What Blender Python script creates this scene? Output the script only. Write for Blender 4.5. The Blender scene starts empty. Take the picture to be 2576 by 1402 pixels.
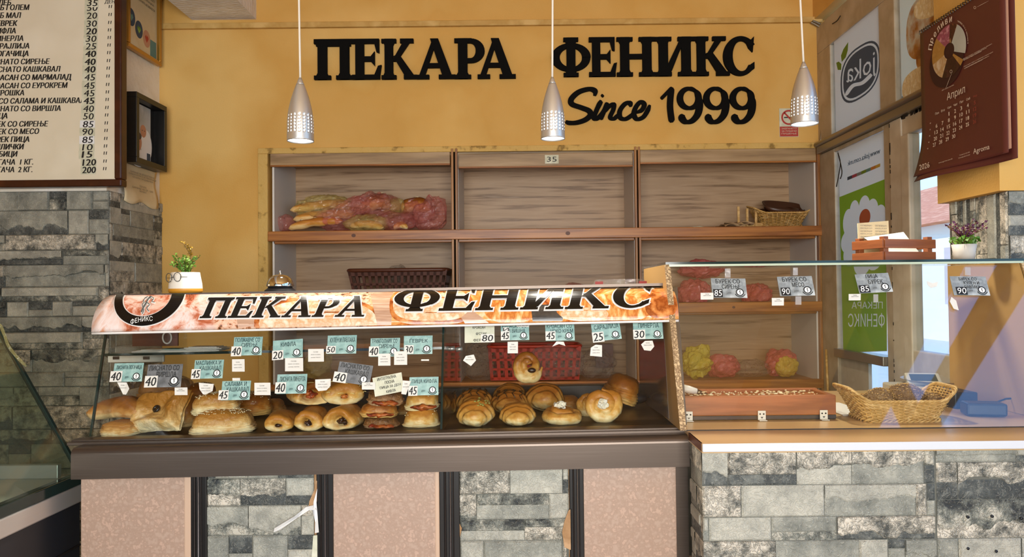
import bpy, bmesh, math, random
from mathutils import Vector, Matrix, noise
S = bpy.context.scene
C = S.collection
PI = math.pi
# ------------------------------------------------------------------ camera
F, CX, CY, EYE = 1900.0, 1317.0, 701.0, 1.35
PITCH, ROLL = 0.0189, -0.0105
cam = bpy.data.objects.new('camera', bpy.data.cameras.new('camera'))
C.objects.link(cam)
cam.data.sensor_width = 36; cam.data.lens = 36 * F / 2576
cam.data.shift_x = -(CX - 1288) / 2576
cam.data.clip_start = 0.05; cam.data.clip_end = 200
CM = Matrix.Rotation(PI / 2 + PITCH, 3, 'X') @ Matrix.Rotation(ROLL, 3, 'Z')
cam.matrix_world = Matrix.Translation((0, 0, EYE)) @ CM.to_4x4()
S.camera = cam
# ------------------------------------------------------------------ render look
S.view_settings.view_transform = 'Standard'; S.view_settings.look = 'None'
S.view_settings.gamma = 1; S.view_settings.use_curve_mapping = False
S.view_settings.exposure = 0.42
S.cycles.max_bounces = 7; S.cycles.diffuse_bounces = 4; S.cycles.glossy_bounces = 3
S.cycles.transmission_bounces = 4; S.cycles.transparent_max_bounces = 24
S.cycles.caustics_reflective = False; S.cycles.caustics_refractive = False
S.cycles.sample_clamp_indirect = 6.0
# ------------------------------------------------------------------ sky, sun, daylight through the openings
wd = bpy.data.worlds.new('sky'); S.world = wd; wd.use_nodes = True
wn = wd.node_tree.nodes; wl = wd.node_tree.links
bg = wn['Background']; tc = wn.new('ShaderNodeTexCoord'); sx = wn.new('ShaderNodeSeparateXYZ')
rp = wn.new('ShaderNodeValToRGB'); wl.new(tc.outputs['Generated'], sx.inputs[0]); wl.new(sx.outputs['Z'], rp.inputs[0])
rp.color_ramp.elements[0].position = 0.0; rp.color_ramp.elements[0].color = (0.36, 0.66, 0.92, 1)
rp.color_ramp.elements[1].position = 0.6; rp.color_ramp.elements[1].color = (0.20, 0.42, 1.0, 1)
wl.new(rp.outputs[0], bg.inputs[0]); bg.inputs[1].default_value = 2.2
sun = bpy.data.objects.new('sun', bpy.data.lights.new('sun', 'SUN')); C.objects.link(sun)
sun.data.energy = 2.0; sun.data.angle = 0.01; sun.data.color = (1, .95, .86)
sun.rotation_euler = Vector((0.75, -0.25, -0.62)).to_track_quat('-Z', 'Y').to_euler()
def area(name, loc, aim, sx_, sy_, e, col=(1, 1, 1)):
    l = bpy.data.objects.new(name, bpy.data.lights.new(name, 'AREA')); C.objects.link(l)
    l.data.shape = 'RECTANGLE'; l.data.size = sx_; l.data.size_y = sy_; l.data.energy = e; l.data.color = col
    l.location = loc; l.rotation_euler = Vector(aim).to_track_quat('-Z', 'Y').to_euler()
    return l
area('shop_front_daylight', (0.1, -1.75, 1.45), (0, 1, 0.06), 2.4, 1.3, 130, (1.0, .95, .87))
# ------------------------------------------------------------------ pixel helpers (photo is 2576x1402)
def ray(px, py): return CM @ Vector(((px - CX) / F, -(py - CY) / F, -1))
E0 = Vector((0, 0, EYE))
def W(px, py, Y):
    d = ray(px, py); return E0 + d * (Y / d.y)
def PX(px, py, X):
    d = ray(px, py); return E0 + d * (X / d.x)
def PZ(px, py, Z):
    d = ray(px, py); return E0 + d * ((Z - EYE) / d.z)
def PL(px, py, p0, n):
    d = ray(px, py); return E0 + d * ((Vector(p0) - E0).dot(n) / d.dot(n))
CMI = CM.transposed()
def proj(P):
    c = CMI @ (Vector(P) - E0); return (CX + F * c.x / -c.z, CY - F * c.y / -c.z)
# ------------------------------------------------------------------ materials
def lin(c):
    if isinstance(c, str):
        c = [int(c[i:i + 2], 16) / 255 for i in (0, 2, 4)]
    return tuple(((v + .055) / 1.055) ** 2.4 if v > .04045 else v / 12.92 for v in c[:3]) + (1,)
MATS = {}
def pm(name, col, col2=None, rough=.6, metal=0, vs=6, st=(1, 1, 1), detail=4, bump=0, bs=60, bst=None, spec=.5, coord='Object', lo=.35, hi=.65, emit=0, trans=0):
    m = bpy.data.materials.new(name); m.use_nodes = True; MATS[name] = m
    n, l = m.node_tree.nodes, m.node_tree.links; p = n['Principled BSDF']
    p.inputs['Roughness'].default_value = rough; p.inputs['Metallic'].default_value = metal
    p.inputs['Specular IOR Level'].default_value = spec
    p.inputs['Base Color'].default_value = lin(col)
    tx = n.new('ShaderNodeTexCoord')
    def nz(scale, stretch, det):
        mp = n.new('ShaderNodeMapping'); mp.inputs['Scale'].default_value = stretch
        l.new(tx.outputs[coord], mp.inputs[0])
        t = n.new('ShaderNodeTexNoise'); t.inputs['Scale'].default_value = scale; t.inputs['Detail'].default_value = det
        l.new(mp.outputs[0], t.inputs['Vector']); return t
    if col2 is not None:
        t = nz(vs, st, detail); r = n.new('ShaderNodeValToRGB'); l.new(t.outputs['Fac'], r.inputs[0])
        cols = [col] + (col2 if isinstance(col2, list) else [col2])
        e = r.color_ramp.elements
        while len(e) < len(cols): e.new(.5)
        for i, c in enumerate(cols):
            e[i].position = lo + (hi - lo) * i / (len(cols) - 1); e[i].color = lin(c)
        l.new(r.outputs[0], p.inputs['Base Color'])
    if bump:
        t = nz(bs, bst or (1, 1, 1), 3); b = n.new('ShaderNodeBump'); b.inputs['Strength'].default_value = bump; b.inputs['Distance'].default_value = .01
        l.new(t.outputs['Fac'], b.inputs['Height']); l.new(b.outputs[0], p.inputs['Normal'])
    if emit:
        p.inputs['Emission Color'].default_value = lin(col); p.inputs['Emission Strength'].default_value = emit
    if trans:
        o = n['Material Output']; mx = n.new('ShaderNodeMixShader'); tr = n.new('ShaderNodeBsdfTranslucent')
        mx.inputs[0].default_value = trans
        src = p.inputs['Base Color']
        if src.is_linked: l.new(src.links[0].from_socket, tr.inputs[0])
        else: tr.inputs[0].default_value = src.default_value
        l.new(p.outputs[0], mx.inputs[1]); l.new(tr.outputs[0], mx.inputs[2]); l.new(mx.outputs[0], o.inputs[0])
    return m
def clear(name, tint, refl=1.45, rough=.02, haze=0.0, hz=(1, 1, 1), bump=0, gmin=0.0):
    """a clear sheet: transparent with fresnel reflection, some haze and crumple"""
    m = bpy.data.materials.new(name); m.use_nodes = True; MATS[name] = m
    n, l = m.node_tree.nodes, m.node_tree.links; n.remove(n['Principled BSDF']); o = n['Material Output']
    tr = n.new('ShaderNodeBsdfTransparent'); tr.inputs[0].default_value = tuple(tint) + (1,)
    gl = n.new('ShaderNodeBsdfGlossy'); gl.inputs['Roughness'].default_value = rough
    fr = n.new('ShaderNodeFresnel'); ge = n.new('ShaderNodeNewGeometry'); mr = n.new('ShaderNodeMapRange')
    mr.inputs['To Min'].default_value = refl; mr.inputs['To Max'].default_value = 1 / refl; l.new(ge.outputs['Backfacing'], mr.inputs[0]); l.new(mr.outputs[0], fr.inputs[0])   # same sheet from either side
    mx = n.new('ShaderNodeMixShader'); l.new(fr.outputs[0], mx.inputs[0]); l.new(gl.outputs[0], mx.inputs[2])
    last = tr
    if haze:
        df = n.new('ShaderNodeBsdfDiffuse'); df.inputs[0].default_value = tuple(hz) + (1,)
        tl = n.new('ShaderNodeBsdfTranslucent'); tl.inputs[0].default_value = tuple(hz) + (1,)
        ad = n.new('ShaderNodeMixShader'); ad.inputs[0].default_value = .45; l.new(df.outputs[0], ad.inputs[1]); l.new(tl.outputs[0], ad.inputs[2])
        m2 = n.new('ShaderNodeMixShader'); m2.inputs[0].default_value = haze
        l.new(tr.outputs[0], m2.inputs[1]); l.new(ad.outputs[0], m2.inputs[2]); last = m2
    if bump:
        tx = n.new('ShaderNodeTexCoord'); t = n.new('ShaderNodeTexNoise'); t.inputs['Scale'].default_value = 28; t.inputs['Detail'].default_value = 3
        t.inputs['Distortion'].default_value = 1.5
        l.new(tx.outputs['Object'], t.inputs['Vector']); b = n.new('ShaderNodeBump'); b.inputs['Strength'].default_value = bump; b.inputs['Distance'].default_value = .03
        l.new(t.outputs['Fac'], b.inputs['Height']); l.new(b.outputs[0], gl.inputs['Normal']); l.new(b.outputs[0], fr.inputs['Normal'])
    l.new(last.outputs[0], mx.inputs[1]); l.new(mx.outputs[0], o.inputs[0])
    return m
def bread(name, pale, gold, brown, bump=.35, mid=.42, top=.74, bs=45):
    m = pm(name, gold, None, rough=.42, bump=bump, bs=bs, spec=.35)
    n, l = m.node_tree.nodes, m.node_tree.links; p = n['Principled BSDF']
    tx = n.new('ShaderNodeTexCoord'); s = n.new('ShaderNodeSeparateXYZ'); l.new(tx.outputs['Generated'], s.inputs[0])
    t = n.new('ShaderNodeTexNoise'); t.inputs['Scale'].default_value = 5; t.inputs['Detail'].default_value = 5; l.new(tx.outputs['Generated'], t.inputs['Vector'])
    a = n.new('ShaderNodeMath'); a.operation = 'MULTIPLY_ADD'; a.inputs[1].default_value = .8; l.new(t.outputs['Fac'], a.inputs[0]); 
    b = n.new('ShaderNodeMath'); b.operation = 'SUBTRACT'; b.inputs[1].default_value = .40; l.new(s.outputs['Z'], b.inputs[0]); l.new(b.outputs[0], a.inputs[2])
    r = n.new('ShaderNodeValToRGB'); e = r.color_ramp.elements; e.new(.5)
    for i, (q, c) in enumerate(((.18, pale), (mid, gold), (top, brown))): e[i].position = q; e[i].color = lin(c)
    l.new(a.outputs[0], r.inputs[0]); l.new(r.outputs[0], p.inputs['Base Color'])
    p.inputs['Subsurface Weight'].default_value = 0.0
    return m
def stone(name, lo_, mid_, hi_, vein, sc=14, bump=.6, contrast=(.34, .5, .66)):
    """embossed stone wallpaper: mottled print with pale wavy veins"""
    m = pm(name, mid_, None, rough=.62); n, l = m.node_tree.nodes, m.node_tree.links; p = n['Principled BSDF']; tx = n['Texture Coordinate']
    a = n.new('ShaderNodeTexNoise'); a.inputs['Scale'].default_value = sc * .8; a.inputs['Detail'].default_value = 9; a.inputs['Roughness'].default_value = .72; l.new(tx.outputs['Object'], a.inputs['Vector'])
    r = n.new('ShaderNodeValToRGB'); e = r.color_ramp.elements; e.new(.5)
    for i, c in enumerate((lo_, mid_, hi_)): e[i].position = contrast[i]; e[i].color = lin(c)
    l.new(a.outputs['Fac'], r.inputs[0])
    b = n.new('ShaderNodeTexNoise'); b.inputs['Scale'].default_value = 52; b.inputs['Detail'].default_value = 1.5; b.inputs['Distortion'].default_value = 2.2; l.new(tx.outputs['Object'], b.inputs['Vector'])
    v = n.new('ShaderNodeValToRGB'); q = v.color_ramp.elements; q.new(.5); q.new(.5); q[0].position = .44; q[1].position = .485; q[2].position = .515; q[3].position = .56
    for i, k in enumerate((0, 1, 1, 0)): q[i].color = (k, k, k, 1)
    l.new(b.outputs['Fac'], v.inputs[0])
    mx = n.new('ShaderNodeMixRGB'); ml = n.new('ShaderNodeMath'); ml.operation = 'MULTIPLY'; ml.inputs[1].default_value = vein; l.new(v.outputs[0], ml.inputs[0]); l.new(ml.outputs[0], mx.inputs[0])
    l.new(r.outputs[0], mx.inputs[1]); mx.inputs[2].default_value = lin('d2cfc0'); l.new(mx.outputs[0], p.inputs['Base Color'])
    ad = n.new('ShaderNodeMath'); ad.operation = 'MULTIPLY_ADD'; ad.inputs[1].default_value = .5; l.new(v.outputs[0], ad.inputs[0]); l.new(a.outputs['Fac'], ad.inputs[2])
    bu = n.new('ShaderNodeBump'); bu.inputs['Strength'].default_value = bump; bu.inputs['Distance'].default_value = .006; l.new(ad.outputs[0], bu.inputs['Height']); l.new(bu.outputs[0], p.inputs['Normal'])
    return m
# ------------------------------------------------------------------ mesh builder
class MB:
    def __init__(s): s.v = []; s.f = []; s.m = []; s.sm = []
    def add(s, vs, fs, mi=0, smooth=False, M=None):
        o = len(s.v)
        s.v += [(M @ Vector(p)) if M is not None else Vector(p) for p in vs]
        for f in fs: s.f.append([i + o for i in f]); s.m.append(mi); s.sm.append(smooth)
        return s
    def box(s, a, b, mi=0, M=None):
        x0, y0, z0 = a; x1, y1, z1 = b
        if x0 > x1: x0, x1 = x1, x0
        if y0 > y1: y0, y1 = y1, y0
        if z0 > z1: z0, z1 = z1, z0
        vs = [(x, y, z) for z in (z0, z1) for y in (y0, y1) for x in (x0, x1)]
        return s.add(vs, [(0, 2, 3, 1), (4, 5, 7, 6), (0, 1, 5, 4), (2, 6, 7, 3), (0, 4, 6, 2), (1, 3, 7, 5)], mi, False, M)
    def hexa(s, p8, mi=0):
        """8 corners: bottom 4 (ccw from above), top 4"""
        return s.add(p8, [(3, 2, 1, 0), (4, 5, 6, 7), (0, 1, 5, 4), (1, 2, 6, 5), (2, 3, 7, 6), (3, 0, 4, 7)], mi)
    def poly3(s, pts, off, mi=0):
        """polygon pts extruded by vector off"""
        n = len(pts); off = Vector(off); vs = [Vector(p) for p in pts] + [Vector(p) + off for p in pts]
        fs = [tuple(range(n)), tuple(range(2 * n - 1, n - 1, -1))] + [((i + 1) % n, i, n + i, n + (i + 1) % n) for i in range(n)]
        return s.add(vs, fs, mi)
    def loft(s, rings, mi=0, smooth=True, caps=(True, True), closed=True):
        n = len(rings[0]); vs = [p for r in rings for p in r]; fs = []
        for k in range(len(rings) - 1):
            for i in range(n if closed else n - 1):
                j = (i + 1) % n; fs.append((k * n + i, k * n + j, (k + 1) * n + j, (k + 1) * n + i))
        if caps[0]: fs.append(tuple(range(n - 1, -1, -1)))
        if caps[1]: fs.append(tuple((len(rings) - 1) * n + i for i in range(n)))
        return s.add(vs, fs, mi, smooth)
    def lathe(s, prof, c=(0, 0, 0), n=32, mi=0, caps=(False, False), M=None, smooth=True, skip=None):
        c = Vector(c); vs = []; fs = []
        for r, z in prof:
            for i in range(n):
                a = 2 * PI * i / n; vs.append(c + Vector((r * math.cos(a), r * math.sin(a), z)))
        for k in range(len(prof) - 1):
            for i in range(n):
                if skip and skip(k, i): continue
                j = (i + 1) % n; fs.append((k * n + i, k * n + j, (k + 1) * n + j, (k + 1) * n + i))
        if caps[0]: fs.append(tuple(range(n - 1, -1, -1)))
        if caps[1]: fs.append(tuple((len(prof) - 1) * n + i for i in range(n)))
        return s.add(vs, fs, mi, smooth, M)
    def tube(s, pts, r, n=8, mi=0, closed=False, M=None):
        pts = [Vector(p) for p in pts]; N = len(pts); rings = []
        for i, p in enumerate(pts):
            a = pts[(i - 1) % N] if (closed or i > 0) else p; b = pts[(i + 1) % N] if (closed or i < N - 1) else p
            t = (b - a); t = t.normalized() if t.length > 1e-9 else Vector((0, 0, 1))
            up = Vector((0, 0, 1)) if abs(t.z) < .9 else Vector((1, 0, 0))
            u = t.cross(up).normalized(); w = u.cross(t)
            rr = r[i] if isinstance(r, (list, tuple)) else r
            rings.append([p + (u * math.cos(2 * PI * k / n) + w * math.sin(2 * PI * k / n)) * rr for k in range(n)])
        if M is not None: rings = [[M @ q for q in g] for g in rings]
        if closed: rings.append(rings[0]); return s.loft(rings, mi, True, (False, False))
        return s.loft(rings, mi, True)
    def grid(s, fn, nu, nv, mi=0, smooth=True):
        vs = [fn(i / nu, j / nv) for j in range(nv + 1) for i in range(nu + 1)]
        fs = [(j * (nu + 1) + i, j * (nu + 1) + i + 1, (j + 1) * (nu + 1) + i + 1, (j + 1) * (nu + 1) + i) for j in range(nv) for i in range(nu)]
        return s.add(vs, fs, mi, smooth)
    def ball(s, c, r, mi=0, nu=12, nv=8, M=None):
        c = Vector(c); r = r if isinstance(r, (tuple, list)) else (r, r, r)
        vs = []; 
        for j in range(nv + 1):
            b = -PI / 2 + PI * j / nv
            for i in range(nu):
                a = 2 * PI * i / nu; vs.append(c + Vector((r[0] * math.cos(b) * math.cos(a), r[1] * math.cos(b) * math.sin(a), r[2] * math.sin(b))))
        fs = [(j * nu + i, j * nu + (i + 1) % nu, (j + 1) * nu + (i + 1) % nu, (j + 1) * nu + i) for j in range(nv) for i in range(nu)]
        return s.add(vs, fs, mi, True, M)
    def lump(s, amp, sc, seed=0):
        for i, v in enumerate(s.v):
            s.v[i] = v + noise.noise_vector(v * sc + Vector((seed * 7.1, seed * 3.3, seed))) * amp
        return s
    def build(s, name, mats, parent=None, bevel=0, seg=2, fixn=True, sub=0):
        me = bpy.data.meshes.new(name)
        o = bpy.data.objects.new(name, me)
        if parent is not None: org = base(parent)
        else:
            if not s.v: org = Vector((0, 0, 0))
            else:
                xs = [v.x for v in s.v]; ys = [v.y for v in s.v]; zs = [v.z for v in s.v]
                org = Vector(((min(xs) + max(xs)) / 2, (min(ys) + max(ys)) / 2, min(zs)))
            o.location = org
        me.from_pydata([v - org for v in s.v], [], s.f)
        for p, mi, sm in zip(me.polygons, s.m, s.sm): p.material_index = mi; p.use_smooth = sm
        for m in (mats if isinstance(mats, (list, tuple)) else [mats]): me.materials.append(m if not isinstance(m, str) else MATS[m])
        if fixn:
            b = bmesh.new(); b.from_mesh(me); bmesh.ops.recalc_face_normals(b, faces=b.faces); b.to_mesh(me); b.free()
        me.validate(); me.update()
        C.objects.link(o)
        if parent is not None: o.parent = parent
        if bevel:
            d = o.modifiers.new('bevel', 'BEVEL'); d.width = bevel; d.segments = seg; d.limit_method = 'ANGLE'; d.angle_limit = .6
        if sub:
            d = o.modifiers.new('sub', 'SUBSURF'); d.levels = sub; d.render_levels = sub
        return o
def base(o):
    v = Vector((0, 0, 0))
    while o is not None: v = v + o.location; o = o.parent
    return v
def tag(o, label, cat, group=None, kind=None):
    o['label'] = label; o['category'] = cat
    if group: o['group'] = group
    if kind: o['kind'] = kind
    return o
def thing(name, label, cat, loc=(0, 0, 0), group=None):
    o = bpy.data.objects.new(name, None); o.empty_display_size = .05; o.location = loc; C.objects.link(o)
    return tag(o, label, cat, group)
def struct(o): o['kind'] = 'structure'; return o
def bx(name, a, b, m, parent=None, bevel=0): return MB().box(a, b).build(name, m, parent, bevel)
# ------------------------------------------------------------------ lettering
TXT = {}; LOOPS = {}
from mathutils.geometry import delaunay_2d_cdt
def text_data(s, bold=0.0, shear=0.0):
    """outline of a line of text, filled by winding number"""
    k = (s, shear)
    if k in TXT: return TXT[k]
    cu = bpy.data.curves.new('t', 'FONT'); cu.body = s; cu.size = 1; cu.resolution_u = 2; cu.shear = shear; cu.fill_mode = 'NONE'
    o = bpy.data.objects.new('t', cu); C.objects.link(o)
    dg = bpy.context.evaluated_depsgraph_get(); me = bpy.data.meshes.new_from_object(o.evaluated_get(dg))
    co = [(v.co.x, v.co.y) for v in me.vertices]; nx = {}
    for e in me.edges:
        a, b = e.vertices; nx.setdefault(a, []).append(b); nx.setdefault(b, []).append(a)
    bpy.data.objects.remove(o); bpy.data.curves.remove(cu); bpy.data.meshes.remove(me)
    seen = set(); loops = []
    for a in range(len(co)):
        if a in seen or a not in nx: continue
        lp = [a]; seen.add(a); c = a + 1 if a + 1 in nx[a] else nx[a][0]
        while c not in seen:
            lp.append(c); seen.add(c); n = [q for q in nx[c] if q not in seen]
            if not n: break
            c = n[0]
        if len(lp) > 2: loops.append(lp)
    if not loops: TXT[k] = ([], [], 1, 1); return TXT[k]
    allv, tris = [], []
    boxes = [(min(co[q][0] for q in lp), max(co[q][0] for q in lp)) for lp in loops]; order = sorted(range(len(loops)), key=lambda q: boxes[q][0]); groups = []
    for q in order:
        if groups and boxes[q][0] < groups[-1][1]: groups[-1][0].append(q); groups[-1][1] = max(groups[-1][1], boxes[q][1])
        else: groups.append([[q], boxes[q][1]])
    for g, _ in groups:
        pts = []; ed = []; ring = []
        for q in g:
            b0 = len(pts); L_ = loops[q]; pts += [Vector(co[i]) for i in L_]; ed += [(b0 + i, b0 + (i + 1) % len(L_)) for i in range(len(L_))]; ring.append([co[i] for i in L_])
        try: v_, e_, f_, *_r = delaunay_2d_cdt(pts, ed, [], 0, 1e-6)
        except Exception: continue
        b0 = len(allv); allv += [Vector((v.x, v.y, 0)) for v in v_]
        for f in f_:
            cx = sum(v_[i].x for i in f) / 3; cy = sum(v_[i].y for i in f) / 3; wn_ = 0
            for r in ring:
                for i in range(len(r)):
                    (x0, y0), (x1, y1) = r[i - 1], r[i]
                    if (y0 <= cy) != (y1 <= cy):
                        if x0 + (cy - y0) / (y1 - y0) * (x1 - x0) > cx: wn_ += 1 if y1 > y0 else -1
            if wn_: tris.append(tuple(b0 + i for i in f))
    x0 = min(p[0] for p in co); x1 = max(p[0] for p in co); y0 = min(p[1] for p in co); y1 = max(p[1] for p in co)
    allv = [Vector((v.x - (x0 + x1) / 2, v.y - (y0 + y1) / 2, 0)) for v in allv]
    LOOPS[k] = [[((co[i][0] - (x0 + x1) / 2) / (x1 - x0), (co[i][1] - (y0 + y1) / 2) / (y1 - y0)) for i in lp] for lp in loops]
    TXT[k] = (allv, tris, x1 - x0, y1 - y0); return TXT[k]
def winding(r, cx, cy):
    w = 0
    for i in range(len(r)):
        (x0, y0), (x1, y1) = r[i - 1], r[i]
        if (y0 <= cy) != (y1 <= cy) and x0 + (cy - y0) / (y1 - y0) * (x1 - x0) > cx: w += 1 if y1 > y0 else -1
    return w
def cut_fill(outer, groups):
    """flat triangles inside outer and outside every group of hole loops"""
    pts, ed = [], []
    for r in [outer] + [r for g in groups for r in g]:
        b0 = len(pts); pts += [Vector(p) for p in r]; ed += [(b0 + i, b0 + (i + 1) % len(r)) for i in range(len(r))]
    v_, e_, f_, *_r = delaunay_2d_cdt(pts, ed, [], 0, 1e-5); out = []
    for f in f_:
        cx = sum(v_[i].x for i in f) / 3; cy = sum(v_[i].y for i in f) / 3
        if winding(outer, cx, cy) and not any(sum(winding(r, cx, cy) for r in g) for g in groups): out.append([(v_[i].x, v_[i].y) for i in f])
    return out
def put_text(mb, s, P, U, V, h=None, w=None, bold=0.0, shear=0.0, align='c', fit=None, mi=0):
    """letters of s, box height h (and width w) around P in the plane U,V"""
    vs, fs, tw, th = text_data(s, bold, shear)
    U = Vector(U).normalized(); V = Vector(V).normalized(); P = Vector(P)
    if h is None: h = th * w / tw
    sy = h / th; sxx = (w / tw) if w else sy
    if fit and tw * sxx > fit: sxx = fit / tw
    off = 0
    if align == 'r': off = -tw * sxx / 2
    if align == 'l': off = tw * sxx / 2
    N_ = U.cross(V); N_ = -N_ if N_.dot(P - E0) > 0 else N_
    for j, q in enumerate((0,) if bold < .008 else (-1, 1) if bold < .03 else (-1, 0, 1)):
        dx = q * bold * th * sy; mb.add([P + U * (v.x * sxx + off + dx) + V * (v.y * sy) + N_ * (.00004 * j) for v in vs], fs, mi)
    return mb
def text(s, P, U, V, m, parent, h=None, w=None, name='lettering', **k):
    return put_text(MB(), s, P, U, V, h, w, **k).build(name, m, parent, fixn=False)
# slab-serif capitals as overlapping polygons, height 1
def rect(x0, y0, x1, y1): return [(x0, y0), (x1, y0), (x1, y1), (x0, y1)]
def serif(xa, xb, y, up, o=.09, t=.085):
    """bracketed serif under/over a stem xa..xb"""
    d = 1 if up else -1
    return [[(xa - o, y), (xb + o, y), (xb + o, y + d * t), (xa - o, y + d * t)], [(xa - o * .4, y + d * t), (xb + o * .4, y + d * t), (xb, y + d * (t + .07)), (xa, y + d * (t + .07))]]
def arcband(cx, cy, rx, ry, ix, iy, a0, a1, n=28, ox=0):
    out = []
    for i in range(n):
        a = a0 + (a1 - a0) * i / n; b = a0 + (a1 - a0) * (i + 1) / n
        out.append([(cx + rx * math.cos(a), cy + ry * math.sin(a)), (cx + rx * math.cos(b), cy + ry * math.sin(b)), (cx + ox + ix * math.cos(b), cy + iy * math.sin(b)), (cx + ox + ix * math.cos(a), cy + iy * math.sin(a))])
    return out
def glyph(ch):
    w = .21
    if ch == 'П': return [rect(.09, 0, .09 + w, 1), rect(.62, 0, .62 + w, 1), rect(0, .9, .92, 1), rect(.05, .84, .87, .9)] + serif(.09, .09 + w, 0, 1) + serif(.62, .62 + w, 0, 1), .92
    if ch == 'Е': return [rect(.09, 0, .31, 1), rect(0, .9, .72, 1), rect(0, 0, .74, .1), rect(.3, .45, .55, .56), [(.6, .9), (.72, .9), (.72, .66), (.66, .68)], [(.6, .1), (.74, .1), (.78, .34), (.70, .32)], [(.5, .56), (.5, .45), (.6, .34), (.6, .68)]], .78
    if ch == 'К': return [rect(.09, 0, .31, 1), [(.3, .45), (.42, .45), (.8, .95), (.62, .95)], [(.33, .56), (.48, .62), (.92, .05), (.66, .05)], rect(.52, .91, .88, 1), rect(.62, 0, .98, .09)] + serif(.09, .31, 0, 1) + serif(.09, .31, 1, 0), .98
    if ch == 'А': return [[(.06, .05), (.2, .05), (.52, .98), (.42, .98)], [(.36, 1), (.56, 1), (.92, .05), (.68, .05)], rect(.22, .28, .76, .38), rect(0, 0, .32, .09), rect(.58, 0, 1.0, .09)], 1.0
    if ch == 'Р': return [rect(.09, 0, .31, 1)] + serif(.09, .31, 0, 1) + [rect(0, .91, .4, 1), rect(.3, .9, .42, 1), rect(.3, .4, .42, .5)] + arcband(.4, .7, .34, .3, .13, .2, -PI / 2, PI / 2, 16), .75
    if ch == 'Ф': return [rect(.4, 0, .62, 1)] + serif(.4, .62, 0, 1, .08) + serif(.4, .62, 1, 0, .08) + arcband(.51, .5, .51, .36, .30, .26, 0, 2 * PI, 40), 1.02
    if ch == 'Н': return [rect(.09, 0, .31, 1), rect(.66, 0, .88, 1), rect(.3, .45, .67, .56)] + serif(.09, .31, 0, 1) + serif(.66, .88, 0, 1) + serif(.09, .31, 1, 0) + serif(.66, .88, 1, 0), .97
    if ch == 'И': return [rect(.09, 0, .31, 1), rect(.66, 0, .88, 1), [(.25, 0), (.4, .12), (.75, 1), (.6, .9)], [(.2, .05), (.34, .05), (.75, .95), (.63, .95)]] + serif(.09, .31, 0, 1) + serif(.66, .88, 0, 1) + serif(.09, .31, 1, 0) + serif(.66, .88, 1, 0), .97
    if ch == 'С': return arcband(.46, .5, .46, .5, .25, .4, .62, 2 * PI - .62, 40, .03) + [[(.70, .72), (.8, .62), (.84, 1.0), (.76, .92), (.6, .95)], [(.74, .28), (.84, .34), (.84, .18), (.6, .03), (.6, .1)]], .84
def smoothpts(p, k=6):
    out = []; n = len(p)
    for i in range(n - 1):
        a, b, c, d = p[max(i - 1, 0)], p[i], p[i + 1], p[min(i + 2, n - 1)]
        for j in range(k):
            t = j / k
            out.append(tuple(.5 * ((2 * b[q]) + (-a[q] + c[q]) * t + (2 * a[q] - 5 * b[q] + 4 * c[q] - d[q]) * t * t + (-a[q] + 3 * b[q] - 3 * c[q] + d[q]) * t ** 3) for q in range(len(b))))
    out.append(tuple(p[-1])); return out
def stroke(pts, w, k=6, pen=0):
    """calligraphic stroke as quads; pen = extra width on down strokes"""
    p = smoothpts(pts, k); out = []; L = []; R = []
    for i in range(len(p)):
        a = p[max(i - 1, 0)]; b = p[min(i + 1, len(p) - 1)]
        dx, dy = b[0] - a[0], b[1] - a[1]; d = math.hypot(dx, dy) or 1; nx, ny = -dy / d, dx / d
        ww = w * (.5 + pen * abs(dy / d)); t = i / (len(p) - 1)
        ww *= min(1, .45 + 6 * min(t, 1 - t))
        L.append((p[i][0] + nx * ww, p[i][1] + ny * ww)); R.append((p[i][0] - nx * ww, p[i][1] - ny * ww))
    return [[L[i], R[i], R[i + 1], L[i + 1]] for i in range(len(p) - 1)]
def grow(poly, d):
    """convex polygon pushed outward by d"""
    n = len(poly); A = sum(poly[i][0] * poly[(i + 1) % n][1] - poly[(i + 1) % n][0] * poly[i][1] for i in range(n))
    P = poly if A > 0 else poly[::-1]; out = []
    for i in range(n):
        a, b, c = P[i - 1], P[i], P[(i + 1) % n]
        e1 = Vector((b[0] - a[0], b[1] - a[1])); e2 = Vector((c[0] - b[0], c[1] - b[1]))
        if e1.length < 1e-9 or e2.length < 1e-9: out.append(b); continue
        n1 = Vector((e1.y, -e1.x)).normalized(); n2 = Vector((e2.y, -e2.x)).normalized(); m = n1 + n2
        k = max(.35, 1 + n1.dot(n2)); out.append((b[0] + m.x * d / k, b[1] + m.y * d / k))
    return out
# ------------------------------------------------------------------ materials of the place
pm('wall_paint', 'dcae60', ['d4a351', 'e3b96c'], rough=.75, vs=1.3, bump=.12, bs=120)
pm('trim_paint', 'cda45c', ['c0964c', 'd8b26c'], rough=.6, vs=8, bump=.15, bs=50)
pm('ledge_paint', 'c9a250', ['8a6a2c', 'cfa85a', 'd2ac60'], rough=.7, vs=14, lo=.25, hi=.5, bump=.4, bs=60)
pm('white_plaster', 'efe6d6', ['e8ddca', 'f3ece0'], rough=.8, vs=5, bump=.35, bs=45)
pm('beam_plaster', 'e6e1d9', ['dcd6cc', 'ece8e0'], rough=.85, vs=6, bump=.6, bs=30, bst=(1, 3, 1))
pm('ceiling_paint', 'd2a868', None, rough=.8)
pm('floor_tile', '7d6e5c', ['6f6152', '8a7a67'], rough=.4, vs=3)
stone('stone_light', '85847a', 'aba89a', 'c6c1b0', .22)
stone('stone_mid', '65675f', '8d8d82', 'b0ad9e', .22)
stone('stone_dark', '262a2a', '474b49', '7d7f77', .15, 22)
stone('stone_rough', '4c4e49', 'a8a293', 'dcd2bf', .25, 34, 1.0, (.38, .49, .58))
stone('stone_split', '2b2f30', '77796f', 'c2bcab', .18, 22, .9, (.4, .5, .6))
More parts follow.
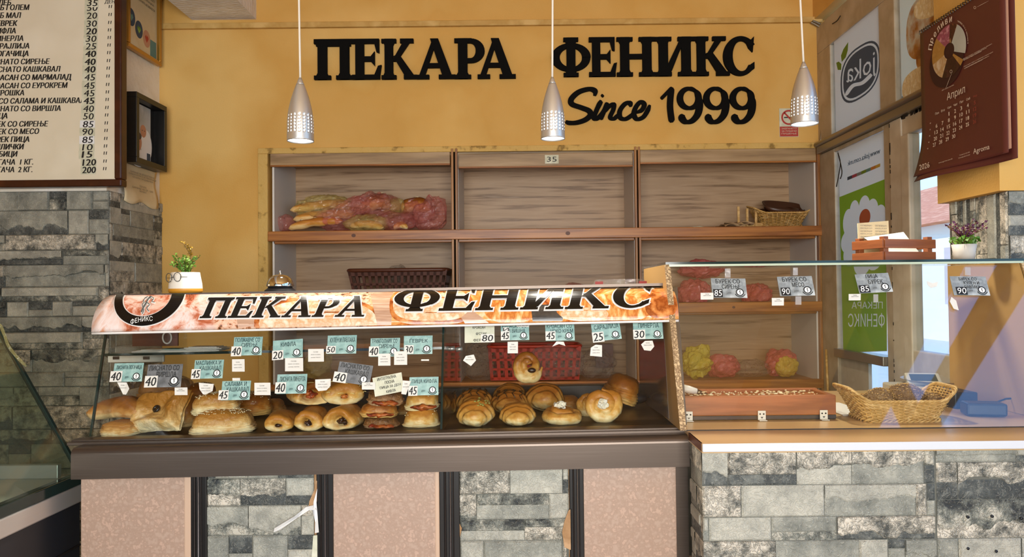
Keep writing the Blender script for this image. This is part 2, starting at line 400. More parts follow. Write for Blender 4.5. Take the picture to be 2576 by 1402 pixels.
pm('stone_seam', '63635a', None, rough=.8)
pm('oak_laminate', 'a98b6c', ['80603f', 'a98763', 'b79672', 'b08e69'], rough=.45, vs=2.6, st=(.8, 1, 15), lo=.28, hi=.6, detail=7)
pm('oak_header', 'b99672', ['866a48', 'a2845c', 'b0926c'], rough=.45, vs=1.6, st=(1.2, 1, 14), lo=.3, hi=.65, detail=6)
pm('pine', 'b9783a', ['884e1a', 'aa6a28', 'ba7a36'], rough=.38, vs=2.2, st=(.8, 6, 16), lo=.3, hi=.7, detail=5)
pm('pine_upright', 'ad6f36', ['7a4a1a', '9a662a', 'a87436'], rough=.4, vs=2.2, st=(10, 10, .6), lo=.3, hi=.7)
pm('pine_knot', '5a2f12', None, rough=.5)
pm('white_melamine', 'd9d4cc', None, rough=.4)
pm('dark_base', '4b4c46', ['3f403b', '54554e'], rough=.6, vs=4)
pm('black_foam', '0a0908', None, rough=.9, spec=.15)
pm('bronze_metal', '5f534a', ['5c5047', '62564d'], rough=.33, metal=.7, vs=3, st=(1, 1, 60))
pm('bronze_dark', '5b4f46', None, rough=.35, metal=.7)
pm('pink_laminate', 'bfa08c', ['a88c79', 'ae927f', 'b69b88'], rough=.35, vs=95, detail=3, lo=.35, hi=.65)
pm('beige_edge', 'c9a98f', None, rough=.5)
pm('post_metal', '4a4442', None, rough=.22, metal=.8)
pm('post_black', '1b1816', None, rough=.3)
pm('post_shiny', '9a979a', None, rough=.15, metal=.95)
pm('torn_paper', 'e3e1dd', None, rough=.8)
pm('raw_board', 'b58d63', ['9c754d', 'bf9870'], rough=.8, vs=20)
pm('counter_laminate', 'c6a06e', ['c09a66', 'cba676'], rough=.3, vs=2, st=(.6, 1.2, 1))
pm('counter_edge', 'd2d4d9', None, rough=.35)
pm('chipboard', 'a98a63', ['6b5236', 'a98a63', 'cdb084'], rough=.8, vs=160, lo=.4, hi=.6)
pm('tan_panel', 'b68f58', None, rough=.5)
pm('brushed_steel', 'd6d2cb', None, rough=.36, metal=.75, bump=.05, bs=40, bst=(1, 1, 20))
pm('chrome', 'e4e2df', None, rough=.06, metal=1)
pm('cord_white', 'e9e0d0', None, rough=.5)
pm('lamp_glow', 'eaf6ff', None, emit=5)
pm('ink', '12100f', None, rough=.6)
pm('ink_gloss', '0c0b0b', None, rough=.22)
pm('ink_grey', '5a5a58', None, rough=.6)
pm('ink_white', 'f2f0ea', None, rough=.5)
pm('ink_blue', '2c3440', None, rough=.6)
pm('ink_card', '1f3a3c', None, rough=.6)
pm('paper', 'dedad0', None, rough=.7)
pm('paper_old', 'dcc79e', ['d3bc90', 'e2cfa8'], rough=.8, vs=4)
pm('board_panel', 'e6ddc6', ['e0d6be', 'ebe3ce'], rough=.4, vs=2)
pm('dark_wood_frame', '3f1a10', ['371509', '48200f'], rough=.3, vs=10)
pm('gold_frame', 'b98a3a', None, rough=.3, metal=.7)
pm('black_frame', '0f0e0e', None, rough=.35)
pm('card_teal', '9fbfb6', ['7fa39c', '9cbcb3', 'b3d0c6'], rough=.4, vs=30, lo=.3, hi=.7)
pm('card_grey', '6f7070', ['5c5d5e', '747575', '8d8e8c'], rough=.4, vs=30, lo=.3, hi=.7)
pm('card_silver', 'a3a9a9', ['83898a', 'a5abab', 'c3c8c6'], rough=.35, vs=30, lo=.3, hi=.7)
pm('card_cream', 'd6d4bb', ['c7c6ac', 'dedcc6'], rough=.6, vs=20)
pm('brow_print', 'd9a080', None, rough=.2)
pm('brow_white', 'e9e2dc', None, rough=.3)
def brow():
    m = MATS['brow_print']; n, l = m.node_tree.nodes, m.node_tree.links; p = n['Principled BSDF']
    tx = n.new('ShaderNodeTexCoord'); sp = n.new('ShaderNodeSeparateXYZ'); l.new(tx.outputs['Object'], sp.inputs[0])
    def nz(sc, det, dis=0):
        t = n.new('ShaderNodeTexNoise'); t.inputs['Scale'].default_value = sc; t.inputs['Detail'].default_value = det; t.inputs['Distortion'].default_value = dis
        t.inputs['Roughness'].default_value = .66; l.new(tx.outputs['Object'], t.inputs['Vector']); return t
    def ramp(src, stops):
        r = n.new('ShaderNodeValToRGB'); e = r.color_ramp.elements
        while len(e) < len(stops): e.new(.5)
        for i, (q, c) in enumerate(stops): e[i].position = q; e[i].color = lin(c)
        l.new(src, r.inputs[0]); return r
    def mixc(f, a, b):
        x = n.new('ShaderNodeMixRGB'); l.new(f, x.inputs[0]); l.new(a, x.inputs[1]); l.new(b, x.inputs[2]); return x.outputs[0]
    big = nz(10, 12, .8)
    rustic = ramp(big.outputs['Fac'], [(.36, '7c3a22'), (.45, 'c06a48'), (.52, 'e3b9a6'), (.6, 'ecdcd6'), (.7, 'd99a76')])
    crumb = ramp(nz(75, 2).outputs['Fac'], [(.32, '5d3a24'), (.4, 'b9744c'), (.46, 'e7b596'), (.7, 'f0cdb4')])
    golden = ramp(nz(14, 12, 1.4).outputs['Fac'], [(.34, '8a3c16'), (.44, 'd97a36'), (.54, 'f0ab62'), (.64, 'f5d3ae'), (.72, 'e08a44')])
    px = n.new('ShaderNodeMath'); px.operation = 'MULTIPLY_ADD'; px.inputs[1].default_value = .35; l.new(nz(3, 3).outputs['Fac'], px.inputs[0]); l.new(sp.outputs['X'], px.inputs[2])
    f1 = ramp(px.outputs[0], [(0, '000000'), (1, 'ffffff')])
    def step(e0):
        q = n.new('ShaderNodeMath'); q.operation = 'SUBTRACT'; q.inputs[1].default_value = e0; l.new(px.outputs[0], q.inputs[0])
        k = n.new('ShaderNodeMath'); k.operation = 'MULTIPLY'; k.inputs[1].default_value = 40; k.use_clamp = True; l.new(q.outputs[0], k.inputs[0]); return k.outputs[0]
    a = mixc(step(-.28), rustic.outputs[0], crumb.outputs[0]); b = mixc(step(.12), a, golden.outputs[0])
    l.new(b, p.inputs['Base Color'])
brow()
clear('glass_pane', (.985, .995, .985), 1.5)
clear('glass_case', (.985, .995, .985), 1.6)
clear('glass_dusty', (.80, .86, .82), 1.5, haze=.015, hz=(.75, .8, .75))
clear('bag_red', (1, .86, .84), 1.6, rough=.12, haze=.24, hz=(1, .40, .36), bump=.6)
clear('bag_yellow', (1, .98, .80), 1.55, rough=.14, haze=.24, hz=(1, .88, .35), bump=.6)
clear('bag_red_full', (1, .7, .66), 1.6, rough=.14, haze=.62, hz=(1, .26, .24), bump=.6)
clear('bag_yellow_full', (1, .95, .6), 1.6, rough=.14, haze=.62, hz=(1, .86, .12), bump=.6)
clear('bag_clear', (.985, .98, .975), 1.45, rough=.1, haze=.07, hz=(.85, .83, .8), bump=1.0)
clear('bag_tan', (.93, .80, .58), 1.35, rough=.25, haze=.3, hz=(.8, .6, .35), bump=.6)
clear('tape', (.95, .95, .95), 1.6, rough=.1, haze=.35, hz=(.9, .9, .9), bump=.4)
pm('glass_edge', '1e2d29', None, rough=.1)
pm('glass_edge_light', 'b9c4a8', None, rough=.2)
pm('window_frame_paint', 'b7a68c', ['a8967a', 'bdad94'], rough=.5, vs=6)
pm('door_frame_paint', 'c9bca6', ['bcae96', 'cfc3ae'], rough=.5, vs=6)
pm('alu_transom', '8f8678', None, rough=.3, metal=.7)
pm('grime', '2e2419', None, rough=.9)
pm('poster_white', 'eadccb', None, rough=.7, trans=.65)
pm('poster_green', '9fbf3a', None, rough=.7, trans=.65)
pm('poster_blue', '4c5a6c', None, rough=.7, trans=.3)
pm('poster_photo', 'd9a05a', ['f1e7d6', 'e4b26c', 'cf8a44', 'eedfc4'], rough=.7, vs=6, detail=6, lo=.32, hi=.66, trans=.65)
pm('poster_cream', 'ece3cf', None, rough=.7, trans=.65)
for nm, c in (('red', 'c0586a'), ('yellow', 'dfbf58'), ('teal', '7fa89c'), ('grey', '9ea39e'), ('orange', 'dd9a4e'), ('coral', 'd27a55'), ('lemon', 'd9c63c')):
    pm('poster_' + nm, c, None, rough=.7, trans=.4)
pm('leaf_print', '8aa83a', None, rough=.7, trans=.4)
pm('calendar_paper', '5c2a24', None, rough=.45)
pm('calendar_back', 'b98a72', None, rough=.6)
pm('cal_print', 'e8d9c8', None, rough=.6)
pm('cal_red', '9a4236', None, rough=.6)
pm('cal_shadow', '35100f', None, rough=.6)
pm('donut_white', 'b9bdb5', ['b4b8b0', 'c4c6bc'], rough=.5); pm('donut_pink', 'a8566c', ['8f4258', 'c88a96'], rough=.5, vs=60)
pm('donut_dark', '4a2016', ['2f120d', '6d3520', 'b09060'], rough=.5, vs=60, lo=.4, hi=.68); pm('donut_gold', 'b58a44', ['a87a38', 'c79c58'], rough=.5, vs=20)
pm('donut_cream', 'cbb28e', ['b8925e', 'd6c2a2'], rough=.5, vs=30); pm('donut_choc', '3a1614', ['2a0e0e', '4a2220'], rough=.4, vs=40)
pm('crate_wood', '8e4f28', ['7c4320', '98582e'], rough=.5, vs=3, st=(1, 1, 12))
pm('tray_wood', 'a85f34', ['854822', 'a05c2c', 'ad6c38'], rough=.4, vs=2.5, st=(.7, 1, 9))
pm('tray_dark', '2f2526', None, rough=.5)
pm('wicker', 'c9a05c', ['b58a46', 'd6b070'], rough=.45, vs=30)
pm('wicker_dark', '8a6a3c', ['7a5a2e', '97764a'], rough=.5, vs=30)
pm('wicker_gap', '4a3218', None, rough=.8)
pm('basket_brown', '5a2f1d', None, rough=.4); pm('crate_red', 'b8321e', None, rough=.4)
pm('pot_white', 'ece4d6', None, rough=.45); pm('pot_mustard', 'd9962c', None, rough=.5); pm('pot_grey', 'c4beb4', None, rough=.6)
pm('soil', '2a1d12', None, rough=.9)
pm('leaf_green', '5f8a2c', ['47701f', '6f9a36', '8fb04a'], rough=.5, vs=30); pm('leaf_yellow', 'b08a2c', ['8a6a1f', 'c7a23a'], rough=.5, vs=30)
pm('leaf_purple', '5a1f45', ['3d1430', '7a2c60'], rough=.5, vs=40); pm('stem_brown', '6b5226', None, rough=.7)
pm('scale_plastic', 'b9b3a2', None, rough=.5); pm('scale_screen', '3f453f', None, rough=.2)
pm('black_plastic', '1d1f24', None, rough=.4)
pm('bracket_white', 'ded6c6', None, rough=.4)
pm('paper_bag', 'a98a66', ['9a7a56', 'b4966f'], rough=.8, vs=8)
pm('brown_plastic', '4a2c1c', None, rough=.4)
pm('sign_red', 'b03226', None, rough=.5)
pm('photo_skin', 'c08a6c', None, rough=.6); pm('photo_grey', 'b9bcbc', ['a4a8a8', 'cfd0ce'], rough=.5, vs=8); pm('photo_dark', '4a4440', None, rough=.6)
pm('photo_white', 'e6e6e6', None, rough=.6)
bread('crust', 'e6c88c', 'cf9444', '9c5a1c')
bread('crust_pale', 'ecd6a0', 'd9a654', 'b27228')
bread('crust_deep', 'd9ae66', 'c07c30', '8c4e1a')
bread('crust_flat', 'dcbc84', 'c48a46', '9c5f26', bump=.5)
bread('crust_dark', 'b8906a', '8f6238', '5a3a1e', bump=.6, bs=120)
bread('crust_layer', 'e8d6a8', 'd0a462', 'a8702c', bump=.5, bs=80)
bread('crust_baguette', 'ecc888', 'd99b48', 'b8702a', bump=.25)
bread('crust_seed', '9a7a50', '8c6a40', '6b4c28', bump=.9, bs=140)
pm('crumb', 'ead9b0', ['dcc592', 'f0e4c4'], rough=.7, vs=40, bump=.4, bs=90)
pm('filling_choco', '2f1508', None, rough=.35); pm('filling_red', '8a2c12', ['6b1c0a', 'a4481c', 'c06a2c'], rough=.4, vs=40)
pm('filling_white', 'efe8d6', ['e0d4b8', 'f6f1e6'], rough=.6, vs=50, bump=.6, bs=90); pm('filling_jam', 'a04a1c', ['7c2c0e', 'c87a34'], rough=.3, vs=30)
pm('drizzle', '24120a', None, rough=.3); pm('sesame', 'f0dfb4', None, rough=.5); pm('olive', '2a221c', None, rough=.2); pm('cheese', 'f0d890', None, rough=.5)
pm('pistachio', '9a9a4a', None, rough=.6)
pm('tray_metal', '5a4a3a', ['4c3e30', '66543f'], rough=.4, metal=.5, vs=6)
pm('deck_dark', '2b2824', ['221f1c', '35312c'], rough=.3, vs=5)
pm('house_wall', 'efe3d2', None, rough=.9); pm('roof_tile', 'd98a5c', ['c8764a', 'e39c6e'], rough=.8, vs=2, st=(1, 1, 8)); pm('shutter', 'c9b6b0', None, rough=.8); pm('pavement', 'c9c4ba', None, rough=.9)
pm('tree_leaf', '8a7a3a', ['7a8a4a', 'b0763a'], rough=.8, vs=3)
pm('car_white', 'dfe3e6', None, rough=.3)
pm('end_tint', '6f5f58', None, rough=.12)
pm('print_crust', 'b5642c', ['8f4318', 'c87436', 'dc9a58'], rough=.2, vs=30)
pm('print_crumb', 'ecc9a4', ['d9a878', 'eecdaa', 'f6e3cc'], rough=.2, vs=45, detail=6)
pm('print_gold', 'e39a50', ['c06a28', 'e8a058', 'f6cf9c'], rough=.2, vs=22, st=(2.5, 1, 1), detail=8)
pm('print_slate', '4b4540', ['3c3733', '5c554e'], rough=.2, vs=20)
pm('print_plank', 'cfa98c', ['b88f74', 'd8b69c'], rough=.2, vs=8, st=(1, 1, 20))
# ------------------------------------------------------------------ room
D = 3.85; XW = 1.516; XL = -3.2; YF = -1.6; ZC = 3.1
NB = 4.24     # back of the niche
bx('floor', (XL, YF, -.1), (2.6, 4.6, 0), 'floor_tile')['kind'] = 'structure'
struct(bx('ceiling', (XL - .2, YF - .2, ZC), (2.6, 4.6, ZC + .1), 'ceiling_paint'))
nl = W(676, 700, D).x; nr = W(2060, 500, D).x
nt = W(1370, 372, D).z
wb = MB()
wb.box((XL - .2, D, 0), (nl, 4.5, ZC)); wb.box((nr + .005, D, 0), (XW + .2, 4.5, ZC)); wb.box((nl, D, nt), (nr + .005, 4.5, ZC)); wb.box((nl, 4.26, 0), (nr + .005, 4.5, nt))
struct(wb.build('wall_back', 'wall_paint'))
struct(bx('wall_left', (XL - .2, YF, 0), (XL, 4.5, ZC), 'wall_paint'))
# picture rail high on the back wall, and the chipped ledge above the shelving
a = W(405, 70, D - .02); b = W(2055, 53, D - .02)
m = MB(); m.box((a.x, D - .022, (a.z + b.z) / 2 - .005), (b.x + .03, D, (a.z + b.z) / 2 + .024))
struct(m.build('trim_1', 'trim_paint', None, .004))
m = MB(); zl = nt
m.box((nl - .05, D - .012, zl - .018), (nr + .02, D, zl + .012)); m.box((nl - .05, D - .012, 0), (nl, D, zl - .018))
struct(m.build('trim_2', 'ledge_paint', None, .003))
# beams
zb = W(560, 50, D).z
xb0 = W(484, 52, D).x; xb1 = W(645, 48, D).x
struct(bx('beam_ceiling', (xb0, YF, zb), (xb1, D, ZC), 'beam_plaster'))
p0 = W(2045, 52, D); 
struct(bx('beam_side', (p0.x, YF, p0.z), (XW + .35, D, ZC), 'wall_paint'))
# left pillar with stone cladding below and white plaster above
PF = 3.36
pxr = W(275, 600, PF).x
zst = W(275, 480, PF).z; zst2 = PX(400, 508, pxr).z
struct(bx('pillar_left', (XL, PF, 0), (pxr - .012, D, ZC), 'white_plaster'))
# ------------------------------------------------------------------ stone wallpaper cladding
def stones(mb, org, u, v, n, U, V, rh=.085, seed=1, lr=(.14, .42), relief=.008, inside=None, dark=.22):
    """split-stone courses over a U x V patch; every stone slightly proud of a dark seam"""
    rnd = random.Random(seed); org = Vector(org); u = Vector(u); v = Vector(v); n = Vector(n)
    def slab(u0, v0, u1, v1, d, mi):
        g = .0007; u0 += g; v0 += g; u1 -= g; v1 -= g
        if u1 - u0 < .006 or v1 - v0 < .004: return
        if inside and not inside((u0 + u1) / 2, (v0 + v1) / 2): return
        c = min(.004, (u1 - u0) * .2, (v1 - v0) * .2)
        P = lambda a, b, h: org + u * a + v * b + n * h
        tl = rnd.uniform(-.2, .2) * d; tr = rnd.uniform(-.2, .2) * d
        o = [P(u0, v0, 0), P(u1, v0, 0), P(u1, v1, 0), P(u0, v1, 0)]
        t = [P(u0 + c, v0 + c, d), P(u1 - c, v0 + c, d + tl), P(u1 - c, v1 - c, d + tr), P(u0 + c, v1 - c, d)]
        mb.add(o + t, [(4, 5, 6, 7), (0, 1, 5, 4), (1, 2, 6, 5), (2, 3, 7, 6), (3, 0, 4, 7)], mi)
    def ragged(u0, v0, u1, v1, d, mi):
        """broken lower edge over the course beneath"""
        g = .0007; u0 += g; u1 -= g; v1 -= g
        if u1 - u0 < .02 or v1 - v0 < .012: return slab(u0, v0, u1, v1, d, mi)
        N = max(6, int((u1 - u0) / .0035)); lo = []; a = 0; b_ = 0
        for i in range(N + 1): b_ = b_ * .7 + rnd.uniform(-1, 1) * (v1 - v0) * .05; a = a * .9 + b_ + rnd.uniform(-1, 1) * (v1 - v0) * .025; lo.append(v0 + min(max(a, -(v1 - v0) * .3), (v1 - v0) * .4))
        P = lambda a, b, h: org + u * a + v * b + n * h
        xs_ = [u0 + (u1 - u0) * i / N for i in range(N + 1)]; vs = []
        for i in range(N + 1): vs += [P(xs_[i], lo[i] - .0015, d * .5), P(xs_[i], lo[i] + .002, d), P(xs_[i], v1 - .002, d), P(xs_[i], v1, 0)]
        mb.add(vs, [(4 * i + k, 4 * i + 4 + k, 4 * i + 5 + k, 4 * i + 1 + k) for i in range(N) for k in range(3)], mi)
    y = 0
    while y < V:
        h = rh * rnd.uniform(.75, 1.3); h = min(h, V - y)
        if V - y - h < rh * .4: h = V - y
        x = -rnd.uniform(0, .2)
        while x < U:
            L = rnd.uniform(*lr); x0 = max(x, 0); x1 = min(x + L, U); x += L
            if x1 <= x0: continue
            r = rnd.random(); d = relief * rnd.uniform(.35, 1.3)
            if r < .24: slab(x0, y, x1, y + h, d, rnd.choice([0, 0, 1, 1, 3]))
            elif r < .58:      # pale face over a dark printed strip
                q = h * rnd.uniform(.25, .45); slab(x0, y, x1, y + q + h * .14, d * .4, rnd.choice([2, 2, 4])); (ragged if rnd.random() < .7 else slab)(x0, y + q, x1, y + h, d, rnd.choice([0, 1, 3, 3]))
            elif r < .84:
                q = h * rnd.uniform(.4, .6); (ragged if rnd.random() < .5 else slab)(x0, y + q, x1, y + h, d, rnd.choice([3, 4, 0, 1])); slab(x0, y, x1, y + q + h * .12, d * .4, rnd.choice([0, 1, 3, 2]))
            else:
                q = (x1 - x0) * rnd.uniform(.35, .65); slab(x0, y, x0 + q, y + h, d, rnd.choice([0, 1, 3])); k = h * rnd.uniform(.4, .7)
                slab(x0 + q, y, x1, y + k, d * .7, rnd.choice([1, 4, 0])); slab(x0 + q, y + k, x1, y + h, d * .5, 2 if rnd.random() < .5 else 1)
        y += h
STN = ['stone_light', 'stone_mid', 'stone_dark', 'stone_rough', 'stone_split', 'stone_seam']
m = MB()
stones(m, (pxr - 1.2, PF - .002, 0), (1, 0, 0), (0, 0, 1), (0, -1, 0), 1.2, zst, .085, 3, (.16, .5), .012)
stones(m, (pxr, PF, 0), (0, 1, 0), (0, 0, 1), (1, 0, 0), D - PF, zst, .08, 5, (.14, .4), .004)
m.box((pxr - 1.2, PF - .001, 0), (pxr - .001, PF, zst), 5); m.box((pxr - .012, PF, 0), (pxr - .001, D, zst), 5)
struct(m.build('trim_3', STN))
# right column: yellow above, stone below
XC = 1.45; Y0 = XC * F / (2520 - CX); Y1 = XC * F / (2367 - CX)
zc = PX(2520, 462, XC).z
struct(bx('column_right', (XC, Y0, zc - .02), (2.1, Y1 + .01, ZC), 'wall_paint'))
m = MB(); XS = XC + .03
m.box((XS + .001, Y0 + .011, 0), (2.1, Y1 - .01, zc - .02), 5)
stones(m, (XS, Y1 - .01, 0), (0, 0, 1), (0, -1, 0), (-1, 0, 0), zc - .02, Y1 - Y0 - .02, .055, 8, (.12, .35), .006)
stones(m, (XS, Y0 + .01, 0), (1, 0, 0), (0, 0, 1), (0, -1, 0), .6, zc - .02, .08, 9, (.14, .3), .006)
struct(m.build('trim_4', STN))
# ------------------------------------------------------------------ window wall on the right
def wy(px): return XW * F / (px - CX)
zt0 = PX(2222, 276, XW).z; zt1 = PX(2225, 326, XW).z      # transom top / bottom
ztop = PX(2215, 8, XW).z
zbase = .45
def wbox(px0, px1, z0, z1, x0=.0, x1=.05): return ((XW + x0, wy(px0), z0), (XW + x1, wy(px1), z1))
w1 = MB()
for q in ((2062, 2098), (2222, 2262)): w1.box(*wbox(q[0], q[1], zt0 - .01, ztop))
w1.box(*wbox(2062, 2420, ztop, ztop + .14))
o1 = struct(w1.build('window_1', 'window_frame_paint', None, .004))
tb = MB(); tb.box(*wbox(2070, 2420, zt1 + .02, zt0 - .015, -.022, .05)); tb.tube([(XW - .022, wy(2070), zt0 - .018), (XW - .022, wy(2420), zt0 - .018)], .014)
tb.build('transom', 'alu_transom', o1, .004)
g = MB(); g.box((XW + .03, wy(2098), zt0 - .01), (XW + .034, wy(2222), ztop)); g.box((XW + .03, wy(2262), zt0 - .01), (XW + .034, wy(2420), ztop)); g.build('pane', 'glass_pane', o1)
w2 = MB(); w2.box(*wbox(2062, 2104, zbase, zt1 + .02)); w2.box(*wbox(2229, 2246, zbase, zt1 + .02)); w2.box(*wbox(2104, 2229, zt1 - .0, zt1 + .02, 0, .05))
w2.box(*wbox(2104, 2229, zbase, zbase + .1))
o2 = struct(w2.build('window_2', 'window_frame_paint', None, .004))
zmid = PX(2170, 893, XW).z
bx('rail', (XW - .02, wy(2104), zmid - .03), (XW + .05, wy(2229), zmid + .01), 'alu_transom', o2, .003)
bx('half_panel', (XW + .015, wy(2104), zbase + .1), (XW + .03, wy(2172), zmid - .03), 'door_frame_paint', o2)
g = MB(); g.box((XW + .036, wy(2104), zbase), (XW + .04, wy(2229), zt1)); g.build('pane', 'glass_pane', o2)
# glazed door beside it
w3 = MB(); dz0 = PX(2300, 882, XW).z; dz1 = PX(2300, 330, XW).z; dz2 = PX(2300, 952, XW).z
w3.box(*wbox(2246, 2276, zbase, zt1 + .02, -.004, .05)); w3.box(*wbox(2276, 2420, dz1, zt1 + .02, 0, .05))
w3.box(*wbox(2276, 2296, zbase, dz1, -.008, .04)); w3.box(*wbox(2296, 2420, dz2, dz0, -.004, .04)); w3.box(*wbox(2396, 2420, zbase, dz1, -.008, .04)); w3.box(*wbox(2296, 2400, zbase, zbase + .12, -.008, .04))
o3 = struct(w3.build('door_1', 'door_frame_paint', None, .005))
g = MB(); g.box((XW + .01, wy(2296), zbase), (XW + .014, wy(2400), dz1)); g.build('pane', 'glass_pane', o3)
gk = MB(); rnd = random.Random(4)
for k in range(26):
    t = rnd.random(); zq = zbase + .3 + t * (zt1 - zbase - .3); yq = wy(2247) - .001
    gk.box((XW - .0055, yq - .002 - rnd.random() * .004, zq), (XW - .0035, yq + .001, zq + rnd.uniform(.004, .03)))
for k in range(40):
    px = rnd.uniform(2250, 2330); gk.box((XW - .002, wy(px), zt1 + .012 - rnd.uniform(0, .006)), (XW + .001, wy(px + 2.6), zt1 + .02))
gk.build('rust_stain', 'grime', o3)
struct(bx('wall_right', (XW - .02, wy(2420), 0), (XW + .12, D, zbase), 'wall_paint'))
m = MB(); m.box((XW + .06, Y0 + .02, 0), (XW + .14, wy(2424), ZC))
m.build('wall_right_pier', 'wall_paint')['kind'] = 'structure'
# shop windows on the right, nearer than the column, and the shop front behind the viewer
X2 = 1.95
w4 = MB(); w4.box((X2, YF, 0), (X2 + .1, Y0 + .05, 1.05)); w4.box((X2, YF, 3.04), (X2 + .1, Y0 + .05, ZC))
for y in (YF, -.25, .35, 1.55, 2.2): w4.box((X2, y, 1.05), (X2 + .1, y + .09, 3.04))
w4.box((X2, YF, 2.02), (X2 + .1, Y0, 2.12))
struct(w4.build('window_3', 'window_frame_paint', None, .004))
w5 = MB(); w5.box((XL, YF - .12, 0), (2.0, YF, .7)); w5.box((XL, YF - .12, 2.2), (2.0, YF, ZC)); w5.box((XL, YF - .12, .7), (-2.4, YF, 2.2)); w5.box((1.2, YF - .12, .7), (2.0, YF, 2.2))
for x in (-1.2, .0): w5.box((x, YF - .12, .7), (x + .07, YF, 2.2))
struct(w5.build('window_4', 'window_frame_paint', None, .004))
# ------------------------------------------------------------------ outside
struct(bx('ground_street', (-30, -30, -.5), (40, 40, -.15), 'pavement'))
hs = thing('house', 'pale house with red tiled roof across the street', 'house', (14, 24, -.15))
bx('wall', (12, 15, -.15), (20, 40, 3.2), 'house_wall', hs)
m = MB(); m.add([(11.5, 14.5, 3.2), (20.5, 14.5, 3.2), (20.5, 41, 3.2), (11.5, 41, 3.2), (16, 19, 5.3), (16, 36, 5.3)], [(0, 1, 4), (1, 2, 5, 4), (2, 3, 5), (3, 0, 4, 5), (0, 3, 2, 1)]); m.build('roof', 'roof_tile', hs)
for k in range(6): bx('shutter', (11.93, 16.3 + k * 3.6, 0.9), (12.0, 17.8 + k * 3.6, 2.5), 'shutter', hs)
rt = random.Random(12)
for k, (x, y, lab) in enumerate(((9, -6, 'tree with thin autumn crown in the street nearer the shop front'), (10.5, 4.5, 'tree with thin autumn crown in the street beside the pale house'))):
    t = thing('street_tree', lab, 'tree', (x, y, -.15), 'trees in the street'); 
    MB().tube([(x, y, -.15), (x + .1, y, 2), (x, y + .1, 4)], [.16, .13, .08]).build('trunk', 'stem_brown', t)
    f = MB()
    for i in range(420):
        c = Vector((x, y, 4.6)) + Vector((rt.gauss(0, .9), rt.gauss(0, .9), rt.gauss(0, .9))); r_ = rt.uniform(.08, .2); u_ = Vector((rt.gauss(0, 1), rt.gauss(0, 1), rt.gauss(0, 1))).normalized(); v_ = u_.orthogonal().normalized()
        f.add([c - u_ * r_, c + v_ * r_ * .6, c + u_ * r_, c - v_ * r_ * .6], [(0, 1, 2, 3)])
    f.build('crown', 'tree_leaf', t, fixn=False)
# ------------------------------------------------------------------ niche shelving
xs = lambda px, py=600, Y=D: W(px, py, Y).x
sh = thing('wall_shelving', 'three bay wood shelving built into the yellow back wall', 'shelving', (xs(1370), D, 0))
zP = [((W(690, 584, D).z + W(2065, 568, D).z) / 2, (W(690, 608, D).z + W(2065, 594, D).z) / 2)]
zP.append((W(1720, 762, D).z, W(1720, 787, D).z)); zP.append((W(1400, 960, D).z, W(1400, 983, D).z))
xl, xd1, xd2, xr = xs(681), xs(1146), xs(1604), xs(2060)
for (t, b), (x0, x1) in zip(zP, ((xs(677), xs(2073)), (xs(681), xs(2062)), (xs(681), xs(2062)))):
    m = MB(); m.box((x0, D - .022, b), (x1, D + .006, t), 0); m.box((xl + .01, D + .006, b + .01), (xr - .01, NB - .02, t - .008), 0)
    m.box((xl + .01, D + .01, b - .012), (xr - .01, D + .03, b + .01), 0)
    o = m.build('shelf_board', 'pine', sh, .003)
    kn = MB()
    for kx, kr in (((892, .011), (1428, .012)) if b == zP[0][1] else ((1545, .012),) if b == zP[2][1] else ((1840, .008),)):
        c = Vector((xs(kx), D - .0225, (t + b) / 2)); kn.poly3([c + Vector((kr * math.cos(a * PI / 6), 0, kr * .85 * math.sin(a * PI / 6))) for a in range(12)], (0, .0015, 0))
    kn.build('knot', 'pine_knot', o)
for i, (a, b) in enumerate(((xl, xd1), (xd1, xd2), (xd2, xr))):
    bx('back_panel', (a + .005, NB - .012, 0), (b - .005, NB, nt - .01), 'oak_laminate', sh)
    y0, y1 = ((380, 415), (386, 419), (375, 408))[i]; pxm = ((681, 1134), (1155, 1594), (1612, 2056))[i]
    bx('header_board', (xs(pxm[0]), D - .006, W((pxm[0] + pxm[1]) / 2, y1, D).z), (xs(pxm[1]), D + .016, W((pxm[0] + pxm[1]) / 2, y0, D).z), 'oak_header', sh, .003)
    bx('header_lip', (xs(pxm[0]), D - .009, W((pxm[0] + pxm[1]) / 2, y1 + 3, D).z), (xs(pxm[1]), D + .016, W((pxm[0] + pxm[1]) / 2, y1 - 1, D).z), 'pine', sh, .002)
    bx('ceiling_board', (a + .01, D + .016, nt - .03), (b - .01, NB - .012, nt - .012), 'oak_header', sh)
    for x0 in (a + .002, b - .016): bx('side_panel', (x0 + (.004 if x0 < b - .1 else 0), D + .01, .3), (x0 + .014, NB - .013, nt - .02), 'white_melamine', sh)
for px0, px1 in ((1137, 1143), (1147, 1153), (1597, 1603), (1606, 1612), (2056, 2063)):
    bx('upright', (xs(px0), D - .018, .35), (xs(px1), D + .02, nt - .002), 'pine_upright', sh, .002)
for px in (1145, 1604.5): bx('upright_gap', (xs(px) - .006, D - .004, .35), (xs(px) + .006, D + .02, nt - .004), 'black_foam', sh)
bx('base_cabinet', (xl + .01, D + .03, 0), (xr - .01, NB - .02, zP[2][1] - .03), 'dark_base', sh)
# price slip on the middle header
pc = W(1388, 401, D - .008); s = thing('price_slip', 'small cream slip reading 35 on the middle header board', 'price slip', pc)
m = MB(); m.box((pc.x - .035, pc.y - .0015, pc.z - .022), (pc.x + .035, pc.y, pc.z + .022)); m.build('slip', 'card_cream', s)
text('35', pc + Vector((0, -.002, 0)), (1, 0, 0), (0, 0, 1), 'ink', s, h=.026, w=.05, bold=-.01)
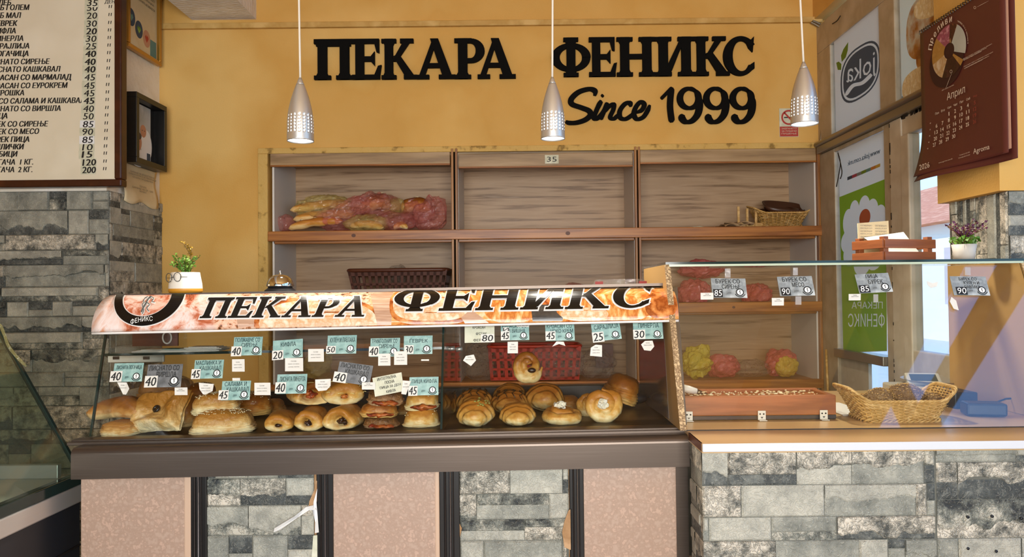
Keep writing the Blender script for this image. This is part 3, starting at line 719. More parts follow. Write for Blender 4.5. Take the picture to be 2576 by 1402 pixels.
# ------------------------------------------------------------------ black wall lettering
def wall_letter(ch, x0, x1, y0, y1, label):
    polys, w = glyph(ch); Yf = D - .028; a = W(x0, y1, Yf); b = W(x1, y0, Yf); m = MB()
    mh = min(p[1] for q in polys for p in q); Mh = max(p[1] for q in polys for p in q)
    mw = min(p[0] for q in polys for p in q); Mw = max(p[0] for q in polys for p in q)
    for qi, q in enumerate(polys):
        pts = [(a.x + (p[0] - mw) / (Mw - mw) * (b.x - a.x), Yf + qi * .00022, a.z + (p[1] - mh) / (Mh - mh) * (b.z - a.z)) for p in grow(q, .006)]
        m.poly3(pts, (0, .018, 0))
    return tag(m.build('wall_letter', 'black_foam'), label, 'letter', 'black letters of the bakery name on the yellow wall')
L1 = 'of the upper left word'; 
for ch, x0, x1, lab in (('П', 790, 886, 'first letter П of the upper left word, left of the rest'), ('Е', 886, 958, 'letter Е second in the left word, between П and К'), ('К', 960, 1048, 'letter К of the left word, between Е and А'),
                        ('А', 1048, 1144, 'letter А in the middle of the left word, between К and Р'), ('Р', 1144, 1218, 'letter Р of the left word, the only one with a single bowl'), ('А', 1202, 1296, 'letter А ending the left word, right of Р')):
    dy = (x0 - 790) * -.006; wall_letter(ch, x0, x1, 98 + dy, 197 + dy + 2, 'large black serif ' + lab)
for ch, x0, x1, lab in (('Ф', 1388, 1485, 'letter Ф starting the right word, behind a pendant cord'), ('Е', 1483, 1551, 'letter Е of the right word, between Ф and Н'), ('Н', 1553, 1647, 'letter Н of the right word, right of Е'),
                        ('И', 1650, 1746, 'letter И of the right word, with rising diagonal'), ('К', 1747, 1835, 'letter К of the right word, between И and С'), ('С', 1822, 1898, 'letter С ending the right word at far right')):
    dy = (x0 - 1388) * -.008; wall_letter(ch, x0, x1, 94 + dy, 192 + dy, 'large black serif ' + lab)
def px3(p): return (p[0] / 2.0444 + 700, p[1] / 2.0444 + 60)
def foam(strokes, label, name='wall_letter', cat='letter'):
    m = MB(); Yf = D - .02
    for si, (pts, w, pen) in enumerate(strokes):
        for q in stroke([px3(p) for p in pts], w / 2.0444, 6, pen): m.poly3([W(p[0], p[1], Yf) + Vector((0, si * .0004, 0)) for p in q], (0, .014, 0))
    return tag(m.build(name, 'black_foam'), label, cat, 'black letters of the bakery name on the yellow wall')
foam([([(1628, 368), (1630, 345), (1600, 334), (1545, 350), (1508, 385), (1512, 412), (1560, 430), (1598, 446), (1606, 468), (1580, 492), (1535, 507), (1495, 508), (1478, 500)], 20, .25),
      ([(1604, 478), (1640, 450), (1668, 400)], 9, .0), ([(1660, 392), (1640, 438), (1624, 480), (1640, 486), (1668, 458), (1690, 420)], 17, .25), ([(1664, 372), (1672, 364)], 16, 0),
      ([(1694, 404), (1676, 448), (1658, 490)], 17, .25), ([(1672, 458), (1700, 425), (1726, 412), (1724, 440), (1708, 478), (1728, 486), (1752, 462)], 16, .25),
      ([(1816, 424), (1808, 404), (1782, 412), (1758, 446), (1760, 480), (1786, 488), (1818, 470), (1838, 452)], 17, .25),
      ([(1836, 456), (1870, 442), (1884, 414), (1866, 400), (1842, 424), (1830, 462), (1846, 488), (1878, 478), (1900, 446), (1912, 416)], 17, .25)],
     'black brush script word Since below the right word', 'wall_word', 'lettering')
foam([([(1970, 384), (1992, 362), (2026, 326)], 16, .1), ([(2024, 326), (2016, 420), (2026, 505)], 26, .1)], 'black numeral 1 starting the year 1999 on the wall')
for k, lab in enumerate(('black numeral 9 standing next to the 1 of 1999', 'black numeral 9 in the middle of the three nines', 'black numeral 9 ending the year 1999 at right')):
    o = k * 136; ring = [(2115 + o + 48 * math.cos(t * PI / 12), 382 + 50 * math.sin(t * PI / 12)) for t in range(-4, 22)]
    foam([(ring, 17, .45), ([(2164 + o, 372), (2168 + o, 420), (2158 + o, 465), (2130 + o, 497), (2098 + o, 503), (2078 + o, 484), (2084 + o, 466)], 19, .45)], lab)
# ------------------------------------------------------------------ pendant lamps
def pendant(px, ytop, ybot, wpx, pxc, label):
    Y = 2.4; b = W(px, ybot, Y); t = W(px, ytop, Y); h = t.z - b.z; R = wpx / 2 * Y / F
    r = thing('pendant_lamp', label, 'lamp', b, 'brushed metal pendant lamps over the counter')
    prof = []; N = 36
    def rad(q):
        if q < .30: return R * (1 - .03 * q)
        k = (q - .30) / .70; return R * (.99 - .70 * k ** 1.75)
    for i in range(N + 1): prof.append((rad(i / N), b.z + h * .9 * i / N))
    m = MB(); n = 72
    m.lathe(prof, (b.x, b.y, 0), n, skip=lambda k, i: k in (5, 7, 9, 11, 13, 15) and i % 4 == 0)
    o = m.build('shade', 'brushed_steel', r, fixn=False)
    d = o.modifiers.new('solid', 'SOLIDIFY'); d.thickness = .0012; d.offset = -1
    c = MB(); c.lathe([(R * .27, b.z + h * .9), (R * .2, b.z + h * .95), (R * .1, b.z + h), (.002, b.z + h)], (b.x, b.y, 0), 20); c.lathe([(R * .3, b.z + h * .905), (R * .3, b.z + h * .895), (R * .1, b.z + h * .89)], (b.x, b.y, 0), 20); c.build('neck_cap', 'brushed_steel', r)
    k = W(pxc, 0, Y); MB().tube([(b.x, b.y, b.z + h * .98), ((b.x * 2 + k.x) / 3, b.y, b.z + h + (k.z - b.z - h) * .33), (k.x, b.y, k.z), (k.x, b.y, ZC)], .0034).build('cord', 'cord_white', r)
    g = MB(); g.lathe([(.0005, b.z + .012), (R * .9, b.z + .012), (R * .93, b.z + .02), (R * .9, b.z + h * .36), (R * .5, b.z + h * .5), (.0005, b.z + h * .5)], (b.x, b.y, 0), 24); g.build('bulb', 'lamp_glow', r)
    l = bpy.data.objects.new('lamp_light', bpy.data.lights.new('lamp_light', 'SPOT')); C.objects.link(l); l.parent = r; l.location = (0, 0, -.004)
    l.data.energy = 20; l.data.spot_size = 2.7; l.data.spot_blend = .6; l.data.shadow_soft_size = R * .8; l.data.color = (1, .93, .80)
    return r
pendant(756, 196, 356, 66, 752, 'brushed metal pendant lamp hanging left of the wall lettering')
pendant(1391, 194, 350, 61, 1390, 'brushed metal pendant lamp hanging in front of the letter Ф')
pendant(2024, 156, 313, 67, 2013, 'brushed metal pendant lamp beside the no smoking sign')
# ------------------------------------------------------------------ no smoking sign
a = W(1960, 273, D - .003); b = W(2009, 344, D - .003); s = thing('no_smoking_sign', 'small red and white no smoking sign behind the right lamp', 'sign', Vector(((a.x + b.x) / 2, D, b.z)))
h = a.z - b.z; w = b.x - a.x; cx = (a.x + b.x) / 2
bx('plate', (a.x, D - .003, b.z), (b.x, D, a.z), 'card_cream', s); bx('red_band', (a.x + .002, D - .0036, b.z + .002), (b.x - .002, D - .003, b.z + h * .36), 'sign_red', s)
m = MB(); cz = b.z + h * .68
for q in arcband(cx, cz, w * .40, w * .40, w * .31, w * .31, 0, 2 * PI, 28): m.add([(p[0], D - .0037, p[1]) for p in q], [(0, 1, 2, 3)])
m.add([(cx - w * .26, D - .0037, cz + w * .22), (cx - w * .2, D - .0037, cz + w * .28), (cx + w * .26, D - .0037, cz - w * .22), (cx + w * .2, D - .0037, cz - w * .28)], [(0, 1, 2, 3)]); m.build('ban_ring', 'sign_red', s)
m = MB(); m.box((cx - w * .25, D - .0035, cz - w * .03), (cx + w * .16, D - .0031, cz + w * .03)); m.build('cigarette', 'ink', s)
for k, t_ in enumerate(('ЗАБРАНЕТО', 'ЗА ПУШАЧИ', 'ПУШЕЊЕ')): text(t_, (cx, D - .004, b.z + h * (.29 - k * .09)), (1, 0, 0), (0, 0, 1), 'card_cream', s, h=h * .055, w=w * .8)
# ------------------------------------------------------------------ price board on the pillar
YB = 3.30; bz = W(150, 470, YB).z; bxr = W(305, 470, YB).x; topz = bz + 1.35
pb = thing('price_board', 'large cream menu price board in dark wood frame on the pillar', 'menu board', (bxr - .7, YB, bz))
fw = .032
m = MB(); x0 = bxr - 1.4
m.box((x0, YB, bz), (bxr, YB + .05, bz + fw)); m.box((bxr - fw, YB, bz + fw), (bxr, YB + .05, topz - fw)); m.box((x0, YB, topz - fw), (bxr, YB + .05, topz)); m.box((x0, YB, bz + fw), (x0 + fw, YB + .05, topz - fw))
m.build('frame', 'dark_wood_frame', pb, .006, 3)
bx('panel', (x0 + fw, YB + .012, bz + fw), (bxr - fw, YB + .04, topz - fw), 'board_panel', pb)
rows = [('ЛЕБ', 28, 6, '35'), ('ЛЕБ ГОЛЕМ', 74, 18, '50'), ('ЛЕБ МАЛ', 53, 38, '20'), ('ЃЕВРЕК', 44, 58, '30'), ('КИФЛА', 39, 77, '20'), ('ПИНЕРЛА', 58, 96, '30'), ('САРАЈЛИЈА', 73, 115, '25'), ('ПОГАЧИЦА', 71, 134, '40'), ('ЛИСНАТО СИРЕЊЕ', 125, 154, '40'), ('ЛИСНАТО КАШКАВАЛ', 152, 173, '40'), ('КРОАСАН СО МАРМАЛАД', 179, 193, '45'), ('КРОАСАН СО ЕУРОКРЕМ', 170, 214, '45'), ('ПИРОШКА', 60, 233, '45'), ('ЛИСНАТО СО САЛАМА И КАШКАВАЛ', 214, 252, '45'), ('ЛИСНАТО СО ВИРШЛА', 152, 272, '40'), ('ПИЦА', 18, 291, '50'), ('БУРЕК СО СИРЕЊЕ', 121, 311, '85'), ('БУРЕК СО МЕСО', 98, 330, '90'), ('БУРЕК ПИЦА', 73, 350, '85'), ('ЃОМЛИЧКИ', 60, 369, '10'), ('ЛЕБИЦИ', 44, 387, '15'), ('ПОГАЧА  1 КГ.', 83, 407, '120'), ('ПОГАЧА  2 КГ.', 81, 426, '200')]
tm = MB(); yt = YB + .011; rnd = random.Random(2)
for s_, pxr_, py, pr in rows:
    P = W(pxr_, py, yt); td = text_data(s_, 0, .2); sc_ = 14.2 * YB / F / text_data('Н', 0, .2)[3]; P = P - Vector((0, 0, (td[3] * sc_ - 14.2 * YB / F) / 2 * (1 if any(c in 'ЦД' for c in s_) else -1 if s_[0] == 'Ѓ' else 0))); put_text(tm, s_, P, (1, 0, 0), (0, 0, 1), h=td[3] * sc_, w=td[2] * sc_ * .85, bold=.05, shear=.2, align='r')
    xx = 243 - (py / 430) * 15; c = W(xx - 12 + (6 if py > 400 else 0) - (0), py + 2, yt)
    tn = rnd.uniform(-.03, .03); c = c + Vector((0, -.0005 * (len(pb.children) % 3), 0)); hw = (17 if py < 300 else 19) * YB / F; hh = 10.5 * YB / F
    st = MB(); Mx = Matrix.Translation(c) @ Matrix.Rotation(tn, 4, 'Y'); st.box((-hw, -.001, -hh), (hw, .0, hh), 0, Mx)
    o = st.build('price_sticker', 'photo_white' if pr in ('85', '90') and py != 330 else 'card_cream', pb)
    text(pr, c + Vector((.004, -.0018, 0)), (math.cos(tn), 0, -math.sin(tn)), (math.sin(tn), 0, math.cos(tn)), 'ink', o, h=16.5 * YB / F, w=(27 if len(pr) == 2 else 34) * YB / F, bold=.05 if py in (77, 134, 154, 173, 252, 387, 407, 426) else .02, shear=.12)
    d = W(xx + 35, py - 1, yt)
    dm = MB()
    if py > 10:
        for q in (-.005, .005): dm.add([(d.x + q - .0022, yt, d.z - .006), (d.x + q + .001, yt, d.z - .006), (d.x + q + .0034, yt, d.z + .008), (d.x + q - .0006, yt, d.z + .008)], [(0, 1, 2, 3)])
        dm.build('ditto_mark', 'ink', pb, fixn=False)
dm = MB(); put_text(dm, 'ДЕН.', W(277, 5, yt), (1, 0, 0), (0, 0, 1), h=.019, bold=.02, shear=.15)
tm.build('lettering', 'ink', pb, fixn=False); dm.build('currency_lettering', 'ink', pb, fixn=False)
# ------------------------------------------------------------------ frames and notice on the white side of the pillar
XP = pxr; U1 = Vector((0, 1, 0)); V1 = Vector((0, 0, 1))
def side_rect(pl, pr): return PX(pl, 700, XP + .01).y, PX(pr, 700, XP + .01).y
ya, yb = side_rect(316, 401); zc0 = PX(402, 172, XP).z; ct = thing('framed_certificate', 'gold framed bakery certificate with round stickers high on the pillar', 'certificate', (XP, (ya + yb) / 2, zc0))
zc1 = zc0 + .62; m = MB(); q = .02
m.box((XP, ya, zc0), (XP + .025, yb, zc0 + q)); m.box((XP, ya, zc1 - q), (XP + .025, yb, zc1)); m.box((XP, ya, zc0 + q), (XP + .025, ya + q, zc1 - q)); m.box((XP, yb - q, zc0 + q), (XP + .025, yb, zc1 - q)); m.build('frame', 'gold_frame', ct, .004)
bx('sheet', (XP, ya + q, zc0 + q), (XP + .008, yb - q, zc1 - q), 'paper_old', ct)
tx = MB(); yc = (ya + yb) / 2; xx = XP + .0086
for t_, dz, hh, ww in (('ПРЕХРАНЕЦ', .50, .03, .2), ('ЗДРАВЕЦ ЧЕШМЕ - СКОПЈЕ', .43, .014, .22), ('ВО ЗНАК НА ПРИЗНАНИЕ', .335, .012, .2), ('ЗА ПОКАЖАНАТА ПОЖРТВУВАНОСТ', .312, .012, .24), ('И ПОМОШ ВО РЕАЛИЗАЦИЈА', .289, .012, .22), ('НА ХУМАНИТАРНИТЕ АКТИВНОСТИ', .266, .012, .24)):
    put_text(tx, t_, (xx, yc, zc0 + dz), U1, V1, h=hh, w=ww)
tx.build('lettering', 'ink', ct, fixn=False)
for yy, dz, c1, c2 in ((.17, .155, 'poster_blue', 'poster_teal'), (.39, .12, 'poster_blue', 'leaf_green'), (.62, .10, 'photo_skin', 'sign_red')):
    cy = ya + (yb - ya) * yy; k = MB(); k.add([(xx, cy + .036 * math.cos(a * PI / 12), zc0 + dz + .042 * math.sin(a * PI / 12)) for a in range(24)], [tuple(range(24))]); o = k.build('round_sticker', c1, ct, fixn=False)
    k = MB(); k.add([(xx + .0006, cy, zc0 + dz - .02), (xx + .0006, cy + .018, zc0 + dz + .004), (xx + .0006, cy + .008, zc0 + dz + .018), (xx + .0006, cy, zc0 + dz + .01), (xx + .0006, cy - .008, zc0 + dz + .018), (xx + .0006, cy - .018, zc0 + dz + .004)], [(0, 1, 2, 3, 4, 5)]); k.build('emblem', c2, o, fixn=False)
cy = ya + (yb - ya) * .82; bx('square_sticker', (XP + .008, cy - .03, zc0 + .03), (XP + .0088, cy + .03, zc0 + .11), 'poster_teal', ct)
ya, yb = side_rect(314, 393); z0 = PX(385, 428, XP + .03).z; z1 = PX(345, 240, XP + .03).z
pf = thing('photo_frame', 'black box frame with snapshot of two men below the certificate', 'photo frame', (XP, (ya + yb) / 2, z0)); yc = (ya + yb) / 2; fd = .065; q = .026
m = MB()
for A, B in (((XP, ya, z0), (XP + fd, yb, z0 + q)), ((XP, ya, z1 - q), (XP + fd, yb, z1)), ((XP, ya, z0 + q), (XP + fd, ya + q, z1 - q)), ((XP, yb - q, z0 + q), (XP + fd, yb, z1 - q))): m.box(A, B)
m.box((XP, ya, z0), (XP + .012, yb, z1)); m.build('frame', 'black_frame', pf, .002)
y0, y1 = ya + q + .005, yb - q - .05; xx = XP + .02
pr_ = bx('photograph', (XP + .012, y0, z0 + q + .005), (xx, y1, z1 - q - .005), 'photo_grey', pf)
def disc(mb, cy, cz, ry, rz, x, a0=0, a1=24, mi=0): mb.add([(x, cy + ry * math.cos(a * PI / 12), cz + rz * math.sin(a * PI / 12)) for a in range(a0, a1)], [tuple(range(a1 - a0))], mi)
pw = y1 - y0; ph = z1 - z0 - 2 * q; zb_ = z0 + q + .005; k = MB(); k.v = []
for x_, cy, cz, ry, rz, mi in ((.0006, .78, .1, .28, .28, 3), (.0007, .62, .52, .15, .11, 0), (.0008, .34, .03, .42, .16, 3), (.0009, .34, .30, .2, .155, 0), (.001, .34, .41, .19, .07, 2)):
    disc(k, y0 + pw * cy, zb_ + ph * max(cz, rz if rz > .2 else cz), pw * ry, ph * min(rz, .9), xx + x_, mi=mi)
for cy, cz in ((.27, .31), (.41, .31), (.57, .53), (.68, .53)): disc(k, y0 + pw * cy, zb_ + ph * cz, pw * .025, ph * .008, xx + .0012, mi=2)
k.box((xx, y0 + pw * .8, zb_ + .01), (xx + .0014, y0 + pw * .97, zb_ + ph * .16), 4)
for j in range(4): k.box((xx, y0 + .002, zb_ + ph * (.45 + j * .1)), (xx + .0005, y0 + pw * .3, zb_ + ph * (.47 + j * .1)), 2)
k.build('portrait', ['photo_skin', 'photo_grey', 'photo_dark', 'photo_white', 'poster_blue'], pr_, fixn=False)
# aged notice
ya, yb = side_rect(311, 395); zn1 = PX(330, 405, XP).z; zn0 = PX(340, 512, XP).z
m = MB(); rnd = random.Random(5)
def nf(u, v):
    y = ya + (yb - ya) * u; z = zn0 + (zn1 - zn0) * v - .01 * math.sin(u * 9) * (1 - v); 
    return Vector((XP + .004 + .012 * (1 - v) ** 2 * (.6 + .5 * math.sin(u * 7)), y + .012 * math.sin(v * 8), z))
m.grid(nf, 14, 10); nt_ = m.build('paper_notice', 'paper_old'); tag(nt_, 'curling aged paper notice below the black photo frame', 'notice')
nt_.modifiers.new('s', 'SOLIDIFY').thickness = .001
t = MB(); yc = (ya + yb) / 2
for s_, v in (('СООПШТЕНИЕ', .9), ('БАРАЊЕ НА ВРАБОТУВАЊЕ', .72), ('САМОПОСЛУГА ЗА ПЕКАРНИЦИ', .66), ('СЕ БАРА ПРОДАВАЧКА', .60), ('ПЕКАРА', .42), ('БАРАЊЕ НА БР. 1200', .36), ('ФЕНИКС', .30)): put_text(t, s_, (XP + .02, yc, zn0 + (zn1 - zn0) * v), U1, V1, h=.009, w=.012 * len(s_) * .9)
t.build('lettering', 'ink_grey', nt_, fixn=False)
# cables at the corner
for pts, o, lab in (([(2040, 56), (2052, 62), (2066, 72), (2073, 90), (2072, 180), (2068, 300), (2064, 360)], 0, 'grey cable running down the back right corner, left of its twin'), ([(2044, 52), (2058, 58), (2072, 68), (2079, 90), (2078, 180), (2074, 300), (2070, 360)], 0, 'grey cable running down the back right corner, right of its twin'),
                    ([(2064, 374), (2082, 370), (2096, 378), (2102, 392)], 0, 'grey cable looping at the corner by the shelf top, lower one'), ([(2066, 370), (2086, 364), (2102, 373), (2108, 390)], 0, 'grey cable looping at the corner by the shelf top, upper one')):
    tag(MB().tube([W(p[0], p[1], D - .03) for p in smoothpts(pts, 4)], .005).build('cable', 'alu_transom'), lab, 'cable', 'cables in the back right corner')
for pts, lab in (([(2106, 385), (2112, 410), (2108, 440), (2102, 470)], 'loose dark wire end on the window frame, longer one'), ([(2106, 385), (2116, 430), (2112, 450)], 'loose dark wire end on the window frame, shorter one'), ([(2092, 60), (2104, 52), (2112, 40)], 'short dark wire above the window poster with the oval logo')):
    tag(MB().tube([PX(p[0] + 2, p[1], XW - .012) for p in smoothpts(pts, 4)], .0025).build('wire', 'grime'), lab, 'cable', 'cables in the back right corner')
# ------------------------------------------------------------------ display case with bronze bar
XDL, XDR = -1.2, .428
def kz(x): return .0104 * (x + .37)                 # the case stands slightly out of level
def SH(mb):
    for v in mb.v: v.z += kz(v.x)
    return mb
cs = thing('display_case', 'long pastry display case with bronze metal bar and curved printed brow', 'display case', (-.38, 2.3, 0))
zc_ = lambda py, Y: W(957, py, Y).z
bl, br = W(178, 1170, 1.95).x, W(1735, 1140, 1.95).x
ztop_bar = zc_(1113, 1.95); zbot_bar = zc_(1191, 1.95); zr = zc_(1094, 2.03); zdeck = zc_(1096, 2.08)
m = MB(); pr = [(1.95, zbot_bar), (1.95, ztop_bar - .018)] + [(1.968 - .018 * math.cos(a), ztop_bar - .018 + .018 * math.sin(a)) for a in [PI / 12 * i for i in range(1, 7)]] + [(2.2, ztop_bar), (2.2, zbot_bar)]
m.loft([[(bl, y, z) for y, z in pr], [(br, y, z) for y, z in pr]]); SH(m).build('bar', 'bronze_metal', cs)
for p in cs.children[0].data.polygons: p.use_smooth = False
m = MB(); m.box((XDL - .01, 2.0, ztop_bar - .002), (XDR + .005, 2.05, zr + .002)); m.box((XDL - .005, 2.012, zr), (XDR, 2.05, zr + .006)); SH(m).build('rail', 'bronze_dark', cs, .0015)
m = MB(); m.box((XDL, 2.045, ztop_bar), (XDR, 2.70, zdeck)); SH(m).build('deck', 'tray_metal', cs)
m = MB(); m.box((XDL, 2.66, zdeck), (XDR, 2.70, zdeck + .055)); SH(m).build('back_rail', 'deck_dark', cs, .003)
# glass: sloped front in two panes, sides, inner shelf, top
GB = Vector((0, 2.062, zr + .004)); GT = Vector((0, 2.165, zc_(737, 2.2))); gd = (GT - GB).normalized(); GN = Vector((1, 0, .0104)).cross(gd).normalized(); GN = GN if GN.y < 0 else -GN
xm = W(1113, 950, 2.11).x
for x0, x1 in ((XDL + .004, xm - .002), (xm + .002, XDR - .004)):
    m = MB(); m.hexa([(x0, GB.y, GB.z), (x1, GB.y, GB.z), (x1, GB.y + .006, GB.z), (x0, GB.y + .006, GB.z), (x0, GT.y, GT.z), (x1, GT.y, GT.z), (x1, GT.y + .006, GT.z), (x0, GT.y + .006, GT.z)])
    SH(m).build('front_pane', 'glass_pane', cs)
    # dark polished edges
m = MB()
for x in (XDL + .012, xm, XDR - .006):
    for w in (.003,): m.hexa([(x - w, GB.y + .008, GB.z), (x + w, GB.y + .008, GB.z), (x + w, GB.y + .014, GB.z), (x - w, GB.y + .014, GB.z), (x - w, GT.y + .008, GT.z), (x + w, GT.y + .008, GT.z), (x + w, GT.y + .014, GT.z), (x - w, GT.y + .014, GT.z)])
SH(m).build('pane_edge', 'glass_edge', cs)
ztp = zc_(734, 2.25)
for x in (XDL + .01, xm, XDR - .01):
    m = MB(); m.poly3([(x, 2.09, zr), (x, 2.66, zdeck), (x, 2.66, ztp), (x, 2.20, ztp)], (.005, 0, 0)); SH(m).build('side_pane', 'glass_pane', cs)
m = MB(); m.hexa([(XDR - .004, GB.y - .004, GB.z), (XDR + .012, GB.y - .004, GB.z), (XDR + .012, GB.y + .03, GB.z), (XDR - .004, GB.y + .03, GB.z), (XDR - .004, GT.y - .004, GT.z), (XDR + .012, GT.y - .004, GT.z), (XDR + .012, GT.y + .03, GT.z), (XDR - .004, GT.y + .03, GT.z)])
SH(m).build('end_post', 'bronze_metal', cs, .002)
m = MB(); m.poly3([(XDR - .026, 2.12, zr + .01), (XDR - .026, 2.64, zdeck), (XDR - .026, 2.64, ztp - .002), (XDR - .026, 2.21, ztp - .002)], (.004, 0, 0)); SH(m).build('end_panel', 'end_tint', cs)
zis = W(700, 884, 2.42).z; xi0, xi1 = W(265, 888, 2.42).x, W(1130, 880, 2.42).x
m = MB(); m.box((xi0, 2.42, zis), (xi1, 2.64, zis + .008)); SH(m).build('inner_shelf', 'glass_pane', cs)
m = MB(); m.box((xi0, 2.416, zis), (xi1, 2.42, zis + .008)); SH(m).build('shelf_edge', 'glass_edge', cs)
a = W(275, 912, 2.5); b = W(415, 893, 2.5); bx('shelf_bracket', (a.x, 2.49, a.z), (b.x, 2.50, b.z + .006), 'bracket_white', cs, .002)
for px in (292, 368): q = W(px, 901, 2.488); bx('bracket_slot', (q.x - .01, 2.486, q.z - .005), (q.x + .01, 2.49, q.z + .005), 'bronze_dark', cs)
for px, py in ((1128, 879), (1147, 880)): q = W(px, py, 2.3); MB().tube([q, q + Vector((.02, 0, .003))], .007, 12).build('glass_clip', 'brushed_steel', cs)
m = MB(); m.box((XDL, 2.19, ztp), (XDR, 2.68, ztp + .008)); SH(m).build('top_plate', 'bronze_dark', cs)
# printed curved brow
zl0, zr0 = W(235, 836, 2.10).z, W(1704, 804, 2.10).z; zl1, zr1 = W(290, 744, 2.22).z, W(1688, 726, 2.22).z
xb0_, xb1_ = -1.2, .4295
def brow_pt(x, t, off=0):
    q = (x - xb0_) / (xb1_ - xb0_); z0 = zl0 + (zr0 - zl0) * q; z1 = zl1 + (zr1 - zl1) * q
    y = 2.10 + .12 * (1 - math.cos(t * PI / 2)); z = z0 + (z1 - z0) * math.sin(t * PI / 2)
    nrm = Vector((0, -math.cos(t * PI / 2) * (z1 - z0) / .09, .12 / .09 * math.sin(t * PI / 2))).normalized()
    return Vector((x, y, z)) + nrm * off
def brow_px(px, py):
    t0, t1 = -.02, 1.0
    for _ in range(22):
        t = (t0 + t1) / 2; y = 2.10 + .12 * (1 - math.cos(t * PI / 2)); x = W(px, py, y).x
        if proj(brow_pt(x, t))[1] > py: t0 = t
        else: t1 = t
    return x, t
m = MB(); m.grid(lambda u, v: brow_pt(xb0_ + (xb1_ - xb0_) * u, v), 60, 12); bo = m.build('brow', 'brow_print', cs, fixn=False); d = bo.modifiers.new('s', 'SOLIDIFY'); d.thickness = .004; d.offset = 1
m = MB(); m.tube([brow_pt(xb0_ + (xb1_ - xb0_) * i / 40, -.005, .0) + Vector((0, 0, -.003)) for i in range(41)], .0036, 6); m.build('brow_lip', 'brow_white', cs)
def clipband(poly, lo, hi):
    def half(p, c, s):
        out = []
        for i in range(len(p)):
            a, b = p[i - 1], p[i]; ia, ib = s * (a[1] - c) >= 0, s * (b[1] - c) >= 0
            if ia != ib: t = (c - a[1]) / (b[1] - a[1]); out.append((a[0] + (b[0] - a[0]) * t, c))
            if ib: out.append(b)
        return out
    p = half(poly, lo, 1); return half(p, hi, -1) if len(p) > 2 else []
def on_brow(name, polys, m, off, parent, step=5.0, top=lambda x: 746 - (x - 290) * .0136):
    mb = MB()
    for pi_, poly in enumerate(polys):
        ys = [p[1] for p in poly]; lo = math.floor(min(ys) / step) * step
        while lo < max(ys):
            q = clipband(poly, lo, lo + step); lo += step
            if len(q) < 3: continue
            q = [(p[0], max(p[1], top(p[0]))) for p in q]
            if max(p[1] for p in q) - min(p[1] for p in q) < .05: continue
            pts = [brow_pt(*brow_px(*p), off + (pi_ % 40) * .00004) for p in q]; mb.add(pts, [tuple(range(len(pts)))])
    return mb.build(name, m, parent, fixn=False)
def brow_word(word, x0, x1, yb0, yb1, yt0, yt1, slant):
    ws = [glyph(c) for c in word]; tot = sum(w for _, w in ws) + .04 * (len(word) - 1); cur = 0; out = []
    for polys, w in ws:
        for q in polys:
            pts = []
            for p in q:
                u = (cur + p[0]) / tot; X = x0 + (x1 - x0 - slant) * u + slant * p[1]; yb = yb0 + (yb1 - yb0) * u; yt = yt0 + (yt1 - yt0) * u
                pts.append((X, yb + (yt - yb) * p[1]))
            out.append(pts)
        cur += w + .04
    return out
EL = lambda cx, cy, rx, ry, n=26, p=2.4: [(cx + x, cy + y) for x, y in ring_sup_(rx, ry, n, p)]
def ring_sup_(a, b, n, e):
    return [(a * math.copysign(abs(math.cos(2 * PI * i / n)) ** (2 / e), math.cos(2 * PI * i / n)), b * math.copysign(abs(math.sin(2 * PI * i / n)) ** (2 / e), math.sin(2 * PI * i / n))) for i in range(n)]
for k_, (pl_, mt_) in enumerate((([(586, 745), (640, 745), (640, 822), (600, 823)], 'print_plank'), (EL(800, 812, 160, 62), 'print_crust'), (EL(802, 816, 150, 58), 'print_crumb'), ([(930, 736), (990, 735), (985, 818), (950, 819)], 'print_plank'), (EL(1085, 772, 105, 46, 30, 3), 'print_crust'), (EL(1085, 768, 96, 40, 30, 3), 'print_crumb'), ([(1160, 800), (1185, 780), (1230, 815), (1170, 815)], 'print_plank'),
    (EL(1285, 770, 70, 44), 'print_gold'), ([(1335, 770), (1420, 768), (1415, 808), (1340, 809)], 'print_slate'), (EL(1520, 778, 122, 34), 'print_gold'), (EL(1470, 792, 60, 16), 'print_crumb'), (EL(1662, 770, 40, 32), 'print_crust'))):
    pl_ = [(x, min(y, 834 - (x - 235) * .0213)) for x, y in pl_]; on_brow('printed_bread', [pl_], mt_, .0040 + .00006 * k_, bo)
for word, args in (('ПЕКАРА', (504, 938, 803, 799, 754, 750, 22)), ('ФЕНИКС', (985, 1644, 787, 778, 725, 716, 16))):
    ps = brow_word(word, *args); o = on_brow('letter_outline', [grow(q, 3.2) for q in ps], 'brow_white', .0046, bo); on_brow('lettering', ps, 'ink_gloss', .0068, bo)
lg = arcband(378, 752, 86, 69, 60, 47, PI * .02, PI * .98, 40, -6); lg = [[(p[0] + (p[1] - 752) * -.28, p[1]) for p in q] for q in lg]
lg2 = arcband(378, 752, 86, 69, 60, 47, -PI * .12, PI * 1.12, 44, -6); lg2 = [[(p[0] + (p[1] - 752) * -.28, p[1]) for p in q] for q in lg2]
on_brow('logo_outline', [grow(q, 2.4) for q in lg2], 'brow_white', .0046, bo); on_brow('logo_ring', lg2, 'ink_gloss', .0068, bo)
fn = MB(); vs, fs, tw, th = text_data('ФЕНИКС', .03)
pts = []
for v in vs:
    u = v.x / tw; pxx = 360 + u * 55; pyy = 808 + 10 * u * u - u * 8 - v.y / th * 12 - 2; pts.append(brow_pt(*brow_px(pxx, pyy), .009))
fn.add(pts, fs); fn.build('logo_lettering', 'ink_white', bo, fixn=False)
ph = []
for st, w in (([(382, 750), (374, 758), (368, 770), (362, 780), (358, 790)], 4), ([(378, 752), (388, 756), (384, 764), (392, 766)], 2), ([(370, 766), (378, 772), (372, 780), (378, 788)], 2.4), ([(366, 764), (360, 772), (364, 784), (360, 794)], 2), ([(374, 752), (366, 756), (362, 766)], 2)): ph += stroke(st, w, 4)
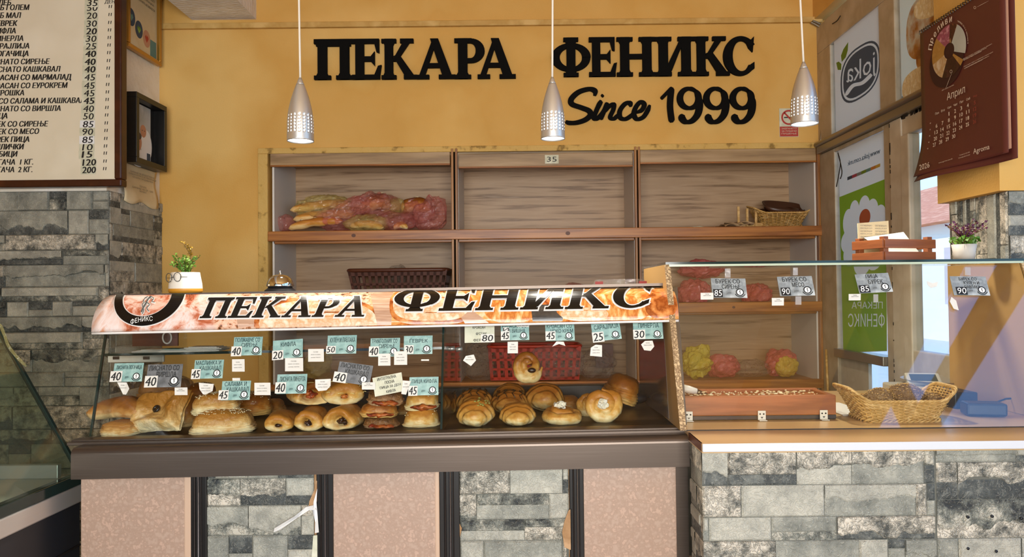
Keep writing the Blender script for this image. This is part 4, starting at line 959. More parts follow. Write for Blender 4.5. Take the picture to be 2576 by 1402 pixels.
on_brow('logo_bird', [grow(q, 1) for q in ph], 'ink_white', .0048, bo); on_brow('logo_bird', ph, 'ink_grey', .0068, bo)
# ------------------------------------------------------------------ front cladding under the bar
YP = 1.99
def px_x(px): return W(px, 1300, YP).x
zt_ = zbot_bar + .02
for a, b, nm, mt in ((203, 480, 'front_panel', 'pink_laminate'), (838, 1105, 'front_panel', 'pink_laminate'), (1468, 1702, 'front_panel', 'pink_laminate')):
    bx(nm, (px_x(a), YP, 0), (px_x(b), YP + .03, zt_), mt, cs, .002)
bx('front_panel_edge', (px_x(463), YP - .001, 0), (px_x(481), YP + .031, zt_), 'beige_edge', cs, .003); bx('front_panel_edge', (px_x(1094), YP - .001, 0), (px_x(1106), YP + .031, zt_), 'beige_edge', cs, .003)
bx('corner_panel', (px_x(1702), YP + .004, 0), (px_x(1733), YP + .03, zt_), 'bronze_metal', cs)
for a, b in ((481, 521), (797, 839), (1106, 1157), (1433, 1469)):
    x0, x1 = px_x(a), px_x(b); w = x1 - x0
    p_ = bx('post', (x0, YP - .004, 0), (x1, YP + .03, zt_), 'post_black', cs, .002)
    bx('post_strip', (x0 + w * .48, YP - .012, 0), (x0 + w * .60, YP, zt_), 'post_shiny', p_, .003); bx('post_strip', (x0 + w * .22, YP - .009, 0), (x0 + w * .34, YP, zt_), 'post_metal', p_, .003); bx('post_strip', (x0 + w * .66, YP - .008, 0), (x0 + w * .72, YP, zt_), 'post_metal', p_, .002)
def torn(seed, left=False, notch=None):
    def f(u, v): return not (notch and notch(u, v))
    return f
xa, xb_ = px_x(518), px_x(800); m = MB(); m.box((xa, YP + .01, 0), (xb_, YP + .03, zt_), 6)
wl_ = xb_ - xa; zH = zt_
stones(m, (xa, YP + .006, 0), (1, 0, 0), (0, 0, 1), (0, -1, 0), wl_ - .012, zH, .07, 31, (.08, .2), .004, None)
m.box((xa, YP + .0068, 0), (xb_ - .012, YP + .0075, zH), 5); m.build('stone_panel', STN + ['raw_board'], cs)
xa, xb_ = px_x(1152), px_x(1436); m = MB(); m.box((xa, YP + .01, 0), (xb_, YP + .03, zt_), 6)
stones(m, (xa + .004, YP + .006, 0), (1, 0, 0), (0, 0, 1), (0, -1, 0), xb_ - xa - .008, zH, .07, 44, (.09, .22), .004, None)
m.box((xa + .004, YP + .0068, 0), (xb_ - .006, YP + .0075, zH), 5)
m.build('stone_panel', STN + ['raw_board'], cs)
# torn wallpaper patches showing the board
for pts in ([(795, 1210), (800, 1210), (800, 1260), (775, 1285), (778, 1262), (790, 1235)], [(1430, 1285), (1438, 1280), (1438, 1385), (1420, 1378), (1414, 1340), (1420, 1312)], [(1156, 1318), (1162, 1330), (1157, 1352)], [(788, 1348), (806, 1346), (806, 1402), (784, 1402)]):
    MB().poly3([W(p[0], p[1], YP - .004) for p in pts], (0, .002, 0)).build('torn_patch', 'raw_board' if pts[0][0] != 788 else 'card_cream', cs)
for pts in ([(798, 1230), (789, 1262), (787, 1288), (793, 1315), (792, 1342), (802, 1340), (799, 1300), (796, 1265)], [(788, 1272), (770, 1276), (740, 1300), (690, 1330), (688, 1340), (705, 1334), (750, 1302), (778, 1284), (796, 1284)]):
    m = MB(); m.poly3([W(p[0], p[1], YP - .008 - .01 * ((i % 3) / 2)) for i, p in enumerate(pts)], (0, .0015, 0)); m.build('torn_flap', 'torn_paper', cs)
# ------------------------------------------------------------------ cards and slips on the sloped glass
GP0 = Vector((-.37, GB.y - .002, GB.z))
def glassP(px, py): return PL(px, py, GP0, GN)
def card(x0, y0, x1, y1, lines, price, mat, label, st=None, tilt=0, P=glassP, up=None, grp='price cards on the pastry case glass', nrm=None, white_on_black=False, icon=True, sep=.0):
    cx, cy = (x0 + x1) / 2, (y0 + y1) / 2; o = P(cx, cy); k = o.y / F; w = (x1 - x0) * k; h = (y1 - y0) * k
    n = nrm or GN; V = up or gd; U = Vector((1, 0, kz(1) - kz(0))).normalized(); V = (V - U * V.dot(U)).normalized()
    R = Matrix.Rotation(math.radians(tilt), 3, n); U = (R @ U); V = (R @ V); N_ = U.cross(V); N_ = N_ if N_.y < 0 else -N_
    at = lambda u, v, d=0: o + U * (u * w) + V * (v * h) + N_ * (.0006 + d)
    t = MB(); t.poly3([at(-.5, -.5), at(.5, -.5), at(.5, .5), at(-.5, .5)], N_ * .0012)
    root = t.build('price_card', mat); tag(root, label, 'price card', grp)
    tm = MB(); nl = len(lines)
    for i, s_ in enumerate(lines):
        hh = h * (.26 if nl == 1 else .23 if nl == 2 else .17); v = .25 if nl == 1 else (.34, .06)[i] if nl == 2 else (.36, .15, -.06, -.27)[i]
        if icon is False: v = .36 - i * .72 / max(nl - 1, 1); hh = h * .16
        put_text(tm, s_, at((-.02 if i == 0 else .06) if nl > 1 else .02, v, .0022), U, V, h=hh, fit=w * .86, w=min(w * .86, len(s_) * hh * .62), bold=.012 if icon else .02)
    tm.build('lettering', 'ink_card' if mat == 'card_teal' else 'ink', root, fixn=False)
    if icon:
        lm = MB(); c = (.30, -.22); rr = h * .19
        for q in arcband(0, 0, rr, rr, rr * .74, rr * .74, 0, 2 * PI, 20): lm.add([at(c[0] + p[0] / w, c[1] + p[1] / h, .0024) for p in q], [(0, 1, 2, 3)], 0)
        for q in arcband(0, 0, rr * 1.4, rr * 1.35, rr * 1.2, rr * 1.15, PI * 1.12, PI * 1.88, 14): lm.add([at(c[0] + p[0] / w, c[1] + p[1] / h, .0024) for p in q], [(0, 1, 2, 3)], 0)
        lm.add([at(c[0] + rr * .74 * math.cos(a * PI / 8) / w, c[1] + rr * .74 * math.sin(a * PI / 8) / h, .0022) for a in range(16)], [tuple(range(16))], 1)
        for q in stroke([(.1, .5), (-.1, .2), (.05, -.1), (-.05, -.5)], .16, 3) + stroke([(.05, .3), (.32, .35)], .1, 2): lm.add([at(c[0] + p[0] * rr / w, c[1] + p[1] * rr / h, .0026) for p in q], [(0, 1, 2, 3)], 0)
        lm.build('logo', ['ink', 'ink_white'], root, fixn=False)
        text('ден', at(-.02, -.27, .0022), U, V, 'ink_card' if mat == 'card_teal' else 'ink_grey', root, h=h * .13, w=w * .13, name='currency')
    if price:
        sx0, sy0, sx1, sy1 = st; a = ((sx0 + sx1) / 2 - cx) / (x1 - x0); b = -((sy0 + sy1) / 2 - cy) / (y1 - y0); sw = (sx1 - sx0) / (x1 - x0) / 2; sh_ = (sy1 - sy0) / (y1 - y0) / 2
        t = MB(); t.poly3([at(a - sw, b - sh_, .0026), at(a + sw, b - sh_, .0026), at(a + sw, b + sh_, .0026), at(a - sw, b + sh_, .0026)], N_ * .0006)
        s_ = t.build('price_sticker', 'ink' if white_on_black else 'paper', root)
        text(price, at(a, b, .0038), U, V, 'ink_white' if white_on_black else 'ink', s_, h=sh_ * 2 * h * .78, w=sw * 2 * w * .84, bold=.02 if not white_on_black else 0, shear=.12)
    return root
T = 'card_teal'
card(286, 914, 360, 961, ['ЛИСНАТА ПОГАЧИЦА'], '40', T, 'teal price card reading ЛИСНАТА ПОГАЧИЦА 40, leftmost card', (280, 934, 310, 961))
card(370, 917, 458, 975, ['ЛИСНАТО СО', 'ВИРШЛА'], '40', 'card_grey', 'dark grey price card reading ЛИСНАТО СО ВИРШЛА 40', (367, 946, 399, 975))
card(489, 906, 562, 953, ['МАСЛИНКА И', 'КАШКАВАЛ'], '45', T, 'teal price card reading МАСЛИНКА И КАШКАВАЛ 45', (484, 929, 507, 954))
card(558, 959, 630, 1007, ['САЛАМА И', 'КАШКАВАЛ'], '45', T, 'teal price card reading САЛАМА И КАШКАВАЛ 45', (552, 982, 577, 1006))
card(588, 848, 660, 895, ['ПОЛЖАВЧЕ СО', 'СИРЕЊЕ'], '40', T, 'teal price card reading ПОЛЖАВЧЕ СО СИРЕЊЕ 40', (584, 872, 610, 897))
card(687, 855, 762, 902, ['КИФЛА'], '20', T, 'teal price card reading КИФЛА 20, below the brow', (686, 881, 714, 905), 3)
card(824, 844, 897, 891, ['КУЛЕН И ПАВЛАКА'], '50', T, 'teal price card reading КУЛЕН И ПАВЛАКА 50', (822, 871, 846, 890))
card(932, 851, 1006, 898, ['ТРИАГОЛНИК СО', 'СИРЕЊЕ'], '40', T, 'teal price card reading ТРИАГОЛНИК СО СИРЕЊЕ 40', (929, 872, 954, 897))
card(1016, 845, 1088, 892, ['ЃЕВРЕК'], '30', T, 'teal price card reading ЃЕВРЕК 30', (1018, 869, 1041, 891))
card(849, 915, 935, 966, ['ЛИСНАТО СО', 'КАШКАВАЛ'], '40', 'card_grey', 'tilted dark grey price card reading ЛИСНАТО СО КАШКАВАЛ 40', (842, 942, 875, 968), -9)
card(697, 942, 772, 991, ['ЛИСНАТА ПИНЕРЛА'], '40', T, 'teal price card reading ЛИСНАТА ПИНЕРЛА 40', (694, 962, 721, 990))
card(1030, 949, 1103, 995, ['ПИЦА КИФЛА'], '45', T, 'teal price card reading ПИЦА КИФЛА 45', (1028, 971, 1051, 996))
card(940, 944, 1014, 992, ['ИНТЕГРАЛНА', 'ПОСНА', 'ПИЦА 50 ДЕН', 'КИФЛА'], '', 'card_cream', 'cream handwritten price card reading ИНТЕГРАЛНА ПОСНА ПИЦА КИФЛА 50', None, 10, icon=False)
card(1169, 818, 1244, 863, ['КРОАСАН', 'Ф\'СТАК', 'ФЕРЕРО   '], '80', 'card_cream', 'cream handwritten price card reading КРОАСАН and 80', (1210, 842, 1243, 863), 0, icon=False)
r = card(1260, 814, 1331, 857, ['КРОАСАН СО', 'И ВИШНА'], '45', T, 'teal price card reading КРОАСАН СО ВАНИЛА И ВИШНА 45', (1260, 834, 1282, 857))
for (x0, y0, x1, y1), s_ in (((1300, 813, 1331, 824), 'ВАНИЛА'), ((1265, 825, 1281, 836), 'И')):
    a = [glassP(x, y) + GN * .0052 for x, y in ((x0, y1), (x1, y1), (x1, y0), (x0, y0))]; o = MB().poly3(a, GN * .0005).build('paper_strip', 'paper', r); text(s_, (a[0] + a[2]) / 2 + GN * .0012, (1, 0, .0104), gd, 'ink', o, h=(y1 - y0) * .75 * 2.1 / F, w=(x1 - x0) * .9 * 2.1 / F, bold=.02)
card(1372, 814, 1445, 858, ['КРОАСАН СО', 'ЧОКО КРЕМ'], '45', T, 'teal price card reading КРОАСАН СО ЧОКО КРЕМ 45', (1372, 834, 1397, 857))
card(1489, 811, 1561, 857, ['САРАЈЛИЈА'], '25', T, 'tilted teal price card reading САРАЈЛИЈА 25', (1488, 834, 1517, 860), 5)
card(1593, 808, 1667, 854, ['ПИНЕРЛА'], '30', T, 'teal price card reading ПИНЕРЛА 30, rightmost on the display case', (1592, 830, 1622, 854))
def slip(pts, label, P=glassP, n=GN, lines=3, grp='ingredient slips taped to the glass', U=None, curl=.004):
    Q = [P(*p) + n * .0022 for p in pts]; c = sum(Q, Vector()) / len(Q); m = MB(); v = [c + n * .0005] + [q + n * (curl * (.3 + .7 * ((i * 7) % 3) / 2)) for i, q in enumerate(Q)]
    m.add(v, [(0, i + 1, (i + 1) % len(Q) + 1) for i in range(len(Q))]); o = m.build('ingredient_slip', 'paper'); d = o.modifiers.new('s', 'SOLIDIFY'); d.thickness = .0006
    tag(o, label, 'paper slip', grp)
    if lines:
        xs_ = [p[0] for p in pts]; ys_ = [p[1] for p in pts]; t = MB(); w = max(xs_) - min(xs_); h = max(ys_) - min(ys_)
        for i, s_ in enumerate(('Состав:', 'брашно, сол, квасец', 'шеќер, масло')[:lines]):
            put_text(t, s_, P(min(xs_) + w * .5, min(ys_) + h * (.25 + i * .22)) + n * (.0045 + curl), (1, 0, .0104), gd, h=.0032, w=w * (.3 if i == 0 else .6) * 2.1 / F, bold=.01)
        t.build('lettering', 'ink_grey', o, fixn=False)
    return o
R_ = lambda x0, y0, x1, y1: [(x0, y1), (x1, y1), (x1, y0), (x0, y0)]
slip([(311, 993), (319, 994), (328, 979), (320, 963), (297, 963)], 'folded white slip below the card ЛИСНАТА ПОГАЧИЦА', lines=2)
slip(R_(441, 976, 474, 995), 'small white slip at the lower corner of the card ЛИСНАТО СО ВИРШЛА', lines=2)
slip([(512, 993), (518, 994), (537, 985), (539, 967), (502, 964), (504, 980)], 'round bottomed white slip below the card МАСЛИНКА И КАШКАВАЛ')
slip(R_(585, 905, 617, 936), 'square white slip below the card ПОЛЖАВЧЕ СО СИРЕЊЕ'); slip(R_(641, 964, 682, 995), 'white slip right of the card САЛАМА И КАШКАВАЛ')
slip(R_(586, 952, 606, 959), 'sliver of white slip above the card САЛАМА И КАШКАВАЛ', lines=0)
slip(R_(718, 902, 764, 935), 'large white slip right below the card КИФЛА'); slip(R_(776, 879, 816, 911), 'white slip right of the card КИФЛА')
slip([(802, 985), (822, 983), (833, 972), (833, 954), (794, 956), (795, 976)], 'rounded white slip between the cards ЛИСНАТА ПИНЕРЛА and ЛИСНАТО СО КАШКАВАЛ')
slip(R_(911, 963, 945, 981), 'white slip overlapping the tilted card ЛИСНАТО СО КАШКАВАЛ', lines=2); slip(R_(952, 891, 983, 921), 'white slip hanging under the card ТРИАГОЛНИК СО СИРЕЊЕ'); slip(R_(992, 885, 1025, 919), 'white slip between the cards ТРИАГОЛНИК and ЃЕВРЕК')
slip([(1010, 992), (1022, 994), (1035, 960), (1014, 958)], 'curled white slip between the cream card and the card ПИЦА КИФЛА', lines=2); slip(R_(1060, 905, 1080, 909), 'thin sliver of slip below the card ЃЕВРЕК', lines=0)
slip([(1165, 908), (1185, 922), (1198, 908), (1192, 893), (1172, 897)], 'tilted white slip below the card КРОАСАН 80', lines=2); slip(R_(1277, 861, 1303, 890), 'white slip below the card КРОАСАН СО ВАНИЛА И ВИШНА'); slip([(1389, 873), (1404, 866), (1422, 872), (1418, 861), (1400, 860)], 'folded scrap of slip below the card КРОАСАН СО ЧОКО КРЕМ', lines=0)
slip([(1484, 896), (1514, 899), (1514, 870), (1498, 868), (1486, 876)], 'white slip below the card САРАЈЛИЈА'); slip([(1620, 882), (1636, 884), (1645, 873), (1641, 858), (1622, 859), (1612, 868)], 'crumpled white slip below the card ПИНЕРЛА', lines=2)
# ------------------------------------------------------------------ pastries (each built at its own size, front towards -Y)
def ring_sup(a, b, n, e=2.5, z0=0):
    out = []
    for i in range(n):
        t = 2 * PI * i / n; c, s = math.cos(t), math.sin(t)
        out.append((a * math.copysign(abs(c) ** (2 / e), c), b * math.copysign(abs(s) ** (2 / e), s)))
    return out
def settle(mb, c, yaw=0, pitch=0, roll=0):
    """turn the pastry and set its lowest point on c"""
    R = Matrix.Rotation(yaw, 3, 'Z') @ Matrix.Rotation(pitch, 3, 'X') @ Matrix.Rotation(roll, 3, 'Y')
    for b in (mb if isinstance(mb, list) else [mb]): b.v = [R @ v for v in b.v]
    z = min(v.z for v in (mb[0] if isinstance(mb, list) else mb).v)
    for b in (mb if isinstance(mb, list) else [mb]): b.v = [v + Vector(c) - Vector((0, 0, z)) for v in b.v]
def m_roll(w, l, h, seed, hole=.5, flat=.55):
    """filled roll with an open end at -Y"""
    B = MB(); n = 28; rings = []
    prof = [(.30, .30), (hole * .8, .16), (hole, .05), (hole + .14, .0), (.84, -.01), (.96, .05), (1, .15), (1.02, .4), (1, .7), (.93, .88), (.75, .97), (.4, 1.0), (.05, 1.0)]
    rnd = random.Random(seed)
    for r, t in prof:
        g = []
        for i in range(n):
            a = 2 * PI * i / n; x = math.cos(a); z = math.sin(a); zz = z if z > 0 else z * flat
            k = r * (1 + .03 * math.sin(3 * a + seed)); g.append((x * k * w / 2, (t - .5) * l, zz * k * h * .62))
        rings.append(g)
    B.loft(rings); B.lump(.006, 22, seed).lump(.003, 70, seed + 2)
    Fm = MB(); 
    for i in range(16): a = rnd.uniform(0, 6.28); q = rnd.uniform(0, hole * .75); Fm.ball((math.cos(a) * q * w / 2, -.5 * l + .12 * l + rnd.uniform(0, .02), math.sin(a) * q * h * .55), (w * rnd.uniform(.05, .10), w * .05, h * rnd.uniform(.05, .09)), 0, 9, 7)
    Fm.lump(.003, 90, seed)
    return B, Fm
def m_croissant(w, l, h, seed, bands=6):
    B = MB(); n = 30; rings = []
    for k in range(bands * 5 + 1):
        t = k / (bands * 5); r = math.sin(PI * (.10 + .80 * t)) ** .85; f = (t * bands) % 1; r *= .82 + .24 * f ** 1.6
        if k in (0, bands * 5): r *= .55
        g = []
        for i in range(n):
            a = 2 * PI * i / n; z = math.sin(a); zz = z if z > 0 else z * .75
            yo = .04 * l * math.cos(a + 1.0) * (1 - abs(2 * t - 1)); g.append((math.cos(a) * r * w / 2, (t - .5) * l + yo, zz * r * h * .57))
        rings.append(g)
    B.loft(rings); B.lump(.004, 25, seed).lump(.0025, 90, seed + 1); return B
def m_snail(w, h, seed, turns=2.15):
    """coiled bun, axis +Z"""
    B = MB(); pts = []; rad = []; N = 90; R = w / 2
    for i in range(N + 1):
        t = i / N; a = t * turns * 2 * PI + .6; r = R * (.10 + .62 * t); pts.append((math.cos(a) * r, math.sin(a) * r, h * (.62 - .30 * t))); rad.append(R * (.17 + .11 * t) * (1 if t < .93 else max(.25, (1 - t) / .07)))
    B.tube(pts, rad, 12)
    for v in B.v: v.z = max(v.z, .0) if v.z > 0 else v.z * .15
    B.lump(.005, 22, seed).lump(.0025, 80, seed + 1)
    Fm = MB(); rnd = random.Random(seed)
    Fm.ball((0, 0, h * .76), (w * .13, w * .11, h * .11), 0, 26, 16); Fm.lump(.007, 90, seed).lump(.004, 200, seed)
    return B, Fm
def m_slab(w, l, h, seed, layers=5, dome=.5, e=3.2, taper=.1):
    """layered bun or folded pastry; layers show on its sides"""
    B = MB(); n = 40; rings = []; K = layers * 4
    for k in range(K + 1):
        t = k / K; rr = 1 + .03 * math.cos(t * layers * 2 * PI) - taper * abs(2 * t - .8); rings.append([(x * rr, y * rr, h * (1 - dome) * t) for x, y in ring_sup(w / 2, l / 2, n, e)])
    for k in range(1, 8):
        t = k / 8; q = math.cos(t * PI / 2) ** .55; rings.append([(x * q * (1 - taper), y * q * (1 - taper), h * (1 - dome) + h * dome * math.sin(t * PI / 2)) for x, y in ring_sup(w / 2, l / 2, n, e)])
    rings.append([(x * .02, y * .02, h) for x, y in ring_sup(w / 2, l / 2, n, e)])
    B.loft(rings); B.lump(.005, 20, seed).lump(.002, 90, seed + 1); return B
def m_star(w, l, h, seed):
    """square folded pastry, four puffed corners pinched to the middle"""
    B = MB()
    def top(u, v):
        x, y = u * 2 - 1, v * 2 - 1; r = math.hypot(x, y); edge = max(abs(x), abs(y)); diag = abs(abs(x) - abs(y))
        z = (.35 + .75 * min(1, r) * (1 - edge ** 6)) * (.62 + .38 * min(1, diag * 2.2)) ; z *= (1 - edge ** 10)
        s = 1 - .16 * (1 - diag) * edge * 0 + .10 * diag * -edge; return (x * w / 2 * s, y * l / 2 * s, h * max(0, z))
    B.grid(top, 30, 30); B.grid(lambda u, v: (lambda p: (p[0] * .97, p[1] * .97, -.012))(top(u, v)), 30, 30)
    for i, v in enumerate(B.v[:31 * 31]): pass
    B.lump(.003, 30, seed).lump(.002, 90, seed + 1)
    O = MB(); O.tube([(.0075 * math.cos(a * PI / 8), .0075 * math.sin(a * PI / 8), h * .42) for a in range(16)], .0042, 8, closed=True); return B, O
def m_tri(w, l, h, seed):
    B = MB(); n = 36; rings = []
    def tri(s):
        g = []
        for i in range(n):
            a = 2 * PI * i / n; r = 1 / (1.0 + .32 * math.cos(3 * a)); g.append((math.cos(a) * r * s * w / 2, math.sin(a) * r * s * l / 2))
        return g
    for s, z in ((.9, 0), (1, .15), (1.03, .3), (.98, .42), (.85, .65), (.6, .85), (.3, .97), (.03, 1)): rings.append([(x, y, z * h) for x, y in tri(s)])
    B.loft(rings); B.lump(.006, 20, seed).lump(.002, 90, seed + 1); return B
def seeds(mb_body, n, seed, zmin=.55, r=.0022, cond=None):
    rnd = random.Random(seed); zs = [v.z for v in mb_body.v]; lo, hi = min(zs), max(zs); S_ = MB(); c = [v for v in mb_body.v if v.z > lo + (hi - lo) * zmin and (cond is None or cond(v))]
    for _ in range(n):
        v = rnd.choice(c) + Vector((rnd.uniform(-1, 1), rnd.uniform(-1, 1), 0)) * .006; S_.ball(v + Vector((0, 0, .0005)), (r, r * .7, r * .5), 0, 5, 4, None)
    return S_
def deckz(x): return zdeck + kz(x) + .001
GPA = 'pastries lying in the display case'
def spot(px, py, Y=None, dz=0):
    """where the pastry stands: pixel column and distance"""
    x = W(px, py, Y).x; return Vector((x, Y, deckz(x) + dz))
def size(px, Y): return px * Y / F
def pastry(name, body, mat, label, parts=(), cat='pastry', grp=GPA):
    o = body.build(name, mat); tag(o, label, cat, grp)
    for nm, b, m_, st in parts:
        q = b.build(nm, m_, o)
        if st: q['kind'] = 'stuff'
    return o
# left group
Yd = 2.16
def slab(name, box, Y, mat, label, l, dz=0, yaw=0, pitch=0, roll=0, sesame=0, layers=5, dome=.5, e=3.2, seed=1, tri=False, seed_mat='sesame', extra=(), zmin=.62, taper=.1, kind='pastry'):
    x0, y0, x1, y1 = box; w = size(x1 - x0, Y); h = size(y1 - y0, Y); c = spot((x0 + x1) / 2, y1, Y); c.z = max(c.z, W((x0 + x1) / 2, y1, Y - l * .4).z) if dz == 'px' else c.z + dz
    B = m_tri(w, l, h, seed) if tri else m_slab(w, l, h, seed, layers, dome, e, taper); settle(B, c, yaw, pitch, roll)
    parts = []
    if sesame: parts.append(('sesame_topping', seeds(B, sesame, seed, zmin), seed_mat, True))
    return pastry(name, B, mat, label, parts + list(extra), kind)
slab('layered_pastry', (262, 1072, 350, 1110), 2.15, 'crust_layer', 'pale layered flat pastry at the far left corner of the case', .10, seed=3, layers=6, dome=.3)
slab('triangle_pastry', (258, 1030, 372, 1080), 2.22, 'crust_flat', 'golden triangular pastry lying on the pale layered one at far left', .14, dz=.036, seed=4, tri=True, yaw=.4, pitch=-.08)
slab('triangle_pastry', (350, 990, 480, 1060), 2.40, 'crust_flat', 'tall brown pastry in a thin bag behind the olive square', .14, dz=.05, seed=5, yaw=.2)
B, O = m_star(size(150, 2.13), .122, .045, 7); settle([B, O], spot(404, 1110, 2.17), -.12, .98, -.16)
pastry('star_pastry', B, 'crust_layer', 'square folded pastry with olive ring in its middle, leaning up', [('olive', O, 'olive', False)])
slab('round_roll', (455, 1035, 505, 1105), 2.3, 'crust_flat', 'plain brown pastry half hidden behind the olive square', .12, seed=6, e=2.4)
slab('sesame_pastry', (484, 1050, 640, 1107), 2.16, 'crust_layer', 'long sesame topped pastry with layered cut end, lower of two', .105, seed=8, yaw=.30, sesame=260, layers=4, dome=.62, e=4, zmin=.8)
slab('sesame_pastry', (487, 1015, 602, 1060), 2.19, 'crust_layer', 'half sesame pastry showing pale crumb, resting on the longer one', .085, dz=.052, seed=9, yaw=.22, roll=-.16, sesame=150, dome=.6, e=3, zmin=.75, layers=4)
slab('sesame_pastry', (470, 992, 540, 1050), 2.42, 'crust_deep', 'rounded brown pastry behind the half sesame pastry', .12, seed=10, dz=.04, e=2.4, sesame=60)
slab('sesame_pastry', (580, 1022, 684, 1075), 2.40, 'crust_deep', 'deep brown sesame pastry at the back beside the long one', .13, seed=11, dz=.015, e=2.4, sesame=90)
slab('flat_pastry', (640, 1050, 715, 1085), 2.5, 'crust_flat', 'flat brown pastry at the back behind the leftmost filled roll', .12, seed=12)
# thin bag over the pastry behind the olive one
m = MB(); m.ball((0, 0, 0), (size(62, 2.38), .085, size(44, 2.38)), 0, 22, 14); m.lump(.018, 14, 3).lump(.006, 40, 4); c = spot(420, 1040, 2.40); m.v = [v + c + Vector((0, 0, .10)) for v in m.v]
tag(m.build('pastry_bag', 'bag_tan'), 'thin crinkled clear bag around the pastry behind the olive square', 'bag')
def roll(box, Y, label, l=.13, dz=0, yaw=0, pitch=0, filling='filling_choco', hole=.45, seed=1, mat='crust_pale', cheese=0):
    x0, y0, x1, y1 = box; w = size(x1 - x0, Y - l / 2); h = size(y1 - y0, Y - l / 2); c = spot((x0 + x1) / 2, y1, Y); c.z += dz
    B, Fm = m_roll(w, l, h, seed, hole); settle([B, Fm], c, yaw, pitch)
    parts = [('filling', Fm, filling, False)]
    if cheese:
        S_ = MB(); rnd = random.Random(seed); zs = sorted(B.v, key=lambda v: -v.z)[:120]
        for _ in range(cheese):
            v = rnd.choice(zs); a = rnd.uniform(0, 3.1); d = Vector((math.cos(a), math.sin(a), 0)) * .009; S_.tube([v - d + Vector((0, 0, .001)), v + Vector((0, 0, .002)), v + d + Vector((0, 0, .001))], .0011, 5)
        parts.append(('cheese_topping', S_, 'cheese', True))
    return pastry('filled_roll', B, mat, label, parts)
roll((672, 1058, 748, 1105), 2.20, 'filled roll with small dark opening, first of the front row', seed=1, hole=.30, yaw=.1)
roll((748, 1050, 823, 1105), 2.20, 'filled roll with white and brown filling, second of the front row', seed=2, hole=.36, filling='filling_choco', yaw=.05)
roll((825, 1044, 912, 1105), 2.20, 'filled roll with wide chocolate opening, third of the front row', seed=3, hole=.55, yaw=-.05)
roll((727, 996, 822, 1060), 2.26, 'filled roll with meat filling on top, left of the upper pair', seed=4, hole=.58, dz=.062, yaw=.55, filling='filling_red', mat='crust', cheese=6)
roll((806, 996, 908, 1057), 2.27, 'grated cheese topped roll on top, right of the upper pair', seed=5, hole=.2, dz=.062, yaw=.45, cheese=22, filling='filling_jam')
for box, dz, lab, mt, sd in (((915, 1068, 1003, 1099), 0, 'dark wholemeal bun with red filling, lowest of the three', 'crust_dark', 21), ((908, 1041, 1000, 1073), .034, 'golden flat bun in the middle between two dark wholemeal ones', 'crust_deep', 22), ((922, 1012, 1016, 1053), .066, 'dark seeded wholemeal bun on top of the stack of three', 'crust_dark', 23)):
    Y = 2.20; f = MB(); w = size(box[2] - box[0], Y); c = spot((box[0] + box[2]) / 2, box[3], Y - .055, dz + .012)
    f.ball(c, (w * .36, .010, .006), 0, 28, 12); f.lump(.006, 70, sd).lump(.003, 150, sd)
    slab('wholemeal_bun', box, Y, mt, lab, .10, dz=dz, seed=sd, dome=.6, e=2.6, layers=2, sesame=80 if 'dark' in lab[:5] else 0, seed_mat='filling_choco', extra=[('filling', f, 'filling_red', False)], roll=.04)
for box, dz, lab, sd in (((1014, 1050, 1106, 1099), 0, 'golden folded pizza bun at the glass divider, lower of two', 31), ((1018, 1010, 1107, 1061), .050, 'golden folded pizza bun with red filling, upper of two', 32)):
    Y = 2.2; f = MB(); w = size(92, Y); c = spot((box[0] + box[2]) / 2, box[3], Y - .055, dz + .014); f.ball(c, (w * .36, .012, .007), 0, 28, 12); f.lump(.006, 70, sd).lump(.003, 150, sd)
    slab('pizza_bun', box, Y, 'crust_pale', lab, .10, dz=dz, seed=sd, dome=.7, e=2.4, layers=2, extra=[('filling', f, 'filling_red', False)] if dz else (), sesame=30)
# croissants and coiled buns right of the divider
def croissant(box, Y, label, l=.14, dz=0, yaw=0, pitch=.0, seed=1, mat='crust_pale', drizzle=0, dust=0):
    x0, y0, x1, y1 = box; w = size(x1 - x0, Y); h = size(y1 - y0, Y); c = spot((x0 + x1) / 2, y1, Y, dz)
    B = m_croissant(w, l, h, seed); settle(B, c, yaw, pitch); parts = []
    if drizzle:
        S_ = MB(); zs = [v for v in B.v if v.z > c.z + h * .6]; rnd = random.Random(seed)
        for k in range(drizzle):
            pts = []
            for i in range(9):
                fx = c.x + (k / max(1, drizzle - 1) - .5) * w * .6 + .006 * math.sin(i * 2 + k); fy = Y - l * .42 + l * .7 * i / 8; cand = [v for v in B.v if abs(v.x - fx) < .012 and abs(v.y - fy) < .014]
                if cand: pts.append(Vector((fx, fy, max(v.z for v in cand) + .0015)))
            if len(pts) > 2: S_.tube(pts, .0013, 6)
        if S_.v: parts.append(('chocolate_drizzle', S_, 'drizzle', False))
    if dust:
        parts.append(('pistachio_cream', seeds(B, dust, seed, .8, .004, lambda v: v.x > c.x), 'pistachio', True))
    return pastry('croissant', B, mat, label, parts)
croissant((1148, 1018, 1246, 1087), 2.19, 'croissant with pistachio cream at the left, front row', seed=41, pitch=.12, dust=40)
croissant((1256, 1026, 1348, 1085), 2.19, 'golden croissant pointing forward, second in the front row', seed=42, pitch=.12)
croissant((1148, 990, 1242, 1050), 2.38, 'croissant with chocolate drizzle behind the pistachio croissant', seed=43, drizzle=4, mat='crust', dz=.012)
croissant((1234, 1004, 1332, 1065), 2.36, 'croissant with chocolate drizzle behind the second croissant', seed=44, drizzle=4, mat='crust', dz=.004)
croissant((1318, 988, 1422, 1062), 2.42, 'plain croissant at the back under the topmost one', seed=45, mat='crust')
croissant((1240, 988, 1325, 1052), 2.50, 'plain croissant at the very back behind the drizzled pair', seed=46, mat='crust', dz=.005)
croissant((1112, 992, 1152, 1050), 2.42, 'drizzled croissant partly hidden behind the glass divider', seed=47, mat='crust_deep', drizzle=2)
